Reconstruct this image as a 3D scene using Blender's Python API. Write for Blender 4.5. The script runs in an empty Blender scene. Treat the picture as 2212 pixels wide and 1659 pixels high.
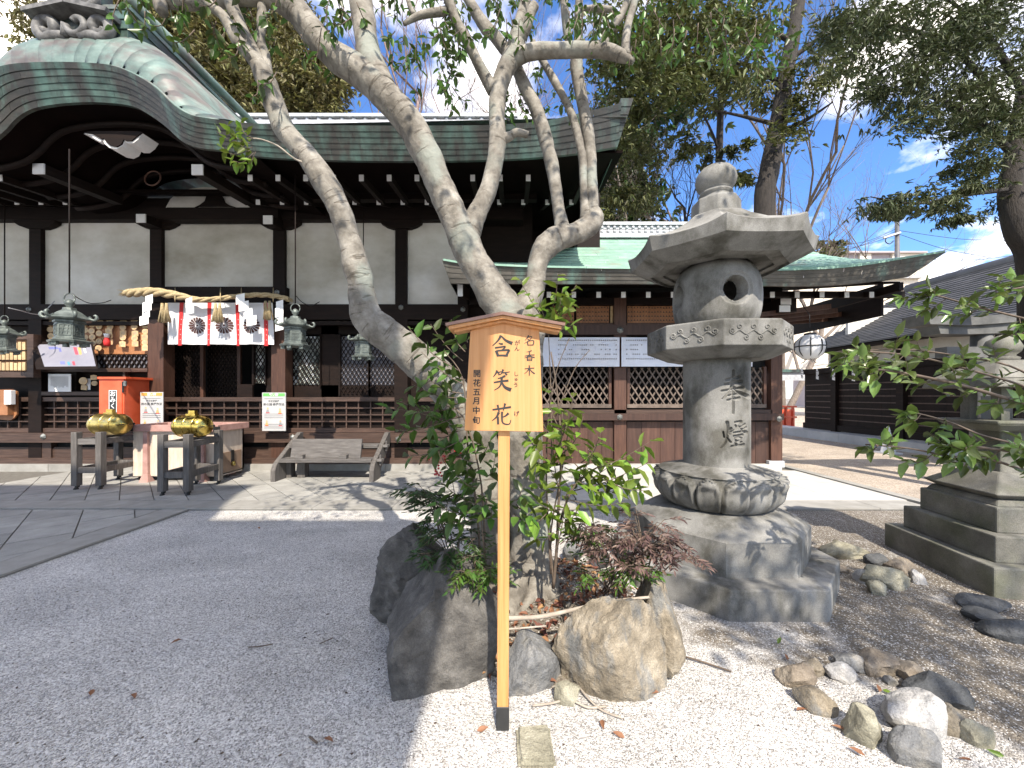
import bpy, bmesh, math, random
import numpy as np
from mathutils import Vector, Matrix, noise as mnoise

sc = bpy.context.scene
R = math.radians
# ---------------------------------------------------------------- camera, sky, sun, exposure
F, HX, HY, CZ = 830.6, 1106.0, 855.0, 1.5      # focal length, principal column and horizon row of the 2212-wide picture; eye height
cam = bpy.data.cameras.new("camera")
cam.sensor_width = 36.0
cam.lens = 36.0 * F / 2212.0
cam.shift_y = (HY - 829.5) / 2212.0
cam.clip_start, cam.clip_end = 0.05, 2000.0
camo = bpy.data.objects.new("camera", cam)
camo.location = (0, 0, CZ)
camo.rotation_euler = (R(90), 0, 0)
sc.collection.objects.link(camo)
sc.camera = camo

SUN_EL, SUN_AZ = 47.0, 12.0                     # azimuth measured to the right of straight behind the camera
sdir = Vector((math.sin(R(SUN_AZ)) * math.cos(R(SUN_EL)), -math.cos(R(SUN_AZ)) * math.cos(R(SUN_EL)), math.sin(R(SUN_EL))))
world = bpy.data.worlds.new("World")
sc.world = world
world.use_nodes = True
wn, wl = world.node_tree.nodes, world.node_tree.links
wn.clear()
w_out = wn.new("ShaderNodeOutputWorld")
w_bg = wn.new("ShaderNodeBackground")
w_bg.inputs["Strength"].default_value = 0.15
w_sky = wn.new("ShaderNodeTexSky")
w_sky.sky_type = 'NISHITA'
w_sky.sun_disc = False
w_sky.sun_elevation = R(SUN_EL)
w_sky.sun_rotation = math.atan2(sdir.x, sdir.y)
w_sky.air_density, w_sky.dust_density, w_sky.ozone_density = 1.0, 0.3, 3.0
w_tc = wn.new("ShaderNodeTexCoord")
w_sep = wn.new("ShaderNodeSeparateXYZ")
w_add = wn.new("ShaderNodeMath"); w_add.operation = 'ADD'; w_add.inputs[1].default_value = 0.28
w_dx = wn.new("ShaderNodeMath"); w_dx.operation = 'DIVIDE'
w_dy = wn.new("ShaderNodeMath"); w_dy.operation = 'DIVIDE'
w_cmb = wn.new("ShaderNodeCombineXYZ")
w_noi = wn.new("ShaderNodeTexNoise"); w_noi.inputs["Scale"].default_value = 1.55; w_noi.inputs["Detail"].default_value = 7; w_noi.inputs["Roughness"].default_value = 0.56
w_off = wn.new("ShaderNodeVectorMath"); w_off.operation = 'ADD'; w_off.inputs[1].default_value = (3.1, 1.35, 0.0)
w_rmp = wn.new("ShaderNodeValToRGB")
w_rmp.color_ramp.elements[0].position = 0.47; w_rmp.color_ramp.elements[1].position = 0.62
w_mix = wn.new("ShaderNodeMixRGB")
w_mix.inputs[2].default_value = (12.6, 12.0, 11.1, 1)
wl.new(w_tc.outputs["Generated"], w_sep.inputs[0])
wl.new(w_sep.outputs[2], w_add.inputs[0])
wl.new(w_sep.outputs[0], w_dx.inputs[0]); wl.new(w_add.outputs[0], w_dx.inputs[1])
wl.new(w_sep.outputs[1], w_dy.inputs[0]); wl.new(w_add.outputs[0], w_dy.inputs[1])
wl.new(w_dx.outputs[0], w_cmb.inputs[0]); wl.new(w_dy.outputs[0], w_cmb.inputs[1])
wl.new(w_cmb.outputs[0], w_off.inputs[0]); wl.new(w_off.outputs[0], w_noi.inputs["Vector"])
wl.new(w_noi.outputs["Fac"], w_rmp.inputs[0]); wl.new(w_rmp.outputs[0], w_mix.inputs[0])
w_tint = wn.new("ShaderNodeMixRGB"); w_tint.blend_type = 'MULTIPLY'; w_tint.inputs[0].default_value = 1.0; w_tint.inputs[2].default_value = (0.5, 0.75, 1.08, 1)
wl.new(w_sky.outputs[0], w_tint.inputs[1]); wl.new(w_tint.outputs[0], w_mix.inputs[1]); wl.new(w_mix.outputs[0], w_bg.inputs["Color"])
wl.new(w_bg.outputs[0], w_out.inputs["Surface"])

sun = bpy.data.lights.new("sun", 'SUN')
sun.energy = 3.95
sun.angle = R(0.55)
sun.color = (1.0, 0.95, 0.88)
suno = bpy.data.objects.new("sun", sun)
suno.rotation_euler = sdir.to_track_quat('Z', 'Y').to_euler()
suno.location = (3, -6, 12)
sc.collection.objects.link(suno)

sc.view_settings.view_transform = 'Standard'
sc.view_settings.look = 'None'
sc.view_settings.gamma = 1.0
sc.view_settings.use_curve_mapping = False
sc.view_settings.exposure = 1.12
try:
    sc.view_settings.use_white_balance = True
    sc.view_settings.white_balance_temperature = 7050
except Exception:
    pass
sc.cycles.max_bounces = 6
sc.cycles.diffuse_bounces = 3
sc.cycles.transparent_max_bounces = 8
sc.cycles.caustics_reflective = False
sc.cycles.caustics_refractive = False
sc.cycles.use_denoising = True

# ---------------------------------------------------------------- helpers
rng = random.Random(7)
nr = np.random.default_rng(11)
COL = sc.collection

def X(px, d): return (px - HX) / F * d
def Z(py, d): return CZ + (HY - py) / F * d
def P(px, py, d): return Vector((X(px, d), d, Z(py, d)))
def G(px, py, z=0.0):
    d = F * (CZ - z) / (py - HY)
    return Vector((X(px, d), d, z))

def node_mat(name):
    m = bpy.data.materials.new(name)
    m.use_nodes = True
    nt = m.node_tree
    return m, nt, nt.nodes, nt.links, nt.nodes["Principled BSDF"]

def ramp(nodes, stops):
    r = nodes.new("ShaderNodeValToRGB")
    el = r.color_ramp.elements
    while len(el) < len(stops): el.new(0.5)
    for e, (p, c) in zip(el, stops):
        e.position = p
        e.color = (c[0], c[1], c[2], 1)
    return r

def M(name, stops, scale=4.0, rough=0.7, bump=0.0, bscale=40.0, stretch=(1, 1, 1), metal=0.0, detail=6.0, rnd=0.0, isl=0.0,
      trans=0.0, dist=0.004, spec=0.5, stops2=None, scale2=1.0, stretch2=(1, 1, 1), lo2=0.45, hi2=0.62, coat=0.0, bstretch=None, speck=0.0):
    m, nt, N, L, b = node_mat(name)
    geo = N.new("ShaderNodeNewGeometry")
    def noise(st, s, det):
        mp = N.new("ShaderNodeMapping"); mp.inputs["Scale"].default_value = st
        L.new(geo.outputs["Position"], mp.inputs["Vector"])
        n = N.new("ShaderNodeTexNoise"); n.inputs["Scale"].default_value = s; n.inputs["Detail"].default_value = det
        n.inputs["Roughness"].default_value = 0.62
        L.new(mp.outputs[0], n.inputs["Vector"])
        return n
    n1 = noise(stretch, scale, detail)
    r1 = ramp(N, stops)
    L.new(n1.outputs["Fac"], r1.inputs[0])
    col = r1.outputs[0]
    if stops2:
        n2 = noise(stretch2, scale2, 7)
        k = ramp(N, [(lo2, (0, 0, 0)), (hi2, (1, 1, 1))])
        L.new(n2.outputs["Fac"], k.inputs[0])
        r2 = ramp(N, stops2); L.new(n1.outputs["Fac"], r2.inputs[0])
        mx = N.new("ShaderNodeMixRGB"); L.new(k.outputs[0], mx.inputs[0]); L.new(col, mx.inputs[1]); L.new(r2.outputs[0], mx.inputs[2])
        col = mx.outputs[0]
    for amt, out in ((rnd, "obj"), (isl, "isl")):
        if amt:
            src = N.new("ShaderNodeObjectInfo").outputs["Random"] if out == "obj" else geo.outputs["Random Per Island"]
            mr = N.new("ShaderNodeMapRange"); mr.inputs["To Min"].default_value = 1 - amt; mr.inputs["To Max"].default_value = 1 + amt
            L.new(src, mr.inputs["Value"])
            hs = N.new("ShaderNodeHueSaturation"); L.new(mr.outputs[0], hs.inputs["Value"]); L.new(col, hs.inputs["Color"])
            if out == "isl":
                mh = N.new("ShaderNodeMapRange"); mh.inputs["To Min"].default_value = 0.47; mh.inputs["To Max"].default_value = 0.52
                L.new(src, mh.inputs["Value"]); L.new(mh.outputs[0], hs.inputs["Hue"])
            col = hs.outputs[0]
    if speck:
        ns = noise((1, 1, 1), 170, 3)
        ms_ = N.new("ShaderNodeMapRange"); ms_.inputs["From Min"].default_value = .3; ms_.inputs["From Max"].default_value = .7; ms_.inputs["To Min"].default_value = 1 - speck; ms_.inputs["To Max"].default_value = 1 + speck
        L.new(ns.outputs["Fac"], ms_.inputs["Value"])
        hv = N.new("ShaderNodeHueSaturation"); L.new(ms_.outputs[0], hv.inputs["Value"]); L.new(col, hv.inputs["Color"]); col = hv.outputs[0]
    L.new(col, b.inputs["Base Color"])
    b.inputs["Roughness"].default_value = rough
    b.inputs["Metallic"].default_value = metal
    b.inputs["Specular IOR Level"].default_value = spec
    if coat: b.inputs["Coat Weight"].default_value = coat
    if bump:
        nb = noise(bstretch or stretch, bscale, 8)
        bp = N.new("ShaderNodeBump"); bp.inputs["Strength"].default_value = bump; bp.inputs["Distance"].default_value = dist
        L.new(nb.outputs["Fac"], bp.inputs["Height"]); L.new(bp.outputs[0], b.inputs["Normal"])
    if trans:
        t = N.new("ShaderNodeBsdfTranslucent"); L.new(col, t.inputs["Color"])
        ms = N.new("ShaderNodeMixShader"); ms.inputs[0].default_value = trans
        L.new(b.outputs[0], ms.inputs[1]); L.new(t.outputs[0], ms.inputs[2])
        L.new(ms.outputs[0], N["Material Output"].inputs["Surface"])
    return m

def g(v): return (v, v, v)

def empty(name, loc, label=None, cat=None, group=None, kind=None):
    o = bpy.data.objects.new(name, None)
    o.empty_display_size = 0.2
    o.location = loc
    COL.objects.link(o)
    tag(o, label, cat, group, kind)
    return o

def tag(o, label=None, cat=None, group=None, kind=None):
    if label: o["label"] = label
    if cat: o["category"] = cat
    if group: o["group"] = group
    if kind: o["kind"] = kind
    return o

def link(name, me, mat, parent=None, loc=None):
    """World-space mesh under a parent; an Empty parent sits away from the origin, a mesh parent at its own offset."""
    o = bpy.data.objects.new(name, me)
    if mat is not None and not me.materials: me.materials.append(mat)
    COL.objects.link(o)
    if parent is not None:
        o.parent = parent
        if parent.type == 'EMPTY': o.location = -Vector(parent.location)
    if loc is not None: o.location = loc
    return o

def mesh(name, verts, faces, smooth=False):
    me = bpy.data.meshes.new(name)
    me.from_pydata([tuple(v) for v in verts], [], faces)
    if smooth:
        me.polygons.foreach_set("use_smooth", [True] * len(me.polygons))
    me.update()
    return me

def np_mesh(name, V, Q, smooth=False):
    V = np.asarray(V, dtype=np.float32); Q = np.asarray(Q, dtype=np.int32)
    me = bpy.data.meshes.new(name)
    k = Q.shape[1]
    me.vertices.add(len(V)); me.vertices.foreach_set("co", V.ravel())
    me.loops.add(Q.size); me.loops.foreach_set("vertex_index", Q.ravel())
    me.polygons.add(len(Q)); me.polygons.foreach_set("loop_start", np.arange(0, Q.size, k, dtype=np.int32))
    if smooth: me.polygons.foreach_set("use_smooth", np.ones(len(Q), dtype=bool))
    me.update(calc_edges=True)
    return me

BOXF = [(0, 3, 2, 1), (4, 5, 6, 7), (0, 1, 5, 4), (1, 2, 6, 5), (2, 3, 7, 6), (3, 0, 4, 7)]

def bevel_me(me, w, seg=2):
    bm = bmesh.new(); bm.from_mesh(me)
    bmesh.ops.bevel(bm, geom=bm.edges[:], offset=w, segments=seg, affect='EDGES', profile=0.5)
    bm.to_mesh(me); bm.free()
    return me

def box(name, parent, x0, x1, y0, y1, z0, z1, mat, bev=0.0):
    v = [(x0, y0, z0), (x1, y0, z0), (x1, y1, z0), (x0, y1, z0), (x0, y0, z1), (x1, y0, z1), (x1, y1, z1), (x0, y1, z1)]
    me = mesh(name, v, BOXF)
    if bev: bevel_me(me, bev)
    return link(name, me, mat, parent)

def bar_me(name, p0, p1, w, h, up=Vector((0, 0, 1)), bev=0.0):
    p0, p1 = Vector(p0), Vector(p1)
    a = (p1 - p0).normalized()
    s = a.cross(up)
    if s.length < 1e-5: s = a.cross(Vector((0, 1, 0)))
    s.normalize(); u = s.cross(a).normalized()
    v = []
    for p in (p0, p1):
        for i, j in ((-1, -1), (1, -1), (1, 1), (-1, 1)):
            v.append(p + s * (i * w / 2) + u * (j * h / 2))
    me = mesh(name, v, [(3, 2, 1, 0), (4, 5, 6, 7), (0, 1, 5, 4), (1, 2, 6, 5), (2, 3, 7, 6), (3, 0, 4, 7)])
    if bev: bevel_me(me, bev)
    return me

def bar(name, parent, p0, p1, w, h, mat, up=Vector((0, 0, 1)), bev=0.0):
    return link(name, bar_me(name, p0, p1, w, h, up, bev), mat, parent)

def dbox(name, parent, px0, px1, py0, py1, d, th, mat, bev=0.0):
    """Box whose front face stands at distance d and fills the given rows and columns of the picture, th deep."""
    return box(name, parent, X(px0, d), X(px1, d), d, d + th, Z(py1, d), Z(py0, d), mat, bev)

def lathe_me(name, prof, seg=24, cx=0, cy=0, smooth=True, rot=0.0, caps=True):
    v, f = [], []
    for r, z in prof:
        for k in range(seg):
            a = rot + 2 * math.pi * k / seg
            v.append((cx + r * math.cos(a), cy + r * math.sin(a), z))
    n = len(prof)
    for i in range(n - 1):
        for k in range(seg):
            k2 = (k + 1) % seg
            f.append((i * seg + k, i * seg + k2, (i + 1) * seg + k2, (i + 1) * seg + k))
    if caps:
        f.append(tuple(range(seg - 1, -1, -1)))
        f.append(tuple((n - 1) * seg + k for k in range(seg)))
    return mesh(name, v, f, smooth)

def catmull(pts, sub):
    out = []
    n = len(pts)
    for i in range(n - 1):
        p0, p1, p2, p3 = pts[max(i - 1, 0)], pts[i], pts[i + 1], pts[min(i + 2, n - 1)]
        for s in range(sub):
            t = s / sub
            out.append(0.5 * ((2 * p1) + (-p0 + p2) * t + (2 * p0 - 5 * p1 + 4 * p2 - p3) * t * t + (-p0 + 3 * p1 - 3 * p2 + p3) * t ** 3))
    out.append(pts[-1])
    return out

def tube_me(name, pts, rad, seg=8, sub=4, wob=0.0, smooth=True, uv=False):
    """Swept tube through pts (Vectors) with a radius each."""
    q = [Vector((p.x, p.y, p.z, r)) for p, r in zip([Vector(p) for p in pts], rad)]
    q = catmull(q, sub) if sub > 1 else q
    P3 = [Vector(p[:3]) for p in q]; Rr = [max(p[3], 1e-4) for p in q]
    n = len(P3)
    v, f, lens = [], [], [0.0]
    ref = Vector((0.31, 0.9, 0.2))
    for i in range(n):
        t = (P3[min(i + 1, n - 1)] - P3[max(i - 1, 0)]).normalized()
        s = t.cross(ref)
        if s.length < 1e-3: s = t.cross(Vector((1, 0, 0)))
        s.normalize(); u = s.cross(t).normalized()
        ref = u
        if i: lens.append(lens[-1] + (P3[i] - P3[i - 1]).length)
        for k in range(seg):
            a = 2 * math.pi * k / seg
            dv = s * math.cos(a) + u * math.sin(a)
            r = Rr[i]
            if wob and uv: r *= 1 + .05 * max(0, mnoise.noise(Vector((lens[-1] * 11 + k * .12, P3[0].x * 7, 3.1)))) - .02 * mnoise.noise(Vector((lens[-1] * 34 + k * .35, 1.7, P3[0].z)))
            if wob: r *= 1 + wob * mnoise.noise((P3[i] + dv * r) * 6.0) + 0.5 * wob * mnoise.noise((P3[i] + dv * r) * 19.0)
            v.append(P3[i] + dv * r)
    for i in range(n - 1):
        for k in range(seg):
            k2 = (k + 1) % seg
            f.append((i * seg + k, i * seg + k2, (i + 1) * seg + k2, (i + 1) * seg + k))
    f.append(tuple(range(seg - 1, -1, -1)))
    f.append(tuple((n - 1) * seg + k for k in range(seg)))
    me = mesh(name, v, f, smooth)
    if uv:
        ul = me.uv_layers.new(name="along")
        for poly in me.polygons:
            for li in poly.loop_indices:
                vi = me.loops[li].vertex_index
                ul.data[li].uv = ((vi % seg) / seg, lens[vi // seg])
    return me

def tube(name, parent, pts, rad, mat, **kw):
    if not isinstance(rad, (list, tuple)): rad = [rad] * len(pts)
    return link(name, tube_me(name, pts, rad, **kw), mat, parent)

def join_me(name, mes):
    bm = bmesh.new()
    for m_ in mes:
        bm.from_mesh(m_)
    me = bpy.data.meshes.new(name); bm.to_mesh(me); bm.free()
    return me

def text_me(s, size, align='CENTER', bold=0.02):
    cu = bpy.data.curves.new("lettering", 'FONT')
    cu.offset = bold * size; cu.body = s; cu.size = size; cu.align_x = align; cu.align_y = 'CENTER'; cu.resolution_u = 2
    o = bpy.data.objects.new("lettering", cu)
    COL.objects.link(o)
    dg = bpy.context.evaluated_depsgraph_get()
    me = bpy.data.meshes.new_from_object(o.evaluated_get(dg))
    bpy.data.objects.remove(o)
    return me

def text(name, parent, s, size, loc, mat, align='CENTER', depth=0.0):
    """Flat lettering on a plane that faces the camera side (-Y)."""
    me = text_me(s, size, align)
    me.transform(Matrix.Translation(loc) @ Matrix.Rotation(R(90), 4, 'X'))
    me.materials.clear()
    return link(name, me, mat, parent)

def stroke_quads(pts, w0, w1, sub=5, mid=None):
    """Brush stroke outline in 2D: list of (x,y) -> strip of quads."""
    q = [Vector((x, y, 0)) for x, y in pts]
    q = catmull(q, sub) if len(q) > 2 else [q[0].lerp(q[1], i / sub) for i in range(sub + 1)]
    n = len(q); V, Fc = [], []
    for i, p in enumerate(q):
        t = (q[min(i + 1, n - 1)] - q[max(i - 1, 0)]).normalized()
        s = Vector((-t.y, t.x, 0)); k = i / (n - 1)
        w = w0 + (w1 - w0) * k
        if mid is not None: w = w * (1 - 4 * k * (1 - k)) + mid * 4 * k * (1 - k)
        V += [p + s * w / 2, p - s * w / 2]
    for i in range(n - 1):
        Fc.append((2 * i, 2 * i + 1, 2 * i + 3, 2 * i + 2))
    return V, Fc

def rock_me(name, sx, sy, sz, seed, rough=0.28, cuts=6, sub=3, sink=0.12, blocky=0.45):
    """Faceted boulder: a ball cut by random planes and roughened; base at z=0 with some of it sunk."""
    r_ = random.Random(seed)
    bm = bmesh.new()
    bmesh.ops.create_icosphere(bm, subdivisions=sub + 1, radius=1.0)
    planes = []
    for _ in range(cuts + 7):
        nrm = Vector((r_.uniform(-1, 1), r_.uniform(-1, 1), r_.uniform(-0.5, 1))).normalized()
        planes.append((nrm, r_.uniform(0.62, 0.98)))
    off = Vector((seed * 3.7 % 50, seed * 1.3 % 40, seed * 7.1 % 30))
    for v in bm.verts:
        p = v.co.copy()
        tw = mnoise.noise(off) * .6
        pr_ = Vector((p.x * math.cos(tw) - p.y * math.sin(tw), p.x * math.sin(tw) + p.y * math.cos(tw), p.z))
        p = p * (1 + blocky * (1 / (abs(pr_.x) ** 5 + abs(pr_.y) ** 5 + abs(pr_.z) ** 5) ** .2 - 1))
        for nrm, c in planes:
            dd = p.dot(nrm)
            if dd > c: p -= nrm * (dd - c) * 0.94
        w_ = p + Vector((mnoise.noise(p * 1.9 + off), mnoise.noise(p * 1.9 + off * 2), mnoise.noise(p * 1.9 - off))) * .3
        st_ = (w_.x * .55 + w_.y * .3 + w_.z * .75) * 3.2 + seed
        ledge = ((st_ % 1.0) ** 3) * .5
        n_ = mnoise.noise(p * 1.2 + off) * rough * .8 + mnoise.noise(w_ * 3.4 + off) * rough * 0.22 + mnoise.noise(w_ * 8.0 + off) * rough * 0.1 + mnoise.noise(w_ * 17.0 + off) * rough * 0.05 + ledge * rough * .3
        p *= 1 + n_ * 0.62
        v.co = Vector((p.x * sx / 1.7, p.y * sy / 1.7, p.z * sz / 1.7))
    zmin = min(v.co.z for v in bm.verts); zmax = max(v.co.z for v in bm.verts)
    for v in bm.verts: v.co.z = (v.co.z - zmin) / (zmax - zmin) * sz * (1 + sink) - sz * sink
    me = bpy.data.meshes.new(name); bm.to_mesh(me); bm.free()
    me.polygons.foreach_set("use_smooth", [True] * len(me.polygons))
    try: me.set_sharp_from_angle(angle=R(24))
    except Exception: pass
    return me

def rock(name, loc, size, seed, mat, label, cat="rock", group=None, rotz=0.0, **kw):
    me = rock_me(name, size[0], size[1], size[2], seed, **kw)
    o = link(name, me, mat)
    o.location = loc
    o.rotation_euler = (0, 0, rotz)
    tag(o, label, cat, group)
    return o

# leaves: arrays of base points, directions, lengths -> folded two-quad blades
def leaf_arrays(B, D, Ln, W, fold=0.18, curl=0.15, upv=None, shape=(0.30, 0.5, 0.68, 0.36)):
    B = np.asarray(B, float); D = np.asarray(D, float)
    n = len(B)
    D /= np.linalg.norm(D, axis=1, keepdims=True) + 1e-9
    U = np.tile(np.array([0, 0, 1.0]), (n, 1)) if upv is None else np.asarray(upv, float)
    U = U + nr.normal(0, 0.45, (n, 3))
    S = np.cross(D, U); S /= np.linalg.norm(S, axis=1, keepdims=True) + 1e-9
    Nn = np.cross(S, D)
    Ln = np.asarray(Ln, float).reshape(-1, 1) * np.ones((n, 1)); W = np.asarray(W, float).reshape(-1, 1) * np.ones((n, 1))
    a, wa, b, wb = shape
    def pt(t, w, h):
        return B + D * Ln * t + S * W * w + Nn * (W * h - Ln * curl * t * t)
    V = np.stack([pt(0, 0, 0), pt(a, -wa, fold), pt(b, -wb, fold), pt(1, 0, 0), pt(b, wb, fold), pt(a, wa, fold)], axis=1).reshape(-1, 3)
    i = np.arange(n)[:, None] * 6
    Q = np.concatenate([i + np.array([[0, 3, 2, 1]]), i + np.array([[0, 5, 4, 3]])], axis=1).reshape(-1, 4)
    return V, Q

def merge_arrays(lst):
    Vs, Qs, o = [], [], 0
    for V, Q in lst:
        Vs.append(V); Qs.append(np.asarray(Q) + o); o += len(V)
    return np.concatenate(Vs), np.concatenate(Qs)
# ---------------------------------------------------------------- materials
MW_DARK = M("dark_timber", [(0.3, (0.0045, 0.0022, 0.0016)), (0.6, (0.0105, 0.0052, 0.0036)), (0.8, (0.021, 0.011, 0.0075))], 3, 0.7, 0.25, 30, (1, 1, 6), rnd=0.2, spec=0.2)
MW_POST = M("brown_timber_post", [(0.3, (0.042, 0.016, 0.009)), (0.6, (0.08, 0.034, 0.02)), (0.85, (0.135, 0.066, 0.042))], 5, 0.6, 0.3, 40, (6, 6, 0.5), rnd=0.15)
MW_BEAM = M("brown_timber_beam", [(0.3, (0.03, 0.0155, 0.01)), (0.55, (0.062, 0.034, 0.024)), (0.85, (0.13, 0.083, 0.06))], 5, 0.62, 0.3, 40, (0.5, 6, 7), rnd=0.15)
MW_PLANK = M("red_brown_plank", [(0.25, (0.034, 0.014, 0.009)), (0.55, (0.064, 0.028, 0.018)), (0.85, (0.115, 0.06, 0.041))], 4, 0.6, 0.3, 40, (5, 5, 0.45), rnd=0.28)
MW_GREY = M("weathered_grey_timber", [(0.25, (0.06, 0.054, 0.05)), (0.55, (0.12, 0.11, 0.103)), (0.85, (0.21, 0.198, 0.187))], 6, 0.8, 0.5, 45, (0.7, 3, 6), rnd=0.15)
MW_GREYV = M("weathered_grey_leg", [(0.25, (0.055, 0.049, 0.044)), (0.55, (0.105, 0.095, 0.087)), (0.85, (0.19, 0.175, 0.163))], 6, 0.8, 0.5, 45, (5, 5, 0.6), rnd=0.12)
MW_SLAT = M("grey_brown_slat", [(0.3, (0.08, 0.058, 0.045)), (0.7, (0.17, 0.13, 0.105))], 9, 0.7, 0.2, 50, rnd=0.15)
M_PLASTER = M("white_plaster", [(0.3, (0.36, 0.335, 0.28)), (0.48, (0.53, 0.51, 0.46)), (0.64, (0.68, 0.67, 0.64))], 0.55, 0.9, 0.3, 18, (1, 1, 1.5), dist=0.01, rnd=0.04)
M_WHITE = M("white_painted_end", [(0.3, g(0.68)), (0.7, g(0.8))], 8, 0.7, 0.1)
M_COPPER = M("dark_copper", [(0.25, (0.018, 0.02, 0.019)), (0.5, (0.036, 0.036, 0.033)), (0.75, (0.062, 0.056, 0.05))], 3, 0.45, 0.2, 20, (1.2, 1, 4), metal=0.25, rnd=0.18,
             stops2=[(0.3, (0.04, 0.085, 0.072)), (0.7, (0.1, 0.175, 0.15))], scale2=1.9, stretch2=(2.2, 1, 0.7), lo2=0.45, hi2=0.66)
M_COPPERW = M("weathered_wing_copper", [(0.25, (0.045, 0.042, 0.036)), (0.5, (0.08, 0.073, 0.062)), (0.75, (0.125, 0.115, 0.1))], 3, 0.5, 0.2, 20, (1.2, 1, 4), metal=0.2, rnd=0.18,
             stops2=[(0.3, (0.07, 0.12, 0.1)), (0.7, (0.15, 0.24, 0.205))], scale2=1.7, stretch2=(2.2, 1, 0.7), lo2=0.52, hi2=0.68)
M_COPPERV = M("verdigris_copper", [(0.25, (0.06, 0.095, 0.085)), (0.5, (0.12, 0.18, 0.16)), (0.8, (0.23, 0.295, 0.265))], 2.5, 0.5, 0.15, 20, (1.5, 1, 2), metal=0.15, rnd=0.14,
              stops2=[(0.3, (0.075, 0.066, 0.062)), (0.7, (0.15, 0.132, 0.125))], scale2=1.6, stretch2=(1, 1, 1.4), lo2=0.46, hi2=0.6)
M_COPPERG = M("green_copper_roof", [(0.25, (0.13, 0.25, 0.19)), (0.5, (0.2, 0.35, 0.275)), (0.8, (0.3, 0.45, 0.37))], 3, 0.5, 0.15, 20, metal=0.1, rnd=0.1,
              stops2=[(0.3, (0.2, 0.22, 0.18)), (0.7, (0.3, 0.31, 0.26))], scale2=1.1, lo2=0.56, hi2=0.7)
M_TILE = M("pale_ridge_tile", [(0.3, (0.3, 0.31, 0.33)), (0.7, (0.5, 0.51, 0.53))], 9, 0.45, 0.2, 30, rnd=0.15)
M_TILED = M("dark_roof_tile", [(0.3, (0.045, 0.046, 0.05)), (0.6, (0.085, 0.085, 0.09)), (0.85, (0.15, 0.148, 0.142))], 2.2, 0.55, 0.2, 30, rnd=0.22)
M_STONE = M("grey_granite", [(0.2, (0.085, 0.083, 0.077)), (0.48, (0.185, 0.182, 0.17)), (0.78, (0.31, 0.306, 0.29))], 2.6, 0.85, 0.35, 90, (1, 1, 0.8), dist=0.003,
            stops2=[(0.3, (0.036, 0.035, 0.028)), (0.7, (0.115, 0.11, 0.094))], scale2=3.4, stretch2=(1.2, 1.2, 0.75), lo2=0.46, hi2=0.64, speck=0.22)
M_STONED = M("mossy_dark_granite", [(0.2, (0.06, 0.058, 0.048)), (0.5, (0.135, 0.13, 0.112)), (0.8, (0.25, 0.243, 0.215))], 3.5, 0.9, 0.5, 70, dist=0.005,
             stops2=[(0.3, (0.07, 0.075, 0.05)), (0.7, (0.16, 0.16, 0.12))], scale2=2.6, lo2=0.46, hi2=0.62, speck=0.3)
M_PAVE = M("granite_paving", [(0.2, (0.2, 0.195, 0.18)), (0.5, (0.28, 0.275, 0.255)), (0.8, (0.37, 0.365, 0.34))], 3.5, 0.85, 0.3, 60, dist=0.003, rnd=0.14, speck=0.18)
M_PAVER = M("pale_paving", [(0.2, (0.36, 0.35, 0.32)), (0.5, (0.45, 0.44, 0.41)), (0.8, (0.52, 0.51, 0.48))], 3, 0.85, 0.25, 60, dist=0.003, rnd=0.05)
M_KERB = M("kerb_stone", [(0.2, (0.2, 0.193, 0.172)), (0.5, (0.27, 0.262, 0.24)), (0.8, (0.35, 0.342, 0.32))], 4, 0.85, 0.3, 60, dist=0.003, rnd=0.08)
M_BRONZE = M("green_bronze", [(0.25, (0.05, 0.06, 0.055)), (0.5, (0.11, 0.13, 0.12)), (0.8, (0.24, 0.27, 0.245))], 12, 0.5, 0.2, 60, metal=0.35)
M_BRASS = M("tarnished_brass", [(0.25, (0.33, 0.22, 0.05)), (0.55, (0.62, 0.47, 0.15)), (0.8, (0.72, 0.58, 0.25))], 6, 0.3, 0.15, 25, metal=0.95, dist=0.006,
            stops2=[(0.3, (0.3, 0.3, 0.28)), (0.7, (0.5, 0.5, 0.47))], scale2=2.2, lo2=0.56, hi2=0.64)
M_BRASSR = M("polished_brass", [(0.25, (0.4, 0.27, 0.05)), (0.55, (0.68, 0.5, 0.13)), (0.8, (0.78, 0.62, 0.22))], 6, 0.22, 0.25, 14, metal=1.0, dist=0.01)
M_VERM = M("vermilion_paint", [(0.3, (0.55, 0.075, 0.025)), (0.7, (0.68, 0.12, 0.05))], 4, 0.5, 0.1, 30)
M_RED = M("red_ribbon", [(0.3, (0.45, 0.015, 0.02)), (0.7, (0.6, 0.03, 0.03))], 6, 0.7)
M_PINK = M("faded_pink_frame", [(0.3, (0.3, 0.155, 0.13)), (0.6, (0.42, 0.25, 0.215)), (0.85, (0.5, 0.35, 0.31))], 5, 0.75, 0.2, 40)
M_BOXP = M("pale_box_board", [(0.3, (0.46, 0.36, 0.28)), (0.6, (0.6, 0.5, 0.41)), (0.85, (0.68, 0.6, 0.51))], 4, 0.75, 0.2, 40, (4, 4, 0.7))
M_STRAW = M("rice_straw", [(0.3, (0.27, 0.2, 0.1)), (0.6, (0.43, 0.34, 0.2)), (0.85, (0.55, 0.47, 0.31))], 30, 0.8, 0.5, 160, dist=0.003)
M_PAPER = M("white_paper", [(0.3, g(0.74)), (0.7, g(0.8))], 3, 0.75)
M_PAPERB = M("bluish_vinyl_sheet", [(0.3, (0.55, 0.57, 0.66)), (0.7, (0.66, 0.68, 0.76))], 1.6, 0.22, 0.5, 3.5, dist=0.03, coat=0.3)
M_INK = M("black_ink", [(0.3, g(0.012)), (0.7, g(0.02))], 5, 0.6)
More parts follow.
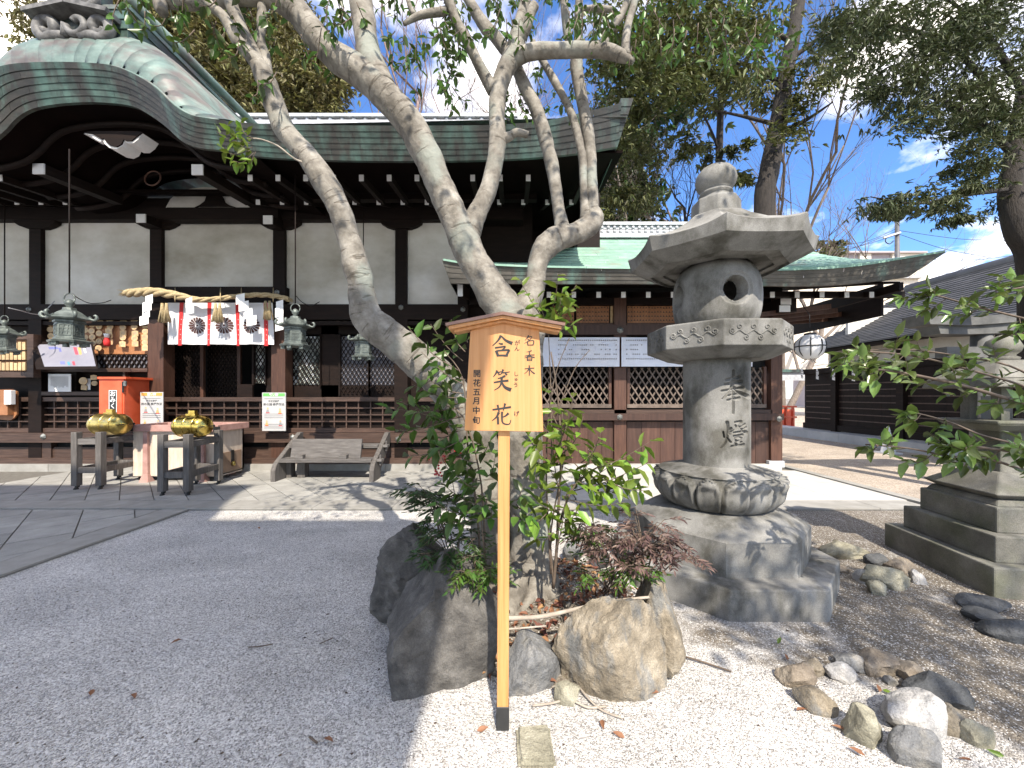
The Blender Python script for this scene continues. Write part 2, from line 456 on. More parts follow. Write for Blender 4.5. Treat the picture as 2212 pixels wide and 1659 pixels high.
M_GREYINK = M("faded_grey_print", [(0.3, g(0.2)), (0.7, g(0.3))], 5, 0.7)
M_EMA = M("pale_plaque_wood", [(0.3, (0.45, 0.3, 0.15)), (0.7, (0.62, 0.45, 0.26))], 14, 0.65, 0.1, 60, rnd=0.2)
M_ORANGE = M("orange_brown_board", [(0.3, (0.25, 0.1, 0.04)), (0.7, (0.38, 0.17, 0.075))], 6, 0.6, 0.2, 40, rnd=0.1)
M_SIGN = M("fresh_cypress_board", [(0.25, (0.42, 0.175, 0.055)), (0.5, (0.52, 0.245, 0.09)), (0.8, (0.61, 0.325, 0.14))], 3.2, 0.5, 0.12, 40, (14, 14, 0.55), detail=9,
           stops2=[(0.3, (0.55, 0.22, 0.055)), (0.7, (0.62, 0.29, 0.09))], scale2=3.4, stretch2=(3.5, 3.5, 0.7), lo2=0.53, hi2=0.7, dist=0.001)
M_SIGNP = M("cypress_post", [(0.25, (0.36, 0.14, 0.04)), (0.5, (0.5, 0.235, 0.08)), (0.8, (0.6, 0.34, 0.14))], 4, 0.5, 0.12, 40, (16, 16, 0.35), detail=9, dist=0.001)
M_SIGNR = M("bronze_sign_cap", [(0.3, (0.17, 0.09, 0.065)), (0.7, (0.27, 0.16, 0.12))], 8, 0.35, 0.05, 60, metal=0.5)
M_BLACK = M("black_rubber", [(0.3, g(0.012)), (0.7, g(0.03))], 12, 0.6, 0.2, 60)
M_IRON = M("dark_iron", [(0.3, g(0.02)), (0.7, g(0.05))], 12, 0.5, metal=0.6)
M_HEX = M("pale_metal_boss", [(0.3, (0.12, 0.13, 0.125)), (0.7, (0.24, 0.25, 0.24))], 20, 0.45, metal=0.5)
M_GLASSD = M("dim_frosted_glass", [(0.3, (0.13, 0.13, 0.155)), (0.7, (0.19, 0.19, 0.22))], 2, 0.35)
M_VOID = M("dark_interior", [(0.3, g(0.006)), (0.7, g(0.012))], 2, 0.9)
M_CREST = M("dark_crest_dye", [(0.3, (0.055, 0.02, 0.018)), (0.7, (0.085, 0.032, 0.028))], 6, 0.8)
M_CONC = M("pale_concrete", [(0.3, (0.33, 0.34, 0.35)), (0.7, (0.44, 0.45, 0.46))], 2.5, 0.85, 0.2, 40, rnd=0.06)
M_BEIGE = M("beige_wall", [(0.3, (0.6, 0.53, 0.43)), (0.7, (0.7, 0.63, 0.53))], 0.6, 0.85)
M_MAUVE = M("mauve_grey_wall", [(0.3, (0.3, 0.26, 0.27)), (0.7, (0.38, 0.33, 0.34))], 0.6, 0.85)

def gravel_mat(name, cols, dirt, dirt_lo, dirt_hi, cell=150.0, moss=False):
    m, nt, N, L, b = node_mat(name)
    geo = N.new("ShaderNodeNewGeometry")
    vo = N.new("ShaderNodeTexVoronoi"); vo.inputs["Scale"].default_value = cell
    L.new(geo.outputs["Position"], vo.inputs["Vector"])
    sp = N.new("ShaderNodeSeparateColor"); L.new(vo.outputs["Color"], sp.inputs[0])
    r1 = ramp(N, cols); L.new(sp.outputs[0], r1.inputs[0])
    n2 = N.new("ShaderNodeTexNoise"); n2.inputs["Scale"].default_value = 1.3; n2.inputs["Detail"].default_value = 9; n2.inputs["Roughness"].default_value = 0.7
    L.new(geo.outputs["Position"], n2.inputs["Vector"])
    k = ramp(N, [(dirt_lo, (0, 0, 0)), (dirt_hi, (1, 1, 1))])
    # scuffs and damp patches
    n5 = N.new("ShaderNodeTexNoise"); n5.inputs["Scale"].default_value = 1.1; n5.inputs["Detail"].default_value = 6; n5.inputs["Roughness"].default_value = .65; n5.inputs["Distortion"].default_value = .6
    m5 = N.new("ShaderNodeMapping"); m5.inputs["Scale"].default_value = (1, 1.8, 1); L.new(geo.outputs["Position"], m5.inputs["Vector"]); L.new(m5.outputs[0], n5.inputs["Vector"])
    r5 = N.new("ShaderNodeMapRange"); r5.inputs["From Min"].default_value = .3; r5.inputs["From Max"].default_value = .68; r5.inputs["To Min"].default_value = .74; r5.inputs["To Max"].default_value = 1.1
    L.new(n5.outputs["Fac"], r5.inputs["Value"])
    h5 = N.new("ShaderNodeHueSaturation"); L.new(r5.outputs[0], h5.inputs["Value"]); L.new(r1.outputs[0], h5.inputs["Color"])
    col = h5.outputs[0]
    if moss:
        # bare soil shows through the gravel on the right-hand side of the yard, thickening away from the path
        sx = N.new("ShaderNodeSeparateXYZ"); L.new(geo.outputs["Position"], sx.inputs[0])
        mr = N.new("ShaderNodeMapRange"); mr.inputs["From Min"].default_value = 0.9; mr.inputs["From Max"].default_value = 3.4
        mr.inputs["From Min"].default_value = 1.5; mr.inputs["From Max"].default_value = 2.3
        mr.inputs["To Min"].default_value = -0.2; mr.inputs["To Max"].default_value = 0.17
        ma = N.new("ShaderNodeMath"); ma.operation = 'MULTIPLY'; ma.inputs[1].default_value = .6; L.new(sx.outputs[0], ma.inputs[0])
        mb = N.new("ShaderNodeMath"); mb.operation = 'MULTIPLY_ADD'; mb.inputs[1].default_value = .5; L.new(sx.outputs[1], mb.inputs[0]); L.new(ma.outputs[0], mb.inputs[2])
        mc = N.new("ShaderNodeMath"); mc.operation = 'MULTIPLY_ADD'; mc.inputs[1].default_value = 1.0; mc.inputs[2].default_value = .75; L.new(sx.outputs[0], mc.inputs[0])
        mn = N.new("ShaderNodeMath"); mn.operation = 'MINIMUM'; L.new(mb.outputs[0], mn.inputs[0]); L.new(mc.outputs[0], mn.inputs[1])
        L.new(mn.outputs[0], mr.inputs["Value"])
        ad = N.new("ShaderNodeMath"); ad.operation = 'ADD'; L.new(n2.outputs["Fac"], ad.inputs[0]); L.new(mr.outputs[0], ad.inputs[1])
        L.new(ad.outputs[0], k.inputs[0])
    else:
        L.new(n2.outputs["Fac"], k.inputs[0])
    nd = N.new("ShaderNodeTexNoise"); nd.inputs["Scale"].default_value = 60; nd.inputs["Detail"].default_value = 5
    L.new(geo.outputs["Position"], nd.inputs["Vector"])
    rd = ramp(N, dirt); L.new(nd.outputs["Fac"], rd.inputs[0])
    # loose stones of the gravel still lie on the soil
    gt = N.new("ShaderNodeMath"); gt.operation = 'LESS_THAN'; gt.inputs[1].default_value = 0.86; L.new(sp.outputs[1], gt.inputs[0])
    mu = N.new("ShaderNodeMath"); mu.operation = 'MULTIPLY'; L.new(k.outputs[0], mu.inputs[0]); L.new(gt.outputs[0], mu.inputs[1])
    mx = N.new("ShaderNodeMixRGB"); L.new(mu.outputs[0], mx.inputs[0]); L.new(col, mx.inputs[1]); L.new(rd.outputs[0], mx.inputs[2])
    L.new(mx.outputs[0], b.inputs["Base Color"])
    b.inputs["Roughness"].default_value = 0.85
    sm = N.new("ShaderNodeMath"); sm.operation = 'SUBTRACT'; sm.inputs[0].default_value = 1.0; L.new(vo.outputs["Distance"], sm.inputs[1])
    bp = N.new("ShaderNodeBump"); bp.inputs["Strength"].default_value = 0.9; bp.inputs["Distance"].default_value = 0.006
    L.new(sm.outputs[0], bp.inputs["Height"])
    bp2 = N.new("ShaderNodeBump"); bp2.inputs["Strength"].default_value = 0.35; bp2.inputs["Distance"].default_value = 0.02
    n3 = N.new("ShaderNodeTexNoise"); n3.inputs["Scale"].default_value = 14; n3.inputs["Detail"].default_value = 4
    L.new(geo.outputs["Position"], n3.inputs["Vector"]); L.new(n3.outputs["Fac"], bp2.inputs["Height"]); L.new(bp.outputs[0], bp2.inputs["Normal"])
    L.new(bp2.outputs[0], b.inputs["Normal"])
    return m

SOIL = [(0.3, (0.08, 0.065, 0.05)), (0.55, (0.17, 0.145, 0.113)), (0.8, (0.3, 0.262, 0.21))]
M_GRAVEL = gravel_mat("white_gravel", [(0.0, (0.19, 0.18, 0.168)), (0.2, (0.34, 0.325, 0.308)), (0.5, (0.5, 0.485, 0.462)), (1.0, (0.74, 0.72, 0.69))], SOIL, 0.5, 0.62, moss=True)
M_TAN = gravel_mat("tan_gravel", [(0.0, (0.22, 0.17, 0.13)), (0.4, (0.37, 0.31, 0.25)), (1.0, (0.5, 0.44, 0.37))], SOIL, 0.62, 0.75, cell=70)
M_BED = gravel_mat("planting_soil", [(0.0, (0.05, 0.04, 0.03)), (0.4, (0.12, 0.1, 0.08)), (0.75, (0.25, 0.22, 0.19)), (1.0, (0.6, 0.58, 0.55))], SOIL, 0.4, 0.6, cell=90)

# ---------------------------------------------------------------- ground
def sheet(name, x0, x1, y0, y1, z, mat):
    o = link(name, mesh(name, [(x0, y0, z), (x1, y0, z), (x1, y1, z), (x0, y1, z)], [(0, 1, 2, 3)]), mat)
    return tag(o, kind="structure")
sheet("ground", -120, 160, -60, 400, 0.0, M_GRAVEL)
tag(bpy.data.objects["ground"], "white gravel yard with bare soil showing on the right", kind="structure")
o = sheet("tan_gravel_yard", 5.75, 60, 5.02, 60, 0.004, M_TAN); tag(o, "tan gravel yard in front of the dark timber hall")

def clip_poly(poly, x0, x1, y0, y1):
    def clip(pl, f):
        out = []
        for i in range(len(pl)):
            a, b = pl[i], pl[(i + 1) % len(pl)]
            fa, fb = f(a), f(b)
            if fa >= 0: out.append(a)
            if (fa >= 0) != (fb >= 0):
                t = fa / (fa - fb); out.append((a[0] + (b[0] - a[0]) * t, a[1] + (b[1] - a[1]) * t))
        return out
    for f in (lambda p: p[0] - x0, lambda p: x1 - p[0], lambda p: p[1] - y0, lambda p: y1 - p[1]):
        poly = clip(poly, f)
        if not poly: return []
    return poly

def slab(name, parent, poly, z0, z1, mat):
    n = len(poly)
    v = [(x, y, z0) for x, y in poly] + [(x, y, z1) for x, y in poly]
    f = [tuple(range(n, 2 * n))] + [(i, (i + 1) % n, n + (i + 1) % n, n + i) for i in range(n)]
    return link(name, mesh(name, v, f), mat, parent)

def diamond_paving(parent, x0, x1, y0, y1, h, mat, gap=0.012, oy=0.0, ox=0.0, zt=0.03):
    """Square stones laid on the diagonal, h = half diagonal."""
    i0, i1 = int((x0 - ox) / h) - 2, int((x1 - ox) / h) + 2
    j0, j1 = int((y0 - oy) / h) - 2, int((y1 - oy) / h) + 2
    for i in range(i0, i1):
        for j in range(j0, j1):
            if (i + j) % 2: continue
            cx, cy, hh = ox + i * h, oy + j * h, h - gap
            pl = clip_poly([(cx - hh, cy), (cx, cy - hh), (cx + hh, cy), (cx, cy + hh)], x0, x1, y0, y1)
            if len(pl) < 3: continue
            ar = abs(sum(pl[k][0] * pl[(k + 1) % len(pl)][1] - pl[(k + 1) % len(pl)][0] * pl[k][1] for k in range(len(pl)))) / 2
            if ar < 0.01: continue
            slab("paving_stone", parent, pl, 0.0, zt + rng.uniform(-0.003, 0.003), mat)

M_JOINT = M("joint_sand", [(0.3, (0.09, 0.082, 0.07)), (0.7, (0.16, 0.15, 0.13))], 20, 0.9)
FY = 7.70                                        # face of the hall
apron = sheet("stone_apron", -12, 5.62, 5.02, 8.2, 0.012, M_JOINT)
tag(apron, "stone paved apron in front of the shrine hall")
diamond_paving(apron, -8.6, 0.9, 5.42, 7.55, 0.245, M_PAVE, gap=.008, ox=0.1, oy=5.42)
x = -11.5
while x < 5.5:                                   # border stones along the front edge
    w = rng.uniform(0.95, 1.45); w = min(w, 5.52 - x)
    slab("border_stone", apron, [(x + .004, 5.03), (x + w - .004, 5.03), (x + w - .004, 5.40), (x + .004, 5.40)], 0, 0.032, M_KERB); x += w
for i in range(5):                               # large pale slabs in front of the wing
    for j in range(2):
        xa, xb = 0.92 + i * 0.93, 0.92 + (i + 1) * 0.93
        slab("pale_slab", apron, [(xa + .003, 5.42 + j * 1.08), (xb - .003, 5.42 + j * 1.08), (xb - .003, 6.49 + j * 1.08), (xa + .003, 6.49 + j * 1.08)], 0, 0.03, M_PAVER)
y = 5.03
while y < 12:
    slab("kerb_stone", apron, [(5.58, y + .004), (5.74, y + .004), (5.74, y + 1.0), (5.58, y + 1.0)], 0, 0.05, M_KERB); y += 1.01
path = sheet("stone_path", -12, -4.2, -1.0, 5.01, 0.008, M_JOINT)
tag(path, "stone paved path leading to the shrine entrance")
diamond_paving(path, -8.6, -4.56, 1.2, 4.98, 0.33, M_PAVE, gap=.009, ox=-4.4, oy=0.2, zt=0.024)
y = 0.4
while y < 5.0:
    l = min(rng.uniform(0.9, 1.4), 5.0 - y)
    slab("border_stone", path, [(-4.54, y + .004), (-4.21, y + .004), (-4.21, y + l - .004), (-4.54, y + l - .004)], 0, 0.026, M_KERB); y += l

# ---------------------------------------------------------------- the shrine hall
hall = empty("shrine_hall", (-4.5, FY, 0), "dark timber shrine hall with white plaster walls and curved copper eaves", "shrine")
D0 = FY
POSTX = [-190, 75, 336, 602, 866]
def hexboss(parent, px, py, d, r=0.055):
    c = P(px, py, d)
    v = [(c.x + r * math.cos(R(60 * k + 30)) * (1 if k % 1 == 0 else 1), c.y, c.z + r * math.sin(R(60 * k + 30))) for k in range(6)]
    v2 = [(c.x + r * .62 * math.cos(R(60 * k + 30)), c.y - 0.02, c.z + r * .62 * math.sin(R(60 * k + 30))) for k in range(6)]
    v3 = [(c.x + r * .26 * math.cos(R(60 * k + 30)), c.y - 0.036, c.z + r * .26 * math.sin(R(60 * k + 30))) for k in range(6)]
    f = []
    for a, b in ((0, 6), (6, 12)):
        for k in range(6): f.append((a + k, a + (k + 1) % 6, b + (k + 1) % 6, b + k))
    f.append(tuple(range(12, 18)))
    link("hexagon_boss", mesh("hexagon_boss", v + v2 + v3, f), M_HEX, parent)

# plaster panels between posts
for a, b, bot in ((-190, 75, 655), (75, 336, 655), (336, 602, 618), (602, 866, 655), (866, 1000, 655)):
    dbox("plaster_panel", hall, a, b, 440, bot + 6, D0 + 0.06, 0.1, M_PLASTER)
for px in POSTX + [1001]:
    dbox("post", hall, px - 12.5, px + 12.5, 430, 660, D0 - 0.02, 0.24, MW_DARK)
    # boat-shaped bracket under the wall plate
    if px < 990:
        c = X(px, D0 - 0.06)
        prof = [(-.42, 0), (-.40, -.07), (-.30, -.13), (-.18, -.17), (.18, -.17), (.30, -.13), (.40, -.07), (.42, 0)]
        zt = Z(474, D0 - 0.06)
        v = [(c + a_, D0 - 0.07, zt + b_) for a_, b_ in prof] + [(c + a_, D0 + 0.05, zt + b_) for a_, b_ in prof]
        n = len(prof)
        f = [tuple(range(n)), tuple(range(2 * n - 1, n - 1, -1))] + [(i, n + i, n + (i + 1) % n, (i + 1) % n) for i in range(n)]
        link("bracket", mesh("bracket", v, f), MW_DARK, hall)
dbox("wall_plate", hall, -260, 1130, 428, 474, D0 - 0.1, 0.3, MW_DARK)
# tie beams
dbox("tie_beam", hall, -260, 1010, 657, 690, D0 - 0.05, 0.18, MW_DARK)
dbox("lintel_beam", hall, 321, 616, 619, 652, D0 - 0.09, 0.16, MW_DARK)
dbox("lintel_rail", hall, -260, 1010, 694, 702, D0 - 0.02, 0.1, MW_DARK)
for px, py in ((62, 668), (335, 629), (598, 631), (606, 663), (866, 664), (1000, 668)):
    hexboss(hall, px, py, D0 - 0.11 if py < 640 else D0 - 0.06)
# lower posts
for px, w in ((-190, 15), (75, 14), (336, 17), (601, 15), (866, 14), (1000, 14), (1128, 14)):
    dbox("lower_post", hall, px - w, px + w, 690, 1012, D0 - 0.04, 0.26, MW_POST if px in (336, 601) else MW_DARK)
# dark room behind
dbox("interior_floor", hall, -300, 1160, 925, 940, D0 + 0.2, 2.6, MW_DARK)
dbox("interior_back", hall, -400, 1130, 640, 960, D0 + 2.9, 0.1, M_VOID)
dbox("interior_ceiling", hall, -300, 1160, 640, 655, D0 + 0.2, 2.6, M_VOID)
dbox("side_wall", hall, 1005, 1150, 440, 1000, D0 + 0.25, 0.1, MW_DARK)
# railing: top rail, grid panel, bottom rail, ground beam, plinth boards, sill
for a, b in ((-180, 62), (89, 318), (353, 586), (616, 852), (880, 987)):
    zl, zr = X(a, D0), X(b, D0)
    dbox("top_rail", hall, a, b, 858, 867, D0 - 0.02, 0.09, MW_BEAM)
    dbox("backing_board", hall, a, b, 866, 928, D0 + 0.075, 0.03, MW_DARK)
    dbox("lower_rail", hall, a, b, 925, 934, D0 - 0.01, 0.09, MW_BEAM)
    if a < 800:
        n = int((zr - zl) / 0.247)
        for i in range(1, n + 1):
            xx = zl + (zr - zl) * i / (n + 1)
            box("grid_bar", hall, xx - 0.011, xx + 0.011, D0 + 0.02, D0 + 0.05, Z(925, D0), Z(867, D0), MW_BEAM)
        for k in (1, 2, 3):
            zz = Z(867 + 58 * k / 4, D0)
            box("grid_bar", hall, zl, zr, D0 + 0.012, D0 + 0.042, zz - 0.011, zz + 0.011, MW_BEAM)
dbox("ground_beam", hall, -260, 1014, 936, 956, D0 - 0.14, 0.2, MW_BEAM)
for px, py in ((93, 943), (632, 945), (860, 949)): hexboss(hall, px, py, D0 - 0.15, 0.06)
for a, b in ((-180, 100), (100, 215), (215, 330), (330, 470), (470, 590), (606, 740), (740, 855), (880, 1000)):
    dbox("plinth_board", hall, a + 1, b - 1, 966, 990, D0 + 0.0, 0.06, MW_BEAM)
    dbox("painted_shadow_strip", hall, a + 1, b - 1, 955, 965.5, D0 + 0.1, 0.05, M_VOID)  # near-black colour stands for the shade in the gap under the beam
    dbox("plinth_post", hall, b - 10, b + 10, 956, 990, D0 - 0.03, 0.1, MW_BEAM)
dbox("sill", hall, -260, 1014, 990, 1003, D0 - 0.1, 0.16, MW_BEAM)
for i in range(7):
    a = -260 + i * 182
    dbox("base_stone", hall, a + .5, a + 181.5, 1003, 1021, D0 - 0.16, 0.3, M_KERB)

def lattice(parent, px0, px1, py0, py1, d, pitch, t, mat, dep=0.02, ang=58, name="lattice_slat"):
    """Crossed diagonal slats clipped to a rectangle."""
    x0, x1, z0, z1 = X(px0, d), X(px1, d), Z(py1, d), Z(py0, d)
    for sgn in (1, -1):
        dx, dz = math.cos(R(ang)), math.sin(R(ang)) * sgn
        k = dz / dx; step = pitch / math.cos(R(90 - ang))
        c = x0 - abs((z1 - z0) / k)
        while c < x1 + abs((z1 - z0) / k):
            # line through (c, z0 or z1)
            zz = z0 if sgn > 0 else z1
            xa, xb = c, c + (z1 - z0) / abs(k)
            pa, pb = max(xa, x0), min(xb, x1)
            if pb - pa > 0.02:
                yy = d + (dep * 0.95 if sgn > 0 else 0)
                bar(name, parent, (pa, yy, zz + (pa - c) * k), (pb, yy, zz + (pb - c) * k), dep, t, mat, up=Vector((-dz, 0, dx)))
            c += step

# porch doorway: lattice door leaves, open in the middle
for a, b, d_ in ((354, 432, D0 + 0.5), (448, 512, D0 + 0.75)):
    lattice(hall, a, b, 745, 858, d_, 0.068, 0.02, MW_DARK)
    dbox("door_backing", hall, a, b, 700, 860, d_ + 0.05, 0.02, M("door_board%d" % a, [(0.3, (0.028, 0.017, 0.013)), (0.7, (0.05, 0.03, 0.024))], 4, 0.6))
    dbox("door_stile", hall, b, b + 7, 700, 860, d_ - 0.01, 0.06, MW_POST)
dbox("door_stile", hall, 348, 354, 700, 860, D0 + 0.49, 0.06, MW_DARK)
# bays with lattice windows
M_PAINTDAY = M("painted_daylight", [(0.4, (0.05, 0.06, 0.055)), (0.52, (0.3, 0.33, 0.3)), (0.62, (0.8, 0.82, 0.84))], 7, 0.8)  # bright blotches painted in for daylight seen through the lattice
for a, b, y0, y1, back in ((630, 690, 727, 831, M_PAINTDAY), (735, 796, 727, 851, M_GLASSD), (798, 851, 727, 851, M_GLASSD), (548, 572, 727, 828, M_PAINTDAY)):
    d_ = D0 + 0.3
    dbox("window_pane", hall, a, b, y0, y1, d_ + 0.05, 0.02, back)
    lattice(hall, a, b, y0, y1, d_, 0.075, 0.016, MW_DARK, 0.014)
    for q in ((a - 4, a, y0 - 4, y1 + 4), (b, b + 2, y0 - 4, y1 + 4)): dbox("window_stile", hall, q[0], q[1], q[2], q[3], d_ - 0.02, 0.08, MW_DARK)
for a, b, y0, y1 in ((616, 626, 690, 858), (694, 731, 690, 858), (616, 852, 832, 858), (616, 852, 700, 722), (575, 590, 700, 858), (512, 545, 830, 858), (880, 990, 700, 858)):
    dbox("wall_board", hall, a, b, y0, y1, D0 + 0.33, 0.05, MW_DARK)
for a, b in ((690, 733), (742, 765), (812, 850)): dbox("clerestory_panel", hall, a, b, 688, 697, D0 + 0.2, 0.03, M_PAPER)
# left bays: wall under the counter
dbox("counter_board", hall, 89, 318, 795, 803, D0 - 0.06, 0.2, MW_BEAM)
dbox("counter_board", hall, 89, 318, 846, 854, D0 - 0.05, 0.18, MW_BEAM)
dbox("back_panel", hall, 89, 318, 760, 860, D0 + 0.12, 0.05, MW_DARK)
lattice(hall, 212, 318, 765, 796, D0 + 0.06, 0.085, 0.02, MW_DARK, 0.02)
dbox("dim_pane", hall, 212, 318, 765, 796, D0 + 0.1, 0.015, M_GLASSD)
dbox("back_panel", hall, -180, 62, 700, 860, D0 + 0.12, 0.05, MW_DARK)
dbox("counter_stile", hall, 76, 89, 700, 935, D0 - 0.03, 0.2, MW_DARK)
dbox("counter_stile", hall, 158, 165, 803, 846, D0 + 0.0, 0.1, MW_DARK)
dbox("counter_stile", hall, 265, 270, 803, 846, D0 + 0.0, 0.1, MW_BEAM)
dbox("prayer_plaque_board", hall, 92, 320, 684, 768, D0 + 0.1, 0.04, M_ORANGE)
dbox("board_rail", hall, 89, 320, 676, 684, D0 - 0.0, 0.14, MW_DARK)

# eaves: soffit, two rows of rafters with white ends
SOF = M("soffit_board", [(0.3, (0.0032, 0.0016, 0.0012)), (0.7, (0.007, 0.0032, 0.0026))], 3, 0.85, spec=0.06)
def slope_board(name, parent, x0, x1, ya, za, yb, zb, th, mat):
    v = [(x0, ya, za), (x1, ya, za), (x1, yb, zb), (x0, yb, zb), (x0, ya, za + th), (x1, ya, za + th), (x1, yb, zb + th), (x0, yb, zb + th)]
    return link(name, mesh(name, v, BOXF), mat, parent)
KX0, KX1 = -7.95, -4.15                          # span of the curved gable over the entrance
for a, b in ((-13, KX0), (KX1, 1.62)):
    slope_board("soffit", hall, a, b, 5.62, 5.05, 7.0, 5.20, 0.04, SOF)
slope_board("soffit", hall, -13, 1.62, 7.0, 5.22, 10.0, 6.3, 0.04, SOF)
s_ = 0.4385
for i in range(-18, 14):
    xu = X(541, 6.07) + i * s_
    if -12 < xu < 1.5 and not (KX0 + .2 < xu < KX1 - .4):
        r_ = bar("flying_rafter", hall, (xu, 6.07, 4.935), (xu, 7.05, 5.06), 0.075, 0.1, MW_DARK)
        box("white_end", r_, xu - 0.036, xu + 0.036, 6.058, 6.071, 4.888, 4.984, M_WHITE)
    xl = X(558, 7.0) + i * s_
    if -12 < xl < 1.3 and not (X(150, 7) < xl < X(535, 7)):
        r_ = bar("rafter", hall, (xl, 7.0, 5.03), (xl, 8.4, 5.6), 0.075, 0.1, MW_DARK)
        box("white_end", r_, xl - 0.036, xl + 0.036, 6.985, 6.998, 4.975, 5.07, M_WHITE)
dbox("eave_purlin", hall, 540, 1160, 418, 430, 7.05, 0.14, MW_DARK)
# big white-ended brackets
for px, py, d_ in ((84, 365, 6.0), (427, 367, 6.0), (305, 472, 7.3), (579, 475, 7.3)):
    c = P(px, py, d_)
    r_ = bar("bracket_arm", hall, (c.x, c.y, c.z), (c.x - 0.0, c.y + 1.2, c.z + 0.12), 0.17, 0.15, MW_DARK)
    box("white_end", r_, c.x - 0.088, c.x + 0.088, c.y - 0.012, c.y + 0.008, c.z - 0.08, c.z + 0.08, M_WHITE)
# entrance gable wall with plaster tympanum and frog-leg strut
d_ = D0 - 0.12
pts = [(358, 448), (368, 430), (385, 416), (410, 408), (440, 404), (470, 406), (500, 418), (525, 436), (540, 448)]
v = [tuple(P(a, b, d_)) for a, b in pts] + [(X(a, d_), d_ + 0.05, Z(b, d_)) for a, b in pts]
n = len(pts)
link("plaster_tympanum", mesh("plaster_tympanum", v, [tuple(range(n - 1, -1, -1))] + [(i, i + 1, n + i + 1, n + i) for i in range(n - 1)]), M_PLASTER, hall)
pts = [(425, 450), (436, 445), (446, 437), (449, 428), (456, 421), (466, 419), (476, 421), (484, 428), (487, 437), (497, 445), (512, 450)]
v = [(X(a, d_), d_ - 0.05, Z(b, d_)) for a, b in pts] + [(X(a, d_), d_ - 0.004, Z(b, d_)) for a, b in pts]
n = len(pts)
link("frog_leg_strut", mesh("frog_leg_strut", v, [tuple(range(n - 1, -1, -1))] + [(i, i + 1, n + i + 1, n + i) for i in range(n - 1)]), MW_DARK, hall)
dbox("porch_beam", hall, 318, 600, 449, 474, D0 - 0.2, 0.2, MW_DARK)
# pendant under the curved gable
pts = [(181, 289), (192, 291), (205, 300), (216, 306), (222, 303), (226, 310), (236, 319), (252, 322), (264, 316), (269, 306), (275, 309), (288, 309), (300, 300), (308, 288), (300, 286), (192, 286)]
d_ = 5.75
v = [tuple(P(a, b, d_)) for a, b in pts] + [tuple(P(a, b, d_) + Vector((0.02, 0.24, 0.0))) for a, b in pts]
n = len(pts)
link("pendant_board", mesh("pendant_board", v, [tuple(range(n - 1, -1, -1)), tuple(range(n, 2 * n))] + [(i, (i + 1) % n, n + (i + 1) % n, n + i) for i in range(n)]), M_WHITE, hall)
dark = [(a if abs(a - 245) > 60 else 245 + (a - 245) * .9, b - 5 if b > 292 else b - 3) for a, b in pts]
v = [tuple(P(a, b, d_ - 0.02)) for a, b in dark] + [tuple(P(a, b, d_ - 0.02) + Vector((0, 0.018, 0))) for a, b in dark]
link("pendant_face", mesh("pendant_face", v, [tuple(range(n - 1, -1, -1))] + [(i, (i + 1) % n, n + (i + 1) % n, n + i) for i in range(n)]), MW_DARK, hall)
ring = [P(330, 385, 6.4) + Vector((0.13 * math.cos(R(a)), 0.02 * math.sin(R(a)), 0.13 * math.sin(R(a)))) for a in range(0, 361, 30)]
tube("iron_ring", hall, ring, 0.012, MW_POST, seg=6, sub=2)

# copper eave courses; each sheet a piece of its own
def interp(tab, x):
    if x <= tab[0][0]: return tab[0][1]
    for (a, p), (b, q) in zip(tab, tab[1:]):
        if x <= b: return p + (q - p) * (x - a) / (b - a)
    return tab[-1][1]

def smooth_tab(tab, sub=6):
    q = catmull([Vector((a, b, 0)) for a, b in tab], sub)
    return [(p.x, p.y) for p in q]

def courses(parent, tab_b, tab_t, y0, lean, n, sheetlen, mat, xa, xb, seam0=0.0, th=0.05, step=0.18, name="copper_sheet"):
    """n stacked copper courses between a lower and an upper line (world x -> z), each set a little proud of the one below it."""
    for k in range(n):
        x = xa - (k % 2) * sheetlen * 0.45
        while x < xb:
            u0, u1 = max(x, xa) + .0015, min(x + sheetlen * rng.uniform(.92, 1.08), xb) - .0015
            x = u1 + .0015
            if u1 - u0 < 0.03: continue
            m_ = max(1, int((u1 - u0) / step))
            v, f = [], []
            for i in range(m_ + 1):
                xx = u0 + (u1 - u0) * i / m_
                zb, zt = interp(tab_b, xx), interp(tab_t, xx)
                za, zc = zb + (zt - zb) * k / n, zb + (zt - zb) * (k + 1) / n
                yy = y0 - lean * k / n
                v += [(xx, yy + 0.004, za), (xx, yy - lean / n + 0.012, zc), (xx, yy + th, zc), (xx, yy + th, za)]
            for i in range(m_):
                a, b = 4 * i, 4 * (i + 1)
                f += [(a, b, b + 1, a + 1), (a + 3, a, b, b + 3)[::-1], (a + 1, b + 1, b + 2, a + 2)]
            link(name, mesh(name, v, f), mat, parent)

YE = 5.50
def wtab(pts, d): return smooth_tab([(X(a, d), Z(b, d)) for a, b in pts])
# main eave, right of the curved gable, sweeping up to its corner
eb = wtab([(430, 322), (520, 334), (640, 343), (800, 347), (950, 347), (1080, 344), (1180, 338), (1260, 329), (1335, 316)], YE)
et = wtab([(430, 268), (500, 280), (600, 288), (800, 291), (950, 291), (1080, 289), (1180, 280), (1260, 262), (1312, 250), (1362, 234)], YE)
courses(hall, eb, et, YE, 0.2, 6, 0.92, M_COPPER, X(505, YE), X(1335, YE))
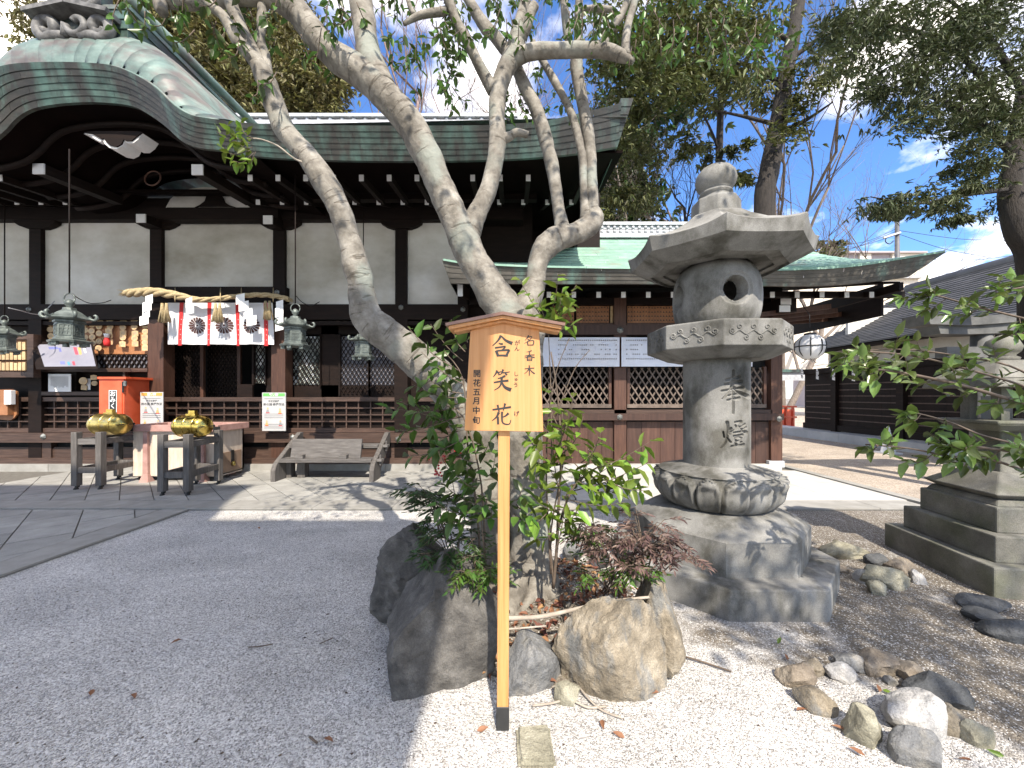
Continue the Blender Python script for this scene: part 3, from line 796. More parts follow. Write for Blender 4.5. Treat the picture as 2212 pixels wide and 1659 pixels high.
# the corner end of the eave, raked forward
cz = [interp(eb, X(1335, YE)), interp(et, X(1362, YE))]
for k in range(6):
    za, zc = cz[0] + (cz[1] - cz[0]) * k / 6, cz[0] + (cz[1] - cz[0]) * (k + 1) / 6
    xa, xc = X(1334, YE) + 0.17 * k / 6, X(1334, YE) + 0.17 * (k + 1) / 6
    ya_, yc_ = YE - 0.2 * k / 6 + .004, YE - 0.2 * (k + 1) / 6 + .012
    v = [(X(1333, YE), ya_, za), (xa, ya_, za), (xc, yc_, zc), (X(1333, YE), yc_, zc)]
    v += [(a_, 11.0, c_) for a_, b_, c_ in v]
    link("copper_sheet", mesh("copper_sheet", v, [(0, 1, 2, 3), (1, 5, 6, 2), (4, 0, 3, 7), (0, 4, 5, 1), (3, 2, 6, 7)]), M_COPPER, hall)
# curved gable over the entrance
kb = wtab([(-140, 330), (-90, 327), (-50, 320), (-15, 308), (15, 285), (40, 258), (74, 238), (124, 228), (174, 224), (223, 224), (285, 231), (322, 248), (360, 275), (397, 308), (434, 322), (484, 327), (549, 336)], YE)
kt = wtab([(-140, 270), (-100, 262), (-60, 240), (-25, 208), (0, 190), (30, 170), (74, 161), (149, 158), (223, 160), (273, 166), (322, 186), (360, 211), (397, 246), (427, 265), (460, 274), (549, 284)], YE)
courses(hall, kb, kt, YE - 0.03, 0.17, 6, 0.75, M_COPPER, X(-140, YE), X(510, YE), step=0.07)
# dark curved ceiling under the gable
v, f = [], []
for i, (a, b) in enumerate([q_ for q_ in kb if q_[0] > X(-139, YE)]):
    for yy in (YE + .0, 6.3, 7.6): v.append((a, yy, b + .015 + (yy - YE) * .05))
for i in range(len(v) // 3 - 1):
    for j in range(2): f.append((3 * i + j, 3 * i + j + 1, 3 * i + j + 4, 3 * i + j + 3))
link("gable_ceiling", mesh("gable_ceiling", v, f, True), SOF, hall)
for yy in (5.9, 6.35, 6.8, 7.25):
    tube("gable_rib", hall, [Vector((a, yy, b - .03 + (yy - YE) * .05)) for a, b in kb if X(-135, YE) < a < X(500, YE)][::3], .05, MW_DARK, seg=4, sub=1)
# vault of the curved gable: bent copper sheets with raised seams, from the lip up and over
lip = kt
KC = X(161, YE)
def vault_pt(x, t):
    """t 0 at the lip, 1 over the shoulder, 2 far back."""
    z = interp(lip, x)
    steep = max(0.0, (z - 5.27) / 0.85)
    hgt = 0.16 + 0.62 * steep
    if t <= 1:
        a = t * math.pi / 2
        return Vector((x * 1.0 + (x - KC) * 0.05 * t, YE - 0.10 + 0.52 * (1 - math.cos(a)), z + 0.01 + hgt * math.sin(a)))
    return Vector((x + (x - KC) * 0.05, YE + 0.42 + (t - 1) * 4.2, z + 0.01 + hgt + (t - 1) * 0.35))
ks = []
x = X(-130, YE)
while x < X(500, YE):
    ks.append(x); x += 0.205
for i in range(len(ks) - 1):
    v, f = [], []
    skew = 0.42 * math.tanh((ks[i] - KC) * 1.4)
    nt_ = [0, .12, .25, .4, .55, .7, .85, 1.0, 1.3, 1.7, 2.0]
    for t in nt_:
        for j in range(4):
            u = j / 3
            xx = ks[i] + (ks[i + 1] - ks[i]) * u + skew * (min(t, 1) - 0.5) * 0.9
            p = vault_pt(xx, t)
            p.z += 0.03 * (1 - u)
            v.append(p)
    for a in range(len(nt_) - 1):
        for j in range(3): f.append((a * 4 + j, a * 4 + j + 1, (a + 1) * 4 + j + 1, (a + 1) * 4 + j))
    base = len(v)
    for a in range(len(nt_)):                    # the seam edge turned down on the left of every sheet
        v.append(v[a * 4] - Vector((0.004, 0, 0.05)))
    for a in range(len(nt_) - 1): f.append((a * 4, (a + 1) * 4, base + a + 1, base + a))
    link("copper_sheet", mesh("copper_sheet", v, f, True), M_COPPERV, hall)
tube("gable_lip", hall, [Vector((a, YE - 0.14, b + 0.012)) for a, b in kt if a < X(505, YE)][::2], 0.022, M_COPPERV, seg=6, sub=1)
# box ridge running back over the gable and its ornament
for k in range(4):
    z0 = 6.62 + k * 0.13
    w = 0.50 + 0.02 * k
    box("ridge_course", hall, KC - w, KC + w + 0.1, 5.66 - 0.015 * k, 9.6, z0, z0 + 0.127, M_COPPER)
box("ridge_cap", hall, KC - 0.62, KC + 0.68, 5.6, 9.6, 7.14, 7.2, M_COPPERV)
tube("ridge_roll", hall, [Vector((KC + 0.66, 5.6, 7.3)), Vector((KC + 0.66, 9.6, 7.42))], 0.08, M_COPPERV, seg=8, sub=1)
M_ORN = M("pale_bronze_ornament", [(0.3, (0.05, 0.05, 0.048)), (0.7, (0.2, 0.198, 0.192))], 9, 0.6, 0.3, 30)
def spiral(cx, cz, r, y, turns=1.25, sgn=1, a0=0):
    return [Vector((cx + sgn * r * (1 - 0.62 * t) * math.cos(a0 + t * turns * 2 * math.pi), y, cz + r * (1 - 0.62 * t) * math.sin(a0 + t * turns * 2 * math.pi))) for t in [i / 14 for i in range(15)]]
oy = 5.55
orn = P(160, 60, oy)
for sgn in (-1, 1):
    tube("ornament_scroll", hall, [Vector((orn.x + sgn * 0.1, oy, orn.z - 0.13)), Vector((orn.x + sgn * 0.3, oy, orn.z - 0.12))] + spiral(orn.x + sgn * 0.38, orn.z, 0.16, oy, 1.2, sgn, -math.pi / 2), [0.07] * 12 + [0.05] * 5, M_ORN, seg=8, sub=2)
tube("ornament_scroll", hall, [Vector((orn.x - 0.1, oy - 0.03, orn.z - 0.15))] + spiral(orn.x + 0.08, orn.z + 0.02, 0.17, oy - 0.03, 0.9, 1, math.pi), 0.05, M_ORN, seg=8, sub=2)
box("ornament_body", hall, orn.x - 0.46, orn.x + 0.46, oy + 0.03, oy + 0.3, orn.z - 0.19, orn.z + 0.12, M_COPPER)
for sgn in (-1, 1):
    bar("ornament_roof", hall, (orn.x, oy - 0.02, orn.z + 0.27), (orn.x + sgn * 0.6, oy - 0.02, orn.z + 0.14), 0.24, 0.06, M_ORN)
    tube("ornament_scroll", hall, spiral(orn.x + sgn * 0.2, orn.z + 0.42, 0.13, oy, 1.2, sgn, -math.pi / 2), 0.055, M_ORN, seg=8, sub=2)
box("ornament_crown", hall, orn.x - 0.3, orn.x + 0.3, oy, oy + 0.25, orn.z + 0.3, orn.z + 0.75, M_COPPER)

# main roof slope and tiled ridge
for xa_, xb_, y0_ in ((-13, KX0, 5.35), (KX0, KX1, 7.6), (KX1, 1.6, 5.35)):
    v, f = [], []
    for i in range(13):
        yy = y0_ + (10.1 - y0_) * i / 12; t = (yy - 5.5) / 4.6
        zz = 5.30 + 1.35 * t + 1.75 * t * t
        v += [(xa_, yy, zz), (xb_, yy, zz + (0.12 * (1 - t) if xb_ > 0 else 0))]
    for i in range(12): f.append((2 * i, 2 * i + 1, 2 * i + 3, 2 * i + 2))
    link("roof_slope", mesh("roof_slope", v, f, True), M_COPPERV, hall)
dbox("side_body", hall, 1000, 1296, 300, 900, D0 + 1.6, 0.1, MW_DARK)
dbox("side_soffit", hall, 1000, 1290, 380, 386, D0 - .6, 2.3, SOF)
RD = 10.0
zr = Z(288, RD)
for k, (h_, ov) in enumerate(((0.10, 0.06), (0.02, -0.02), (0.10, 0.02), (0.02, -0.02), (0.08, 0.05))):
    if h_ > 0.05:
        x = X(505, RD)
        while x < X(1142, RD):
            xe = min(x + 0.3, X(1142, RD))
            box("ridge_tile", hall, x + .002, xe - .002, RD - 0.1 - ov, RD + 0.2, zr, zr + h_, M_TILE); x = xe
    else:
        for q in range(int((X(1142, RD) - X(505, RD)) / 0.3)):
            xx = X(505, RD) + (q + .5) * 0.3
            link("eyebrow_tile", lathe_me("eyebrow_tile", [(0.06, zr), (0.06, zr + 0.068)], 8, xx, RD - 0.06), M_TILE, hall)
        zr += 0.05
    zr += h_
box("ridge_end_tile", hall, X(1118, RD), X(1150, RD), RD - 0.22, RD + 0.2, Z(289, RD), Z(258, RD), M_TILE)
# ---------------------------------------------------------------- the lower wing on the right
wing = empty("shrine_wing", (2.5, FY, 0), "low timber wing with green copper roof right of the shrine hall", "building")
WE = 6.28                                         # eave line
WX0, WX1 = X(957, WE), X(2033, WE)
wb = smooth_tab([(WX0 + 0.12, Z(612, WE)), (X(1150, WE), Z(613, WE)), (X(1400, WE), Z(613, WE)), (X(1600, WE), Z(616, WE)), (X(1720, WE), Z(618, WE)), (X(1830, WE), Z(614, WE)), (X(1940, WE), Z(601, WE)), (X(1965, WE), Z(597, WE))])
wt = smooth_tab([(WX0, Z(566, WE)), (X(1000, WE), Z(573, WE)), (X(1150, WE), Z(581, WE)), (X(1400, WE), Z(585, WE)), (X(1600, WE), Z(588, WE)), (X(1720, WE), Z(587, WE)), (X(1830, WE), Z(580, WE)), (X(1940, WE), Z(563, WE)), (X(2035, WE), Z(547, WE))])
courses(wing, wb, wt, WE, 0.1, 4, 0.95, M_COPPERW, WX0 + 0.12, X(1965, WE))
for xe, sg in ((WX0 + .12, -1), (X(1965, WE), 1)):   # raked ends of the eave
    xtip = WX0 if sg < 0 else X(2033, WE)
    zb0, zt0 = interp(wb, xe), interp(wt, xtip); zt1 = interp(wt, xe)
    for k in range(4):
        f0, f1 = k / 4, (k + 1) / 4
        v = [(xe, WE + .004 - .1 * f0, zb0 + (zt1 - zb0) * f0), (xe + (xtip - xe) * f0, WE + .004 - .1 * f0, zb0 + (zt0 - zb0) * f0),
             (xe + (xtip - xe) * f1, WE + .012 - .1 * f1, zb0 + (zt0 - zb0) * f1), (xe, WE + .012 - .1 * f1, zb0 + (zt1 - zb0) * f1)]
        v += [(a_, b_ + 0.8, c_ + (.1 if sg > 0 else 0)) for a_, b_, c_ in v]
        link("copper_sheet", mesh("copper_sheet", v, [(0, 1, 2, 3), (4, 7, 6, 5), (1, 5, 6, 2), (0, 4, 5, 1), (3, 2, 6, 7)]), M_COPPERW, wing)
# stepped courses of the roof slope
NR = 15
def wroof(t): return (WE - 0.1 + 3.85 * t, 0.0 + 1.05 * t + 1.02 * t * t)
for k in range(NR):
    t0, t1 = k / NR, (k + 1) / NR
    ya, ha = wroof(t0); yb, hb = wroof(t1)
    x = WX0 + 0.02 - (k % 3) * 0.4
    xr = X(2033, WE) - 0.03
    while x < xr:
        u0, u1 = max(x, WX0 + .02), min(x + 1.15, xr)
        x += 1.15
        if u1 - u0 < 0.05: continue
        v, f = [], []
        m_ = 5
        for i in range(m_ + 1):
            xx = u0 + 0.002 + (u1 - u0 - 0.004) * i / m_
            lift = interp(wt, xx) - interp(wt, X(1400, WE)); lift *= (1 - t0) ** 2
            base = interp(wt, X(1400, WE)) + lift
            v += [(xx, ya - 0.015, base + ha + 0.022), (xx, yb + 0.02, base + hb + 0.006), (xx, ya - 0.015, base + ha - 0.01)]
        for i in range(m_):
            a, b = 3 * i, 3 * (i + 1)
            f += [(a, b, b + 1, a + 1), (a + 2, b + 2, b, a)]
        link("roof_sheet", mesh("roof_sheet", v, f), M_COPPERG, wing)
# verge edge on the right
box("verge_board", wing, xr - 0.06, xr - 0.02, 7.2, 10.0, 3.0, 3.6, MW_DARK)
RW = 10.02
zr = Z(518, RW)
for k, h_ in enumerate((0.12, 0.1, 0.1, 0.09)):
    x = X(1225, RW)
    while x < X(1690, RW):
        xe = min(x + 0.32, X(1690, RW))
        box("ridge_tile", wing, x + .003, xe - .003, RW - 0.12 - (0.05 if k in (0, 3) else 0.0), RW + 0.2, zr, zr + h_ - 0.012, M_TILE); x = xe
    if k in (1, 2):
        for q in range(int((X(1690, RW) - X(1225, RW)) / 0.16)):
            xx = X(1225, RW) + (q + .5) * 0.16
            if X(1480, RW) < xx: break
            link("round_tile_end", lathe_me("round_tile_end", [(0.045, zr + .01), (0.045, zr + .08)], 8, xx, RW - 0.115), M_TILE, wing)
    zr += h_
# soffit and rafters
slope_board("soffit", wing, WX0 + .2, X(1955, WE), 6.36, 3.36, 9.6, 4.1, 0.03, SOF)
for i in range(-4, 13):
    xr_ = X(1400, 6.8) + i * 0.4385
    if xr_ > 6.45: continue
    r_ = bar("rafter", wing, (xr_, 6.8, 3.29), (xr_, 8.6, 3.72), 0.075, 0.1, MW_DARK)
    box("white_end", r_, xr_ - 0.038, xr_ + 0.038, 6.786, 6.799, 3.235, 3.335, M_WHITE)
r_ = bar("end_rafter", wing, (X(994, 6.6), 6.6, Z(625, 6.6)), (X(994, 6.6), 8.4, Z(625, 6.6) + .3), 0.1, 0.2, MW_DARK)
box("white_end", r_, X(988.5, 6.59), X(999.5, 6.59), 6.585, 6.598, Z(640, 6.59), Z(611, 6.59), M_WHITE)
dbox("eave_beam", wing, 1650, 1955, 629, 641, 6.9, 0.12, MW_DARK)
box("end_barge", wing, 6.55, 6.62, 6.5, 9.5, 3.28, 3.42, MW_DARK)
r_ = box("purlin_end", wing, X(1689, 7.2), X(1725, 7.2), 7.25, 9.5, Z(672, 7.2), Z(643, 7.2), MW_DARK)
box("white_end", r_, X(1690, 7.2), X(1712, 7.2), 7.235, 7.249, Z(657, 7.2), Z(643, 7.2), M_WHITE)
box("white_end", r_, X(1686, 7.2), X(1709, 7.2), 7.22, 7.233, Z(673, 7.2), Z(659, 7.2), M_WHITE)
for k in range(4):
    xk = X(1725, 7.2) + k * 0.42
    bar("side_rafter", wing, (xk - 0.9, 7.4 + k * 0.35, 3.02 + k * .02), (xk + 0.75, 7.4 + k * .35, 3.22), 0.07, 0.09, MW_POST)
# frame
W0 = FY
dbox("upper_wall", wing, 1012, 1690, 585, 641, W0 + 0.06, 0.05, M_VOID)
dbox("frieze_beam", wing, 1010, 1690, 641, 658, W0 - 0.02, 0.2, MW_DARK)
for px, w in ((1340, 13), (1678, 12), (1120, 12)):
    dbox("post", wing, px - w, px + w, 640, 1005, W0 - 0.03, 0.22, MW_POST)
dbox("middle_beam", wing, 1130, 1690, 702, 723, W0 - 0.07, 0.16, MW_PLANK)
dbox("dark_lintel", wing, 1130, 1690, 722, 730, W0 + 0.02, 0.1, MW_DARK)
hexboss(wing, 1340, 713, W0 - 0.08, 0.07)
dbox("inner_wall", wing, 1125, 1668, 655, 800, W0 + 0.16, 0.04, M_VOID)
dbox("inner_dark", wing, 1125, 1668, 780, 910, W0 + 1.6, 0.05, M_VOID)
dbox("plaque_sill", wing, 1133, 1326, 698, 703, W0 + 0.0, 0.12, MW_PLANK)
dbox("plaque_sill", wing, 1354, 1664, 698, 703, W0 + 0.0, 0.12, MW_PLANK)
def plaques(a, b, n):
    for i in range(n):
        u0, u1 = a + (b - a) * i / n, a + (b - a) * (i + 1) / n
        pq = dbox("name_plaque", wing, u0 + .3, u1 - .3, 661 + rng.uniform(0, .6), 697.5, W0 + 0.07, 0.012, M_ORANGE)
        cxp = (u0 + u1) / 2
        for k in range(4):
            pc = P(cxp, 665.5 + k * 9 + rng.uniform(-.5, .5), W0 + 0.068)
            s__ = 0.018
            link("brush_mark", mesh("brush_mark", [(pc.x - s__, pc.y, pc.z - .006), (pc.x + s__, pc.y, pc.z - .006), (pc.x + s__, pc.y, pc.z + .004), (pc.x + .006, pc.y, pc.z + .008), (pc.x + .006, pc.y, pc.z + .026), (pc.x - .006, pc.y, pc.z + .026), (pc.x - .006, pc.y, pc.z + .008), (pc.x - s__, pc.y, pc.z + .004)], [tuple(range(8))]), M_INK, pq)
plaques(1196, 1240, 7); plaques(1245, 1316, 11); plaques(1355, 1462, 17)
dbox("name_plaque", wing, 1318.5, 1324, 661, 697.5, W0 + 0.07, 0.012, M_EMA)
# lattice windows in mitred frames
for a, b in ((1150, 1321), (1355, 1656)):
    lattice(wing, a + 5, b - 5, 794, 873, W0 + 0.06, 0.118, 0.026, MW_SLAT, 0.022, 57)
    for q in ((a, a + 6, 792, 881), (b - 6, b, 792, 881)): dbox("window_stile", wing, q[0], q[1], q[2], q[3], W0 + 0.02, 0.08, MW_POST)
    dbox("window_sill", wing, a, b, 873, 881, W0 + 0.0, 0.1, MW_SLAT)
dbox("lower_rail", wing, 1130, 1668, 885, 893, W0 - 0.03, 0.12, MW_BEAM)
dbox("ground_beam", wing, 1125, 1694, 893.5, 908, W0 - 0.12, 0.18, MW_PLANK)
for px, py in ((1339, 901), (1684, 905)): hexboss(wing, px, py, W0 - 0.13, 0.06)
pxs = [1133, 1166, 1196, 1234, 1270, 1300, 1327]
pxs2 = [1354, 1386, 1426, 1458, 1490, 1530, 1565, 1600, 1632, 1663]
for seq in (pxs, pxs2):
    for a, b in zip(seq, seq[1:]):
        dbox("wall_plank", wing, a + .4, b - .4, 911, 1005, W0 + 0.03 + rng.uniform(0, .006), 0.03, MW_PLANK)
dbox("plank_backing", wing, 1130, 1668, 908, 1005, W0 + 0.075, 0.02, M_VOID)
for i in range(4):
    dbox("base_stone", wing, 1018 + i * 168, 1018 + (i + 1) * 168 - 1, 1004, 1020, W0 - 0.1, 0.3, M_PAVER)
dbox("post_shoe", wing, 1662, 1695, 996, 1010, W0 - 0.07, 0.28, M_CONC)
# vinyl name banners tied over the windows
for a, b, lab in ((1167, 1338, "bluish white name banner with grey columns of print, left of the middle post"), (1342, 1625, "bluish white name banner running behind the tall stone lantern")):
    e = empty("name_banner", P((a + b) / 2, 792, W0 - 0.1), lab, "banner")
    nx = 40
    v, f = [], []
    for i in range(nx + 1):
        for j in range(9):
            xx = X(a + (b - a) * i / nx, W0 - 0.1); zz = Z(729 + 63 * j / 8, W0 - 0.1)
            v.append((xx, W0 - 0.11 + 0.012 * mnoise.noise(Vector((xx * 2.2, zz * 3, a))) + 0.006 * mnoise.noise(Vector((xx * 7, zz * 5, 3.0))), zz))
    for i in range(nx):
        for j in range(8): f.append((i * 9 + j, i * 9 + j + 1, (i + 1) * 9 + j + 1, (i + 1) * 9 + j))
    link("sheet", mesh("sheet", v, f, True), M_PAPERB, e)
    V, Fc = [], []
    for row, yy in enumerate((735, 745, 755, 765, 775)):
        px = a + 40 if a < 1200 else a + 12
        while px < min(b - 5, 1480):
            if row in (0, 4) or rng.random() < 0.55:
                c = P(px, yy, W0 - 0.128); w = 0.011
                k = len(V)
                V += [(c.x - w, c.y, c.z - w), (c.x + w, c.y, c.z - w), (c.x + w, c.y, c.z + w), (c.x - w, c.y, c.z + w)]
                Fc.append((k, k + 1, k + 2, k + 3))
            px += 4.6
    link("printed_names", mesh("printed_names", V, Fc), M_GREYINK, e)
    if a < 1200:
        for i in range(2): pass

# ---------------------------------------------------------------- grey tiled hall on the far right
rb = empty("tiled_hall", (12.5, 11, 0), "dark timber hall with grey tiled roof on the far right", "building")
RE, RZ = 10.2, 3.06
Ya, Yb = 4.0, 13.7
nrow = 26
for k in range(nrow):
    t0, t1 = k / nrow, (k + 1) / nrow
    def rp(t): return (RE + 3.85 * t, RZ + 1.75 * t + 0.45 * t * t)
    (xa, za), (xb, zb) = rp(t0), rp(t1)
    y = Ya - (k % 2) * 0.6
    while y < Yb:
        y0_, y1_ = max(y, Ya) + .004, min(y + 2.4, Yb) - .004
        y += 2.4
        if y1_ - y0_ < .1: continue
        v = [(xa - .02, y0_, za + .035), (xa - .02, y1_, za + .035), (xb + .02, y1_, zb + .01), (xb + .02, y0_, zb + .01), (xa - .02, y0_, za - .02), (xa - .02, y1_, za - .02)]
        link("roof_tile_row", mesh("roof_tile_row", v, [(0, 3, 2, 1), (4, 0, 1, 5), (1, 2, 5), (0, 4, 3)]), M_TILED, rb)
tube("ridge", rb, [Vector((14.1, Ya, 5.3)), Vector((14.1, Yb, 5.3))], 0.16, M_TILED, seg=8, sub=1)
box("eave_board", rb, RE + .05, RE + .2, Ya, Yb, RZ - .13, RZ - .03, MW_DARK)
v = [(10.3, Ya, 2.96), (10.3, Yb, 2.96), (14, Yb, 4.6), (14, Ya, 4.6)]
link("soffit", mesh("soffit", v, [(0, 1, 2, 3)]), SOF, rb)
box("plaster_band", rb, 11.02, 11.2, Ya, Yb - .3, 2.35, 3.2, M_PLASTER)
box("gable_wall", rb, 11.1, 14, Yb - 1.0, Yb - .9, 0.2, 4.4, M_PLASTER)
yy = Ya
k = 0
while yy < 14.4:
    box("post", rb, 10.93, 11.13, yy, yy + .2, 0.28, 2.95, MW_DARK)
    box("tie_beam", rb, 10.97, 11.12, yy + .2, min(yy + 2.25, 14.5), 2.3, 2.48, MW_DARK)
    box("rail", rb, 10.97, 11.12, yy + .2, min(yy + 2.25, 14.5), 0.3, 0.5, MW_DARK)
    y2 = yy + .2
    while y2 < min(yy + 2.24, 14.4):
        w = min(.27, min(yy + 2.25, 14.5) - y2)
        if w > .05: box("wall_plank", rb, 11.04, 11.07, y2 + .002, y2 + w - .002, .5, 2.3, MW_POST if False else MW_DARK)
        y2 += .27
    for j in range(7):
        zz = .68 + j * .2
        box("cross_rail", rb, 11.015, 11.035, yy + .22, min(yy + 2.2, 14.4), zz, zz + .03, MW_BEAM)
    yy += 2.25
yy = Ya
while yy < 15.4:
    box("platform_stone", rb, 10.5, 11.3, yy + .003, yy + 1.39, 0.0, 0.28, M_CONC); yy += 1.395
M_SHIDE = M_PAPER
def shide(name, c, n, w, h, lean, lab, group, yaw=0.0, tilt=0.0):
    """Folded zigzag paper strip hanging from c."""
    e = empty(name, c, lab, "paper streamer", group)
    v, f = [], []
    for k in range(n):
        off = lean * k
        ang = R(24 if k % 2 else -24)
        q = [(-w / 2, 0), (w / 2, 0.25 * h), (w / 2, -0.95 * h + 0.25 * h), (-w / 2, -0.95 * h)]
        b = len(v)
        for a_, z_ in q:
            lx, lz = a_ + off, z_ - k * h * 0.72
            v.append(Vector((lx * math.cos(yaw), lx * math.sin(yaw) - 0.012 * (k % 2) + (0.02 * math.sin(ang) * (1 if a_ > 0 else -1)), lz)) + Vector(c))
        f.append((b, b + 1, b + 2, b + 3))
    o_ = link("folded_paper", mesh("folded_paper", v, f), M_SHIDE, e)
    return e
for i, px in enumerate((1735, 1768, 1803, 1846, 1881)):
    d_ = 10.93 / (px - HX) * F
    e = shide("paper_streamer", Vector((10.88, d_, Z(797 + i * .6, d_))), 4, 0.1, 0.12, 0.0, "small white paper streamer on the far right hall's wall, %s from the stone lantern" % ("first", "second", "third", "fourth", "fifth")[i], "paper streamers along the far right hall", yaw=R(90))

# vermilion screen beyond the passage
vs = empty("vermilion_screen", (10.2, 16.5, 0), "red lattice screen far down the passage past the wing's corner", "screen")
for i in range(7):
    xx = 10.25 + i * 0.3
    box("slat", vs, xx, xx + .07, 16.5, 16.6, 0.1, 1.0, M_VERM)
for zz in (0.1, 0.55, 1.0): box("rail", vs, 10.2, 12.2, 16.46, 16.64, zz, zz + .07, M_VERM)
for xx in (10.2, 11.5): box("post", vs, xx, xx + .13, 16.7, 16.85, 0, 3.0, M_VERM)
box("panel", vs, 10.1, 12.5, 17.0, 17.1, 0, 0.9, M_VERM)
box("roof_board", vs, 9.9, 12.6, 16.2, 17.2, 2.5, 2.62, M_COPPER)
box("fascia", vs, 9.95, 12.5, 16.3, 16.4, 2.15, 2.5, M_TILE)

# far buildings, pole and wires
fb = empty("apartment_block", (38, 44, 0), "pale beige and mauve flat roofed block behind the wing roof", "building")
d_ = 44
for a, b, m_ in ((1795, 1858, M_MAUVE), (1858, 1882, M_BEIGE), (1882, 1928, M_MAUVE), (1928, 2003, M_BEIGE)):
    dbox("wall_panel", fb, a, b, 545, 880, d_ + (0.0 if m_ is M_BEIGE else 0.25), 6, m_)
dbox("parapet", fb, 1790, 2004, 542, 545.5, d_ - 0.3, 6.5, M_MAUVE)
for a, b in ((1800, 1856), (1884, 1926)):
    for y0 in (563, 600, 640): dbox("window", fb, a, b, y0, y0 + 14, d_ + .15, .3, M_GLASSD)
fb2 = empty("beige_house", (15, 24, 0), "sunlit beige house wall showing under the wing's eave", "building")
dbox("wall", fb2, 1690, 1990, 600, 800, 26, 5, M_BEIGE)
dbox("wall_panel", fb2, 1860, 1900, 640, 690, 25.8, .2, M_MAUVE)
dbox("roof_edge", fb2, 1685, 1995, 596, 600, 25.7, 5.6, M_CONC)
up = empty("utility_pole", (X(1938, 28), 28, 0), "grey concrete utility pole with crossarm above the wing roof", "utility pole")
c = P(1938, 480, 28)
tube("shaft", up, [Vector((c.x, 28, 0)), Vector((c.x, 28, c.z + 1))], [0.2, 0.13], M_TILED, seg=10, sub=1)
bar("crossarm", up, P(1908, 514, 28), P(1945, 502, 27.8), 0.12, 0.12, M_CONC)
tube("bracket", up, [P(1915, 512, 28), P(1913, 522, 28), P(1922, 527, 28), P(1930, 520, 28)], 0.035, M_IRON, seg=5, sub=3)
for i, (a, b) in enumerate((((1730, 565), (1935, 500)), ((1760, 545), (1935, 508)), ((1820, 530), (1936, 494)), ((1940, 505), (2140, 556)), ((2000, 560), (2212, 548)), ((1960, 600), (2212, 555)), ((1942, 498), (2212, 520)))):
    p0, p1 = P(a[0], a[1], 28), P(b[0], b[1], 28)
    mid = (p0 + p1) / 2 - Vector((0, 0, 0.25))
    o_ = tube("overhead_wire", None, [p0, mid, p1], 0.018, M_IRON, seg=4, sub=5)
    tag(o_, "thin dark overhead wire " + ("sloping down left of the utility pole, lowest", "sloping down left of the utility pole, middle", "sloping down left of the utility pole, highest", "dropping from the pole towards the right-hand tiled roof", "level just above the right-hand tiled roof", "rising along the slope of the right-hand tiled roof", "running right from the pole's top")[i], "wire", "overhead wires by the utility pole")
# ---------------------------------------------------------------- tall stone lantern
LX, LY = 1.775, 3.35
lant = empty("stone_lantern", (LX, LY, 0), "tall grey stone lantern carved with two characters, beside the tree", "stone lantern")
def octa(a, z, flare=0.0, rot=22.5, cx=LX, cy=LY):
    c = a / math.cos(R(22.5))
    return [Vector((cx + c * math.cos(R(rot + 45 * k)), cy + c * math.sin(R(rot + 45 * k)), z)) for k in range(8)]
def octa_solid(name, rings, bev=0.012, mat=M_STONE, parent=lant):
    v, f = [], []
    for a, z in rings: v += octa(a, z)
    n = len(rings)
    for i in range(n - 1):
        for k in range(8): f.append((i * 8 + k, i * 8 + (k + 1) % 8, (i + 1) * 8 + (k + 1) % 8, (i + 1) * 8 + k))
    f += [tuple(range(7, -1, -1)), tuple((n - 1) * 8 + k for k in range(8))]
    me = mesh(name, v, f)
    if bev: bevel_me(me, bev, 2)
    return link(name, me, mat, parent)
octa_solid("base_step", [(0.80, -0.05), (0.80, 0.21)])
# domed step: octagonal skirt rising into a smooth shoulder
seg = 64
v, f = [], []
prof = [(0.63, 0.21, 0.0), (0.63, 0.455, 0.0), (0.595, 0.492, 0.1), (0.55, 0.522, 0.4), (0.50, 0.55, 0.75), (0.43, 0.575, 1.0), (0.3, 0.58, 1.0)]
for a, z, rd in prof:
    for k in range(seg):
        th = 2 * math.pi * k / seg
        m_ = (th + math.pi / 8) % (math.pi / 4) - math.pi / 8
        ro = a / math.cos(m_); r = ro * (1 - rd) + a * rd
        v.append((LX + r * math.cos(th), LY + r * math.sin(th), z))
for i in range(len(prof) - 1):
    for k in range(seg): f.append((i * seg + k, i * seg + (k + 1) % seg, (i + 1) * seg + (k + 1) % seg, (i + 1) * seg + k))
f.append(tuple((len(prof) - 1) * seg + k for k in range(seg)))
me = mesh("domed_step", v, f, True)
try: me.set_sharp_from_angle(angle=R(22))
except Exception: pass
link("domed_step", me, M_STONE, lant)
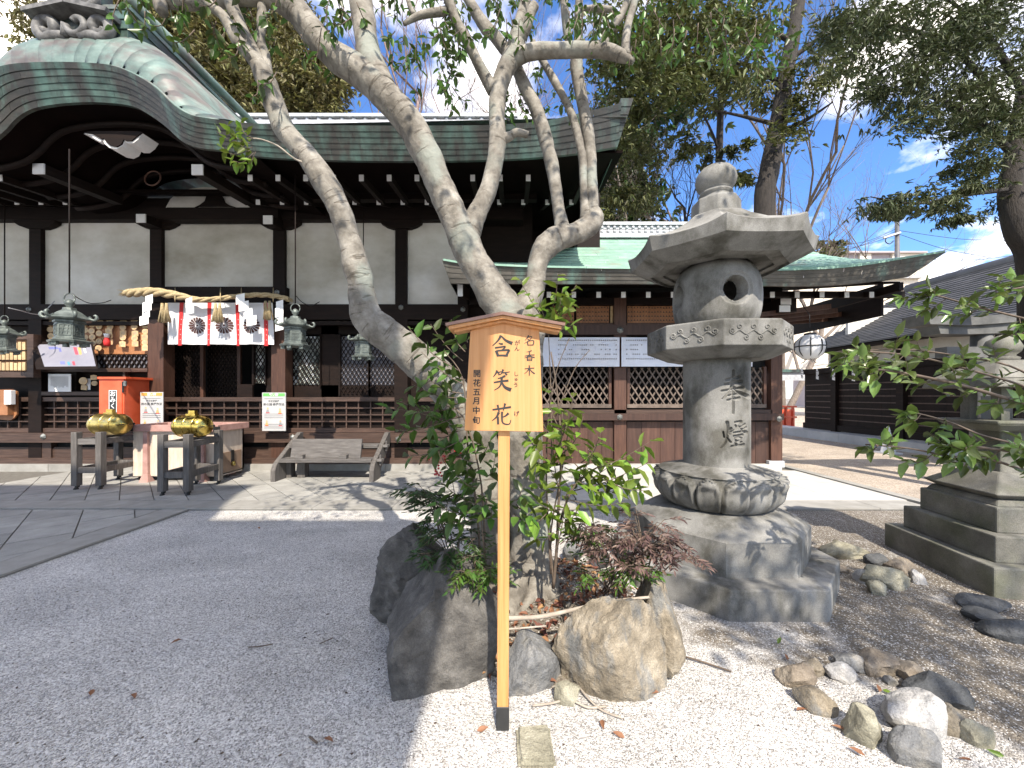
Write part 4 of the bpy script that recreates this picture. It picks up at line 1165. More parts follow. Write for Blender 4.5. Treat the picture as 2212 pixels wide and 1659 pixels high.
# lotus: body with petals in relief
NP = 16
seg = NP * 12
prof = [(0.30, 0.56), (0.36, 0.575), (0.415, 0.60), (0.452, 0.65), (0.474, 0.71), (0.483, 0.78), (0.48, 0.83), (0.47, 0.858), (0.455, 0.868), (0.40, 0.882), (0.33, 0.9), (0.25, 0.922)]
pr = catmull([Vector((r, z, 0)) for r, z in prof], 5)
v, f = [], []
for i, p in enumerate(pr):
    for k in range(seg):
        u = (k / 12) % 1.0 - 0.5
        r, z = p.x, p.y
        if 0.575 < z < 0.86 and r > .34:
            tz = (z - 0.575) / 0.282
            half = 0.47 * math.sqrt(max(0, 1 - max(0, (tz - 0.45) / 0.55) ** 2.4)) if tz > 0.45 else 0.47
            e_ = abs(u) / max(half, 1e-3)
            if e_ < 1 and half > 0.03:
                rim = math.exp(-((e_ - 0.82) / 0.13) ** 2)
                top = math.exp(-((tz - 0.84) / 0.12) ** 2) * (1 - e_ ** 2)
                r += 0.008 * (1 - e_ ** 8) + 0.034 * max(rim * min(1, tz * 3), top) + .010 * (1 - e_ * e_) * math.exp(-((tz - .4) / .3) ** 2)
            elif e_ >= 1: r -= 0.018
        th = 2 * math.pi * k / seg
        v.append((LX + r * math.cos(th), LY + r * math.sin(th), z))
for i in range(len(pr) - 1):
    for k in range(seg): f.append((i * seg + k, i * seg + (k + 1) % seg, (i + 1) * seg + (k + 1) % seg, (i + 1) * seg + k))
f += [tuple((len(pr) - 1) * seg + k for k in range(seg)), tuple(range(seg - 1, -1, -1))]
link("lotus_base", mesh("lotus_base", v, f, True), M_STONE, lant)
# shaft with two carved characters (strokes cut into the surface)
SR = 0.262
Z3 = lambda zx, zy: ((2300 + zx / 2.212) * 0.5486, (1100 + zy / 2.212) * 0.5486)
def hit_cyl(px, py):
    dx, dz = (px - HX) / F, (HY - py) / F
    a = dx * dx + 1; b = -2 * (dx * LX + LY); c = LX * LX + LY * LY - SR * SR
    q = b * b - 4 * a * c
    t = (-b - math.sqrt(max(q, 0))) / (2 * a)
    p = Vector((dx * t, t, CZ + dz * t))
    return math.atan2(p.y - LY, p.x - LX), p.z
CARVE = [([(1302, 798), (1300, 850), (1296, 905)], 16, 20), ([(1238, 872), (1290, 864), (1352, 852)], 12, 20), ([(1226, 914), (1300, 902), (1372, 890)], 12, 20),
         ([(1198, 972), (1290, 960), (1388, 944)], 12, 20), ([(1300, 880), (1278, 960), (1240, 1012), (1205, 1040)], 20, 8), ([(1308, 940), (1350, 985), (1432, 1024)], 14, 26),
         ([(1258, 1012), (1300, 1006), (1345, 1000)], 12, 16), ([(1250, 1052), (1300, 1045), (1352, 1034)], 12, 18), ([(1300, 965), (1302, 1060), (1300, 1168)], 18, 14),
         ([(1246, 1248), (1250, 1340), (1232, 1420), (1190, 1470)], 20, 8), ([(1212, 1330), (1220, 1376)], 10, 18), ([(1280, 1300), (1268, 1345)], 16, 10), ([(1246, 1380), (1280, 1420)], 10, 18),
         ([(1318, 1246), (1372, 1240), (1340, 1290), (1284, 1332)], 14, 10), ([(1318, 1270), (1335, 1288)], 10, 14), ([(1352, 1268), (1385, 1315), (1420, 1338)], 10, 22), ([(1402, 1262), (1376, 1284)], 14, 8), ([(1412, 1290), (1392, 1306)], 14, 8),
         ([(1308, 1336), (1362, 1328)], 12, 14), ([(1306, 1366), (1340, 1362), (1382, 1356)], 12, 16), ([(1318, 1382), (1326, 1414)], 12, 12), ([(1318, 1382), (1372, 1376), (1364, 1412)], 12, 12), ([(1326, 1408), (1364, 1406)], 10, 12),
         ([(1318, 1424), (1330, 1440)], 12, 12), ([(1374, 1418), (1358, 1438)], 12, 8), ([(1286, 1456), (1340, 1450), (1392, 1444)], 14, 20)]
segs = []
for pts, w0, w1 in CARVE:
    q = catmull([Vector((a, b, 0)) for a, b in pts], 4) if len(pts) > 2 else [Vector((a, b, 0)) for a, b in pts]
    for i in range(len(q) - 1):
        k = i / max(1, len(q) - 2)
        A, B = hit_cyl(*Z3(q[i].x, q[i].y)), hit_cyl(*Z3(q[i + 1].x, q[i + 1].y))
        segs.append((A[0] * SR, A[1], B[0] * SR, B[1], (w0 + (w1 - w0) * k) * 0.00085))
segs = np.array(segs)
na, nz = 420, 330
# angles: fine in the carved sector, coarse round the back
a_lo, a_hi = segs[:, [0, 2]].min() / SR - .06, segs[:, [0, 2]].max() / SR + .06
ang = np.concatenate([np.linspace(a_lo, a_hi, 190, endpoint=False), np.linspace(a_hi, a_lo + 2 * math.pi, 40, endpoint=False)])
zs = np.concatenate([np.linspace(0.90, 0.95, 3, endpoint=False), np.linspace(0.95, 1.80, 300, endpoint=False), np.linspace(1.80, 1.88, 4)])
AA, ZZ = np.meshgrid(ang, zs)
Uu = AA * SR
dep = np.zeros_like(Uu)
for x0_, z0_, x1_, z1_, w in segs:
    dx, dz = x1_ - x0_, z1_ - z0_
    l2 = dx * dx + dz * dz + 1e-12
    t = np.clip(((Uu - x0_) * dx + (ZZ - z0_) * dz) / l2, 0, 1)
    dd = np.hypot(Uu - x0_ - t * dx, ZZ - z0_ - t * dz)
    dep = np.maximum(dep, np.clip(1.0 - dd / w, 0, 1) ** 0.7)
rr = SR * (1 + 0.004 * (1.4 - ZZ)) - 0.026 * dep
V = np.stack([LX + rr * np.cos(AA), LY + rr * np.sin(AA), ZZ], axis=-1).reshape(-1, 3)
n_a, n_z = len(ang), len(zs)
I, J = np.meshgrid(np.arange(n_a), np.arange(n_z - 1))
Q = np.stack([J * n_a + I, J * n_a + (I + 1) % n_a, (J + 1) * n_a + (I + 1) % n_a, (J + 1) * n_a + I], axis=-1).reshape(-1, 4)
link("shaft", np_mesh("shaft", V, Q, True), M_STONE, lant)
# platform with scrolls
plat = octa_solid("platform", [(0.36, 1.80), (0.505, 1.868), (0.522, 1.875), (0.522, 2.065), (0.51, 2.075)], 0.006)
def scroll_curve(c, ux, w, h):
    """Running vine relief on a face centred at c: a wave with a curl on every bend."""
    Zv = Vector((0, 0, 1))
    def at(x, z): return c + ux * x + Zv * z
    out = [[at(w * (t - .5), .13 * h * math.sin((t * 3 - .25) * 2 * math.pi)) for t in [i / 48 for i in range(49)]]]
    def curl(x, z, r, sg, dr):
        return [at(x + dr * r * (1 - .75 * q) * math.cos(-1.57 * sg + sg * q * 8.2), z + r * (1 - .75 * q) * math.sin(-1.57 * sg + sg * q * 8.2)) for q in [j / 18 for j in range(19)]]
    for i, xq in enumerate((-.33, .0, .33)):
        out.append(curl(xq * w, .36 * h, .2 * h, 1, 1))
    for i, xq in enumerate((-.17, .17)):
        out.append(curl(xq * w, -.36 * h, .2 * h, -1, 1))
    out.append(curl(-.5 * w, .1 * h, .2 * h, 1, -1)); out.append(curl(.5 * w, .1 * h, .2 * h, 1, 1))
    return out
for k in range(8):
    th = R(45 * k - 90)
    nrm = Vector((math.cos(th), math.sin(th), 0))
    if nrm.y > 0.3: continue
    ux = Vector((-nrm.y, nrm.x, 0))
    c = Vector((LX, LY, 1.97)) + nrm * 0.5225
    mes = [tube_me("s", cv, [0.0065] * len(cv), seg=6, sub=1) for cv in scroll_curve(c, ux, 0.31, 0.11)]
    link("carved_scroll", join_me("carved_scroll", mes), M_STONE, plat)
octa_solid("platform_lip", [(0.40, 2.07), (0.40, 2.092)], 0.004)
# fire chamber: barrel with round openings
prof = [(0.27, 2.085), (0.30, 2.10), (0.33, 2.17), (0.345, 2.27), (0.347, 2.36), (0.335, 2.47), (0.30, 2.56), (0.24, 2.62)]
pr = catmull([Vector((r, z, 0)) for r, z in prof], 12)
seg = 300
HOLES = [hit for hit in (R(-92), R(-182), R(-2), R(88))]
hz, hr = 2.35, 0.1
v, f, cutv = [], [], []
rowz = [(p.x, p.y) for p in pr]
for r, z in rowz:
    for k in range(seg):
        th = 2 * math.pi * k / seg
        rr_ = r; cut_ = False
        for h_ in HOLES:
            da = (th - h_ + math.pi) % (2 * math.pi) - math.pi
            dd = math.hypot(da * 0.345, z - hz)
            if dd < hr * 1.34: rr_ -= 0.014 * min(1, (hr * 1.34 - dd) / 0.008)
            if dd < hr: rr_ -= 0.10 * min(1, (hr - dd) / 0.010); cut_ = cut_ or dd < hr - .0105
        cutv.append(cut_)
        v.append((LX + rr_ * math.cos(th), LY + rr_ * math.sin(th), z))
for i in range(len(rowz) - 1):
    for k in range(seg):
        q_ = (i * seg + k, i * seg + (k + 1) % seg, (i + 1) * seg + (k + 1) % seg, (i + 1) * seg + k)
        if not all(cutv[a] for a in q_): f.append(q_)
me = mesh("fire_chamber", v, f, True)
try: me.set_sharp_from_angle(angle=R(40))
except Exception: pass
link("fire_chamber", me, M_STONE, lant)
# roof: octagonal, corners turned up, stepped underneath
def roof_ring(a, z, lift, nseg=10, out=0.0):
    pts = []
    for k in range(8):
        A = R(22.5 + 45 * k); Bn = R(22.5 + 45 * (k + 1))
        c = a / math.cos(R(22.5))
        pa = Vector((math.cos(A), math.sin(A), 0)) * c; pb = Vector((math.cos(Bn), math.sin(Bn), 0)) * c
        for s in range(nseg):
            t = s / nseg
            e = abs(2 * t - 1) ** 2.6
            p = pa.lerp(pb, t)
            pts.append(Vector((LX + p.x * (1 + out * e), LY + p.y * (1 + out * e), z + lift * e)))
    return pts
rings = [roof_ring(0.27, 2.60, 0), roof_ring(0.40, 2.605, 0.0), roof_ring(0.40, 2.585, .0), roof_ring(0.50, 2.60, .005), roof_ring(0.50, 2.575, .008), roof_ring(0.652, 2.655, 0.008), roof_ring(0.672, 2.738, 0.038, out=.012),
         roof_ring(0.662, 2.746, 0.038, out=.012), roof_ring(0.55, 2.785, 0.03), roof_ring(0.42, 2.855, 0.02), roof_ring(0.30, 2.95, 0.01), roof_ring(0.22, 3.03, 0.0), roof_ring(0.16, 3.06, 0)]
n = len(rings[0])
v = [p for r_ in rings for p in r_]
f = []
for i in range(len(rings) - 1):
    for k in range(n): f.append((i * n + k, i * n + (k + 1) % n, (i + 1) * n + (k + 1) % n, (i + 1) * n + k))
me = mesh("roof", v, f, True)
try: me.set_sharp_from_angle(angle=R(13))
except Exception: pass
link("roof", me, M_STONE, lant)
octa_solid("neck", [(0.185, 3.02), (0.18, 3.17), (0.17, 3.185)], 0.008)
fin = [(0.15, 3.18), (0.145, 3.20), (0.12, 3.215), (0.118, 3.235), (0.135, 3.245), (0.13, 3.262), (0.105, 3.27), (0.13, 3.29), (0.155, 3.33), (0.165, 3.37), (0.155, 3.42), (0.12, 3.465), (0.07, 3.495), (0.025, 3.515), (0.004, 3.53)]
link("jewel", lathe_me("jewel", fin, 36, LX, LY), M_STONE, lant)

# ---------------------------------------------------------------- second lantern on a stepped plinth at the right edge
l2 = empty("plinth_lantern", (4.15, 3.3, 0), "weathered stone lantern on a stepped square plinth at the right edge", "stone lantern")
u2, v2 = Vector((0.17, 0.985, 0)).normalized(), Vector((0.985, -0.17, 0)).normalized()
A0 = Vector((3.60, 2.87, 0))
C2 = A0 + u2 * 0.5 + v2 * 0.5
def sq(name, half, z0, z1, half1=None, bev=0.012, mat=M_STONED, parent=l2):
    h1 = half1 if half1 is not None else half
    v = []
    for hh, z in ((half, z0), (h1, z1)):
        for i, j in ((-1, -1), (1, -1), (1, 1), (-1, 1)):
            v.append(C2 + u2 * (j * hh) + v2 * (i * hh) + Vector((0, 0, z)))
    me = mesh(name, v, BOXF)
    if bev: bevel_me(me, bev, 2)
    return link(name, me, mat, parent)
sq("step", 0.52, -.03, 0.225); sq("step", 0.425, 0.223, 0.43); sq("step", 0.345, 0.428, 0.63); sq("moulding", 0.32, 0.628, 0.68, 0.29)
sq("cushion", 0.27, 0.678, 0.72, 0.335); sq("cushion_top", 0.335, 0.72, 0.87, 0.16)
sq("shaft", 0.12, 0.86, 1.22, 0.11); sq("tray", 0.2, 1.21, 1.27, 0.27); sq("tray_slab", 0.27, 1.27, 1.30)
for i in (-1, 1):
    for j in (-1, 1):
        c = C2 + u2 * (.13 * j) + v2 * (.13 * i)
        box("corner_post", l2, c.x - .035, c.x + .035, c.y - .035, c.y + .035, 1.30, 1.58, M_STONED)
box("inner_block", l2, C2.x - .06, C2.x + .06, C2.y + .02, C2.y + .1, 1.30, 1.5, M_CONC)
sq("roof", 0.34, 1.57, 1.64, 0.32); sq("roof_top", 0.33, 1.64, 1.80, 0.1, bev=0.02)
link("jewel", lathe_me("jewel", [(0.09, 1.79), (0.1, 1.82), (0.07, 1.84), (0.1, 1.87), (0.115, 1.91), (0.09, 1.97), (0.03, 2.01), (0.003, 2.02)], 20, C2.x, C2.y), M_STONED, l2)

# ---------------------------------------------------------------- stone torii behind it
to = empty("stone_torii", (X(2120, 6.1), 6.1, 0), "grey stone gate beam and pillar behind the right edge lantern", "torii gate")
M_TORII = M("torii_granite", [(0.25, (0.06, 0.062, 0.06)), (0.5, (0.105, 0.107, 0.105)), (0.8, (0.16, 0.163, 0.158))], 5, 0.85, 0.3, 80, dist=0.003)
d_ = 6.1
def profile_bar(name, pts_top, pts_bot, d, th, mat, parent):
    n = len(pts_top)
    v = [P(a, b, d) for a, b in pts_top] + [P(a, b, d) for a, b in pts_bot]
    v += [p + Vector((0, th, 0)) for p in v]
    f = []
    for i in range(n - 1):
        f += [(n + i, n + i + 1, i + 1, i), (2 * n + i, 2 * n + i + 1, 3 * n + i + 1, 3 * n + i), (i, i + 1, 2 * n + i + 1, 2 * n + i), (n + i + 1, n + i, 3 * n + i, 3 * n + i + 1)]
    f += [(0, 2 * n, 3 * n, n), (n - 1, 2 * n - 1, 4 * n - 1, 3 * n - 1)]
    return link(name, mesh(name, v, f), mat, parent)
profile_bar("top_beam", [(2003, 678), (2040, 683), (2090, 684), (2150, 680), (2212, 675), (2400, 668)], [(2010, 700), (2040, 701), (2090, 703), (2150, 699), (2212, 694), (2400, 687)], d_, 0.4, M_TORII, to)
profile_bar("under_beam", [(2026, 702), (2090, 704), (2150, 700), (2212, 695), (2400, 688)], [(2032, 721), (2090, 722), (2150, 720), (2212, 716), (2400, 709)], d_ + .05, 0.3, M_TORII, to)
pc = P(2120, 720, d_ + .2)
tube("pillar", to, [Vector((pc.x + .02, pc.y, 0)), Vector((pc.x, pc.y, pc.z + .05))], [0.15, 0.125], M_TORII, seg=18, sub=1)
tube("pillar", to, [Vector((pc.x + 2.3, pc.y, 0)), Vector((pc.x + 2.3, pc.y, pc.z + .1))], [0.15, 0.125], M_TORII, seg=18, sub=1)
dbox("tie_beam", to, 2046, 2400, 749, 772, d_ + .1, 0.18, M_TORII)

# ---------------------------------------------------------------- wooden name sign on its post
SD = 1.70
sg = empty("name_sign", (X(1088, SD), SD, 0), "fresh yellow wooden name sign with roof on a tall post in front of the tree", "sign")
SX = lambda zx: X(976.5 + zx * .16534, SD)
SZ = lambda zy: Z(669.3 + zy * .16534, SD)
th = 0.022
pts = [(162, 1577), (1193, 1593), (1137, 250), (670, 150), (240, 270)]
v = [(SX(a), SD, SZ(b)) for a, b in pts] + [(SX(a), SD + th, SZ(b)) for a, b in pts]
me = mesh("board", v, [(0, 1, 2, 3, 4), (9, 8, 7, 6, 5)] + [(i, 5 + i, 5 + (i + 1) % 5, (i + 1) % 5) for i in range(5)])
bevel_me(me, 0.0015, 1)
link("board", me, M_SIGN, sg)
def roof_piece(name, prof, y0, y1, mat):
    """prof: list of (zx, zy) outline of one slope."""
    n = len(prof)
    v = [(SX(a), y0, SZ(b)) for a, b in prof] + [(SX(a), y1, SZ(b)) for a, b in prof]
    return link(name, mesh(name, v, [tuple(range(n)), tuple(range(2 * n - 1, n - 1, -1))] + [(i, n + i, n + (i + 1) % n, (i + 1) % n) for i in range(n)]), mat, sg)
roof_piece("roof_cap", [(-58, 205), (668, 60), (668, 100), (-52, 242)], SD - 0.062, SD + 0.085, M_SIGNR)
roof_piece("roof_cap", [(668, 60), (1456, 205), (1450, 240), (668, 100)], SD - 0.062, SD + 0.085, M_SIGNR)
roof_piece("roof_board", [(-20, 238), (668, 102), (668, 142), (-18, 282)], SD - 0.05, SD + 0.075, M_SIGN)
roof_piece("roof_board", [(668, 102), (1412, 236), (1408, 276), (668, 142)], SD - 0.05, SD + 0.075, M_SIGN)
roof_piece("roof_batten", [(40, 272), (668, 146), (668, 176), (44, 306)], SD - 0.026, SD + 0.05, M_SIGN)
roof_piece("roof_batten", [(668, 146), (1396, 280), (1392, 308), (668, 176)], SD - 0.026, SD + 0.05, M_SIGN)
# post with a dark band at the foot; it stands just behind the board
pw = 0.026
xt, xb_ = X(1090, SD + .05), X(1086, SD + .05)
def post_seg(name, z0, z1, hw, mat, y0=SD + 0.024, dy=0.05):
    f0, f1 = z0 / 1.75, z1 / 1.75
    a, b = xb_ + (xt - xb_) * f0, xb_ + (xt - xb_) * f1
    v = [(a - hw, y0, z0), (a + hw, y0, z0), (a + hw, y0 + dy, z0), (a - hw, y0 + dy, z0), (b - hw, y0, z1), (b + hw, y0, z1), (b + hw, y0 + dy, z1), (b - hw, y0 + dy, z1)]
    me = mesh(name, v, BOXF); bevel_me(me, 0.0025, 1)
    return link(name, me, mat, sg)
post_seg("post", 0.02, 1.75, pw, M_SIGNP)
post_seg("foot_band", -0.02, 0.105, pw + .003, M_BLACK, SD + .021, .056)
# brush lettering
BR = [([(640, 335), (600, 402), (528, 472)], 26, 6), ([(640, 338), (702, 400), (788, 440)], 10, 34), ([(608, 436), (636, 446), (664, 446)], 10, 22), ([(560, 498), (630, 488), (694, 482), (652, 530)], 16, 14),
      ([(575, 532), (590, 570), (602, 610)], 26, 22), ([(578, 538), (660, 530), (742, 528), (726, 565), (710, 608)], 14, 24), ([(600, 598), (655, 596), (720, 600)], 16, 20),
      ([(590, 792), (570, 835), (538, 878)], 22, 6), ([(568, 822), (606, 818), (646, 806)], 16, 8), ([(604, 830), (622, 852)], 10, 20), ([(668, 778), (656, 812), (632, 850)], 22, 6), ([(655, 822), (700, 820), (756, 810)], 14, 8), ([(694, 826), (716, 854)], 10, 22),
      ([(694, 862), (650, 884), (598, 898)], 22, 8), ([(545, 950), (640, 934), (738, 924)], 14, 20), ([(648, 888), (645, 950), (615, 1010), (550, 1050)], 24, 6), ([(650, 945), (690, 1010), (772, 1048)], 12, 38),
      ([(528, 1306), (640, 1290), (770, 1270)], 16, 20), ([(594, 1240), (606, 1290), (616, 1336)], 20, 12), ([(694, 1222), (682, 1270), (668, 1318)], 22, 8), ([(612, 1338), (580, 1400), (522, 1450)], 26, 6), ([(596, 1395), (600, 1440), (602, 1498)], 20, 20),
      ([(738, 1350), (700, 1385), (640, 1412)], 24, 6), ([(654, 1330), (652, 1400), (660, 1470), (700, 1494), (750, 1490), (768, 1438)], 20, 8),
      ([(1000, 332), (980, 370), (950, 402)], 14, 4), ([(990, 356), (1042, 350), (1012, 396), (944, 440)], 9, 5), ([(984, 378), (1008, 398)], 6, 12), ([(984, 412), (992, 470)], 13, 11), ([(984, 412), (1064, 404), (1056, 466)], 8, 13), ([(990, 460), (1056, 460)], 9, 11),
      ([(1040, 532), (1012, 544), (972, 552)], 14, 4), ([(948, 606), (1010, 592), (1078, 590)], 8, 12), ([(1010, 545), (1010, 618)], 12, 10), ([(1006, 596), (980, 616), (944, 630)], 12, 4), ([(1014, 594), (1040, 612), (1080, 624)], 6, 15),
      ([(982, 622), (984, 668)], 12, 11), ([(982, 622), (1040, 618), (1038, 668)], 8, 12), ([(986, 644), (1034, 642)], 8, 8), ([(984, 662), (1038, 662)], 8, 8),
      ([(948, 772), (1010, 764), (1074, 762)], 9, 12), ([(1008, 724), (1010, 800), (1008, 862)], 14, 10), ([(1004, 770), (980, 806), (942, 838)], 13, 4), ([(1014, 770), (1040, 806), (1080, 836)], 7, 17)]
CHARS = {}
for pts, w0, w1 in BR:
    cx_, cy_ = pts[0]
    key = (0 if cx_ < 850 else 1, (cy_ > 700) + (cy_ > 1150) if cx_ < 850 else (cy_ > 500) + (cy_ > 700))
    CHARS.setdefault(key, []).append((pts, w0, w1))
for key, strokes in CHARS.items():
    V, Fc = [], []
    for i_, (pts, w0, w1) in enumerate(strokes):
        bw = 1.45 if key[0] == 0 else 1.28
        q, fq = stroke_quads(pts, w0 * bw, w1 * bw, 6)
        k = len(V)
        V += [(SX(p.x), SD - 0.0008 - 0.00004 * i_, SZ(p.y)) for p in q]
        Fc += [tuple(k + i for i in ff) for ff in fq]
    link("brush_character", mesh("brush_character", V, Fc), M_INK, sg)
SU = 0.16534 / F * SD
for ch, zx, zy, sz in (("開", 326, 838, 92), ("花", 324, 962, 92), ("五", 322, 1080, 92), ("月", 320, 1195, 92), ("中", 318, 1320, 92), ("旬", 318, 1448, 92),
                       ("が", 852, 438, 66), ("ん", 848, 512, 62), ("し", 836, 842, 62), ("ゅ", 836, 910, 50), ("う", 832, 986, 62), ("げ", 842, 1362, 66)):
    text("small_lettering", sg, ch, sz * SU * 1.12, Vector((SX(zx), SD - 0.0008, SZ(zy))), M_INK)
# ---------------------------------------------------------------- things at the hall front
# hanging bronze lanterns
def bronze_lantern(cx, d, zb, s, lab, ztop, kr=.66):
    e = empty("hanging_lantern", (cx, d, zb), lab, "hanging lantern", "bronze lanterns hanging along the eaves")
    def T(prof, seg=6, rot=R(30), sm=False, name="x"):
        return lathe_me(name, [(r * s * kr, zb + z * s) for r, z in prof], seg, cx, d, sm, rot)
    link("base_tray", T([(0.24, 0.05), (0.32, 0.045), (0.335, 0.07), (0.28, 0.085), (0.24, 0.09)], name="base_tray"), M_BRONZE, e)
    for k in range(6):
        a = R(60 * k + 30)
        c = Vector((cx + .25 * kr * s * math.cos(a), d + .25 * kr * s * math.sin(a), zb + .03 * s))
        box("foot", e, c.x - .03 * s, c.x + .03 * s, c.y - .02 * s, c.y + .02 * s, zb, zb + .05 * s, M_BRONZE)
    link("body", T([(0.245, 0.085), (0.245, 0.11), (0.225, 0.12), (0.225, 0.31), (0.25, 0.32), (0.25, 0.345)], name="body"), M_BRONZE, e)
    for k in range(6):                            # pierced window panels
        a = R(60 * k)
        nrm = Vector((math.cos(a), math.sin(a), 0)); ux = Vector((-nrm.y, nrm.x, 0))
        if nrm.y > 0.2: continue
        c = Vector((cx, d, zb + .215 * s)) + nrm * (0.225 * kr * s * math.cos(R(30)) + 0.002)
        fr = []
        for p0, p1 in (((-.055, -.07), (.055, -.07)), ((-.055, .07), (.055, .07)), ((-.055, -.07), (-.055, .07)), ((.055, -.07), (.055, .07)), ((-.05, -.03), (.05, -.02)), ((-.05, .02), (.05, .03)), ((-.03, -.06), (-.01, .06)), ((.02, -.06), (.03, .06))):
            fr.append(bar_me("f", c + ux * p0[0] * s * kr * 1.5 + Vector((0, 0, p0[1] * s)), c + ux * p1[0] * s * kr * 1.5 + Vector((0, 0, p1[1] * s)), .012 * s, .012 * s, up=nrm))
        link("pierced_panel", join_me("pierced_panel", fr), M_BRONZE, e)
    link("roof", T([(0.24, 0.345), (0.35, 0.36), (0.365, 0.375), (0.27, 0.415), (0.19, 0.465), (0.11, 0.50), (0.105, 0.525), (0.075, 0.53)], name="roof"), M_BRONZE, e)
    for k in range(6):                            # curled corners
        a = R(60 * k + 30)
        nrm = Vector((math.cos(a), math.sin(a), 0))
        b = Vector((cx, d, zb))
        pts = [b + nrm * (r * s * kr) + Vector((0, 0, z * s)) for r, z in ((.28, .41), (.34, .38), (.39, .385), (.41, .42), (.385, .45), (.36, .435))]
        tube("roof_scroll", e, pts, [0.014 * s, .018 * s, .02 * s, .02 * s, .016 * s, .012 * s], M_BRONZE, seg=6, sub=2)
    link("jewel", T([(0.05, 0.525), (0.045, 0.55), (0.075, 0.575), (0.08, 0.60), (0.05, 0.635), (0.01, 0.65)], 14, 0, True, "jewel"), M_BRONZE, e)
    ring = [Vector((cx + .075 * s * math.cos(R(a)), d, zb + (.655 + .075 * math.sin(R(a))) * s)) for a in range(0, 361, 30)]
    tube("ring", e, ring, .009 * s, M_BRONZE, seg=5, sub=1)
    tube("hanging_rod", e, [Vector((cx, d, zb + .72 * s)), Vector((cx, d, ztop))], .009, MW_DARK, seg=6, sub=1)
    return e
bronze_lantern(X(10, 6.9), 6.9, Z(765, 6.9), 0.95, "bronze hanging lantern cut off by the left edge", 4.95)
bronze_lantern(X(150, 5.3), 5.3, Z(748, 5.3), 1.0, "bronze hanging lantern over the plaque board, left of the rope", 4.9)
bronze_lantern(X(638, 6.0), 6.0, Z(755, 6.0), 0.98, "bronze hanging lantern at the right end of the straw rope", 4.95)
bronze_lantern(X(785, 7.0), 7.0, Z(778, 7.0), 0.95, "bronze hanging lantern half hidden behind the left tree limb", 4.98)
for lab, pts in (("thin grey cable looping left of the plaque board lantern", [P(18, 665, 6.6), P(48, 672, 6.8), P(75, 679, 7.2), P(92, 676, 7.4), P(118, 650, 7.5)]),
                 ("thin dark cable from the plaque board lantern's rod to the beam", [P(155, 634, 5.4), P(172, 646, 6.2), P(195, 655, 7.0), P(222, 654, 7.4), P(240, 648, 7.55)]),
                 ("thin dark cable from the rope end lantern to the beam", [P(640, 640, 6.1), P(653, 653, 6.8), P(672, 660, 7.3), P(690, 652, 7.55)])):
    tag(tube("cable", None, pts, 0.008, M_IRON if "dark" in lab else M_TILE, seg=5, sub=5), lab, "cable")

# straw rope with tassels and paper streamers
RDp = 7.3
rp_ = empty("straw_rope", P(450, 645, RDp), "thick twisted straw rope hung across the entrance", "straw rope")
cl = catmull([P(a, b, RDp) for a, b in ((272, 634), (300, 632), (335, 631), (380, 638), (422, 647), (464, 646), (513, 640), (560, 637), (596, 640), (625, 647))], 14)
for s_i in range(3):
    pts, rad = [], []
    tot = len(cl)
    for i, p in enumerate(cl):
        t = (cl[min(i + 1, tot - 1)] - cl[max(i - 1, 0)]).normalized()
        sv = t.cross(Vector((0, 1, 0))).normalized(); uv = Vector((0, 1, 0))
        k = i / (tot - 1)
        r0 = 0.043 * (0.55 + 0.45 * math.sin(math.pi * min(1, k * 1.6 + .2)))
        a = i * 0.26 + s_i * 2 * math.pi / 3
        pts.append(p + sv * (r0 * math.cos(a)) + uv * (r0 * math.sin(a))); rad.append(r0 * 1.12)
    tube("strand", rp_, pts, rad, M_STRAW, seg=8, sub=1)
def straw_tuft(parent, p0, dirv, n, ln, spread, name):
    mes = []
    for _ in range(n):
        dv = (dirv + Vector((rng.uniform(-1, 1), rng.uniform(-1, 1), rng.uniform(-1, 1))) * spread).normalized()
        l = ln * rng.uniform(.6, 1.1)
        st = p0 + Vector((rng.uniform(-.02, .02), rng.uniform(-.02, .02), rng.uniform(-.02, .02)))
        mes.append(tube_me("s", [st, st + dv * l * .5, st + dv * l + Vector((0, 0, -.02))], [.005, .004, .002], seg=3, sub=1))
    return link(name, join_me(name, mes), M_STRAW, parent)
straw_tuft(rp_, P(282, 633, RDp), Vector((-1, 0, .05)), 60, .2, .28, "frayed_end")
straw_tuft(rp_, P(622, 646, RDp), Vector((1, 0, -.25)), 40, .1, .25, "frayed_end")
for px in (378, 476, 521, 590):
    tube("tie_string", rp_, [P(px, 652, RDp - .08), P(px, 640, RDp - .08), P(px + .5, 622, D0 - .1)], .008, M_STRAW, seg=5, sub=2)
for px, lab in ((355, "straw tassel pair on the left part of the rope"), (470, "straw tassel pair in the middle of the rope"), (578, "straw tassel pair near the rope's right end")):
    e = empty("straw_tassel", P(px, 696, RDp - .05), lab, "tassel", "straw tassels on the rope")
    for k in (-1, 1):
        top = P(px + k * 4.5, 655 if px != 578 else 650, RDp - .05)
        ht = Z(655, RDp) - Z(697, RDp)
        mes = []
        for _ in range(26):
            a = rng.uniform(0, 2 * math.pi); r_ = rng.uniform(.2, 1) * .07
            mes.append(tube_me("s", [top + Vector((math.cos(a) * .012, math.sin(a) * .012, 0)), top + Vector((math.cos(a) * .02, math.sin(a) * .02, -ht * .3)), top + Vector((math.cos(a) * r_, math.sin(a) * r_, -ht * rng.uniform(.92, 1.0)))], [.010, .010, .008], seg=4, sub=1))
        link("straw_bundle", join_me("straw_bundle", mes), M_STRAW, e)
        ringp = [top + Vector((.02 * math.cos(R(a)), .02 * math.sin(R(a)), -ht * .18)) for a in range(0, 361, 60)]
        tube("binding", e, ringp, .008, M_STRAW, seg=5, sub=1)
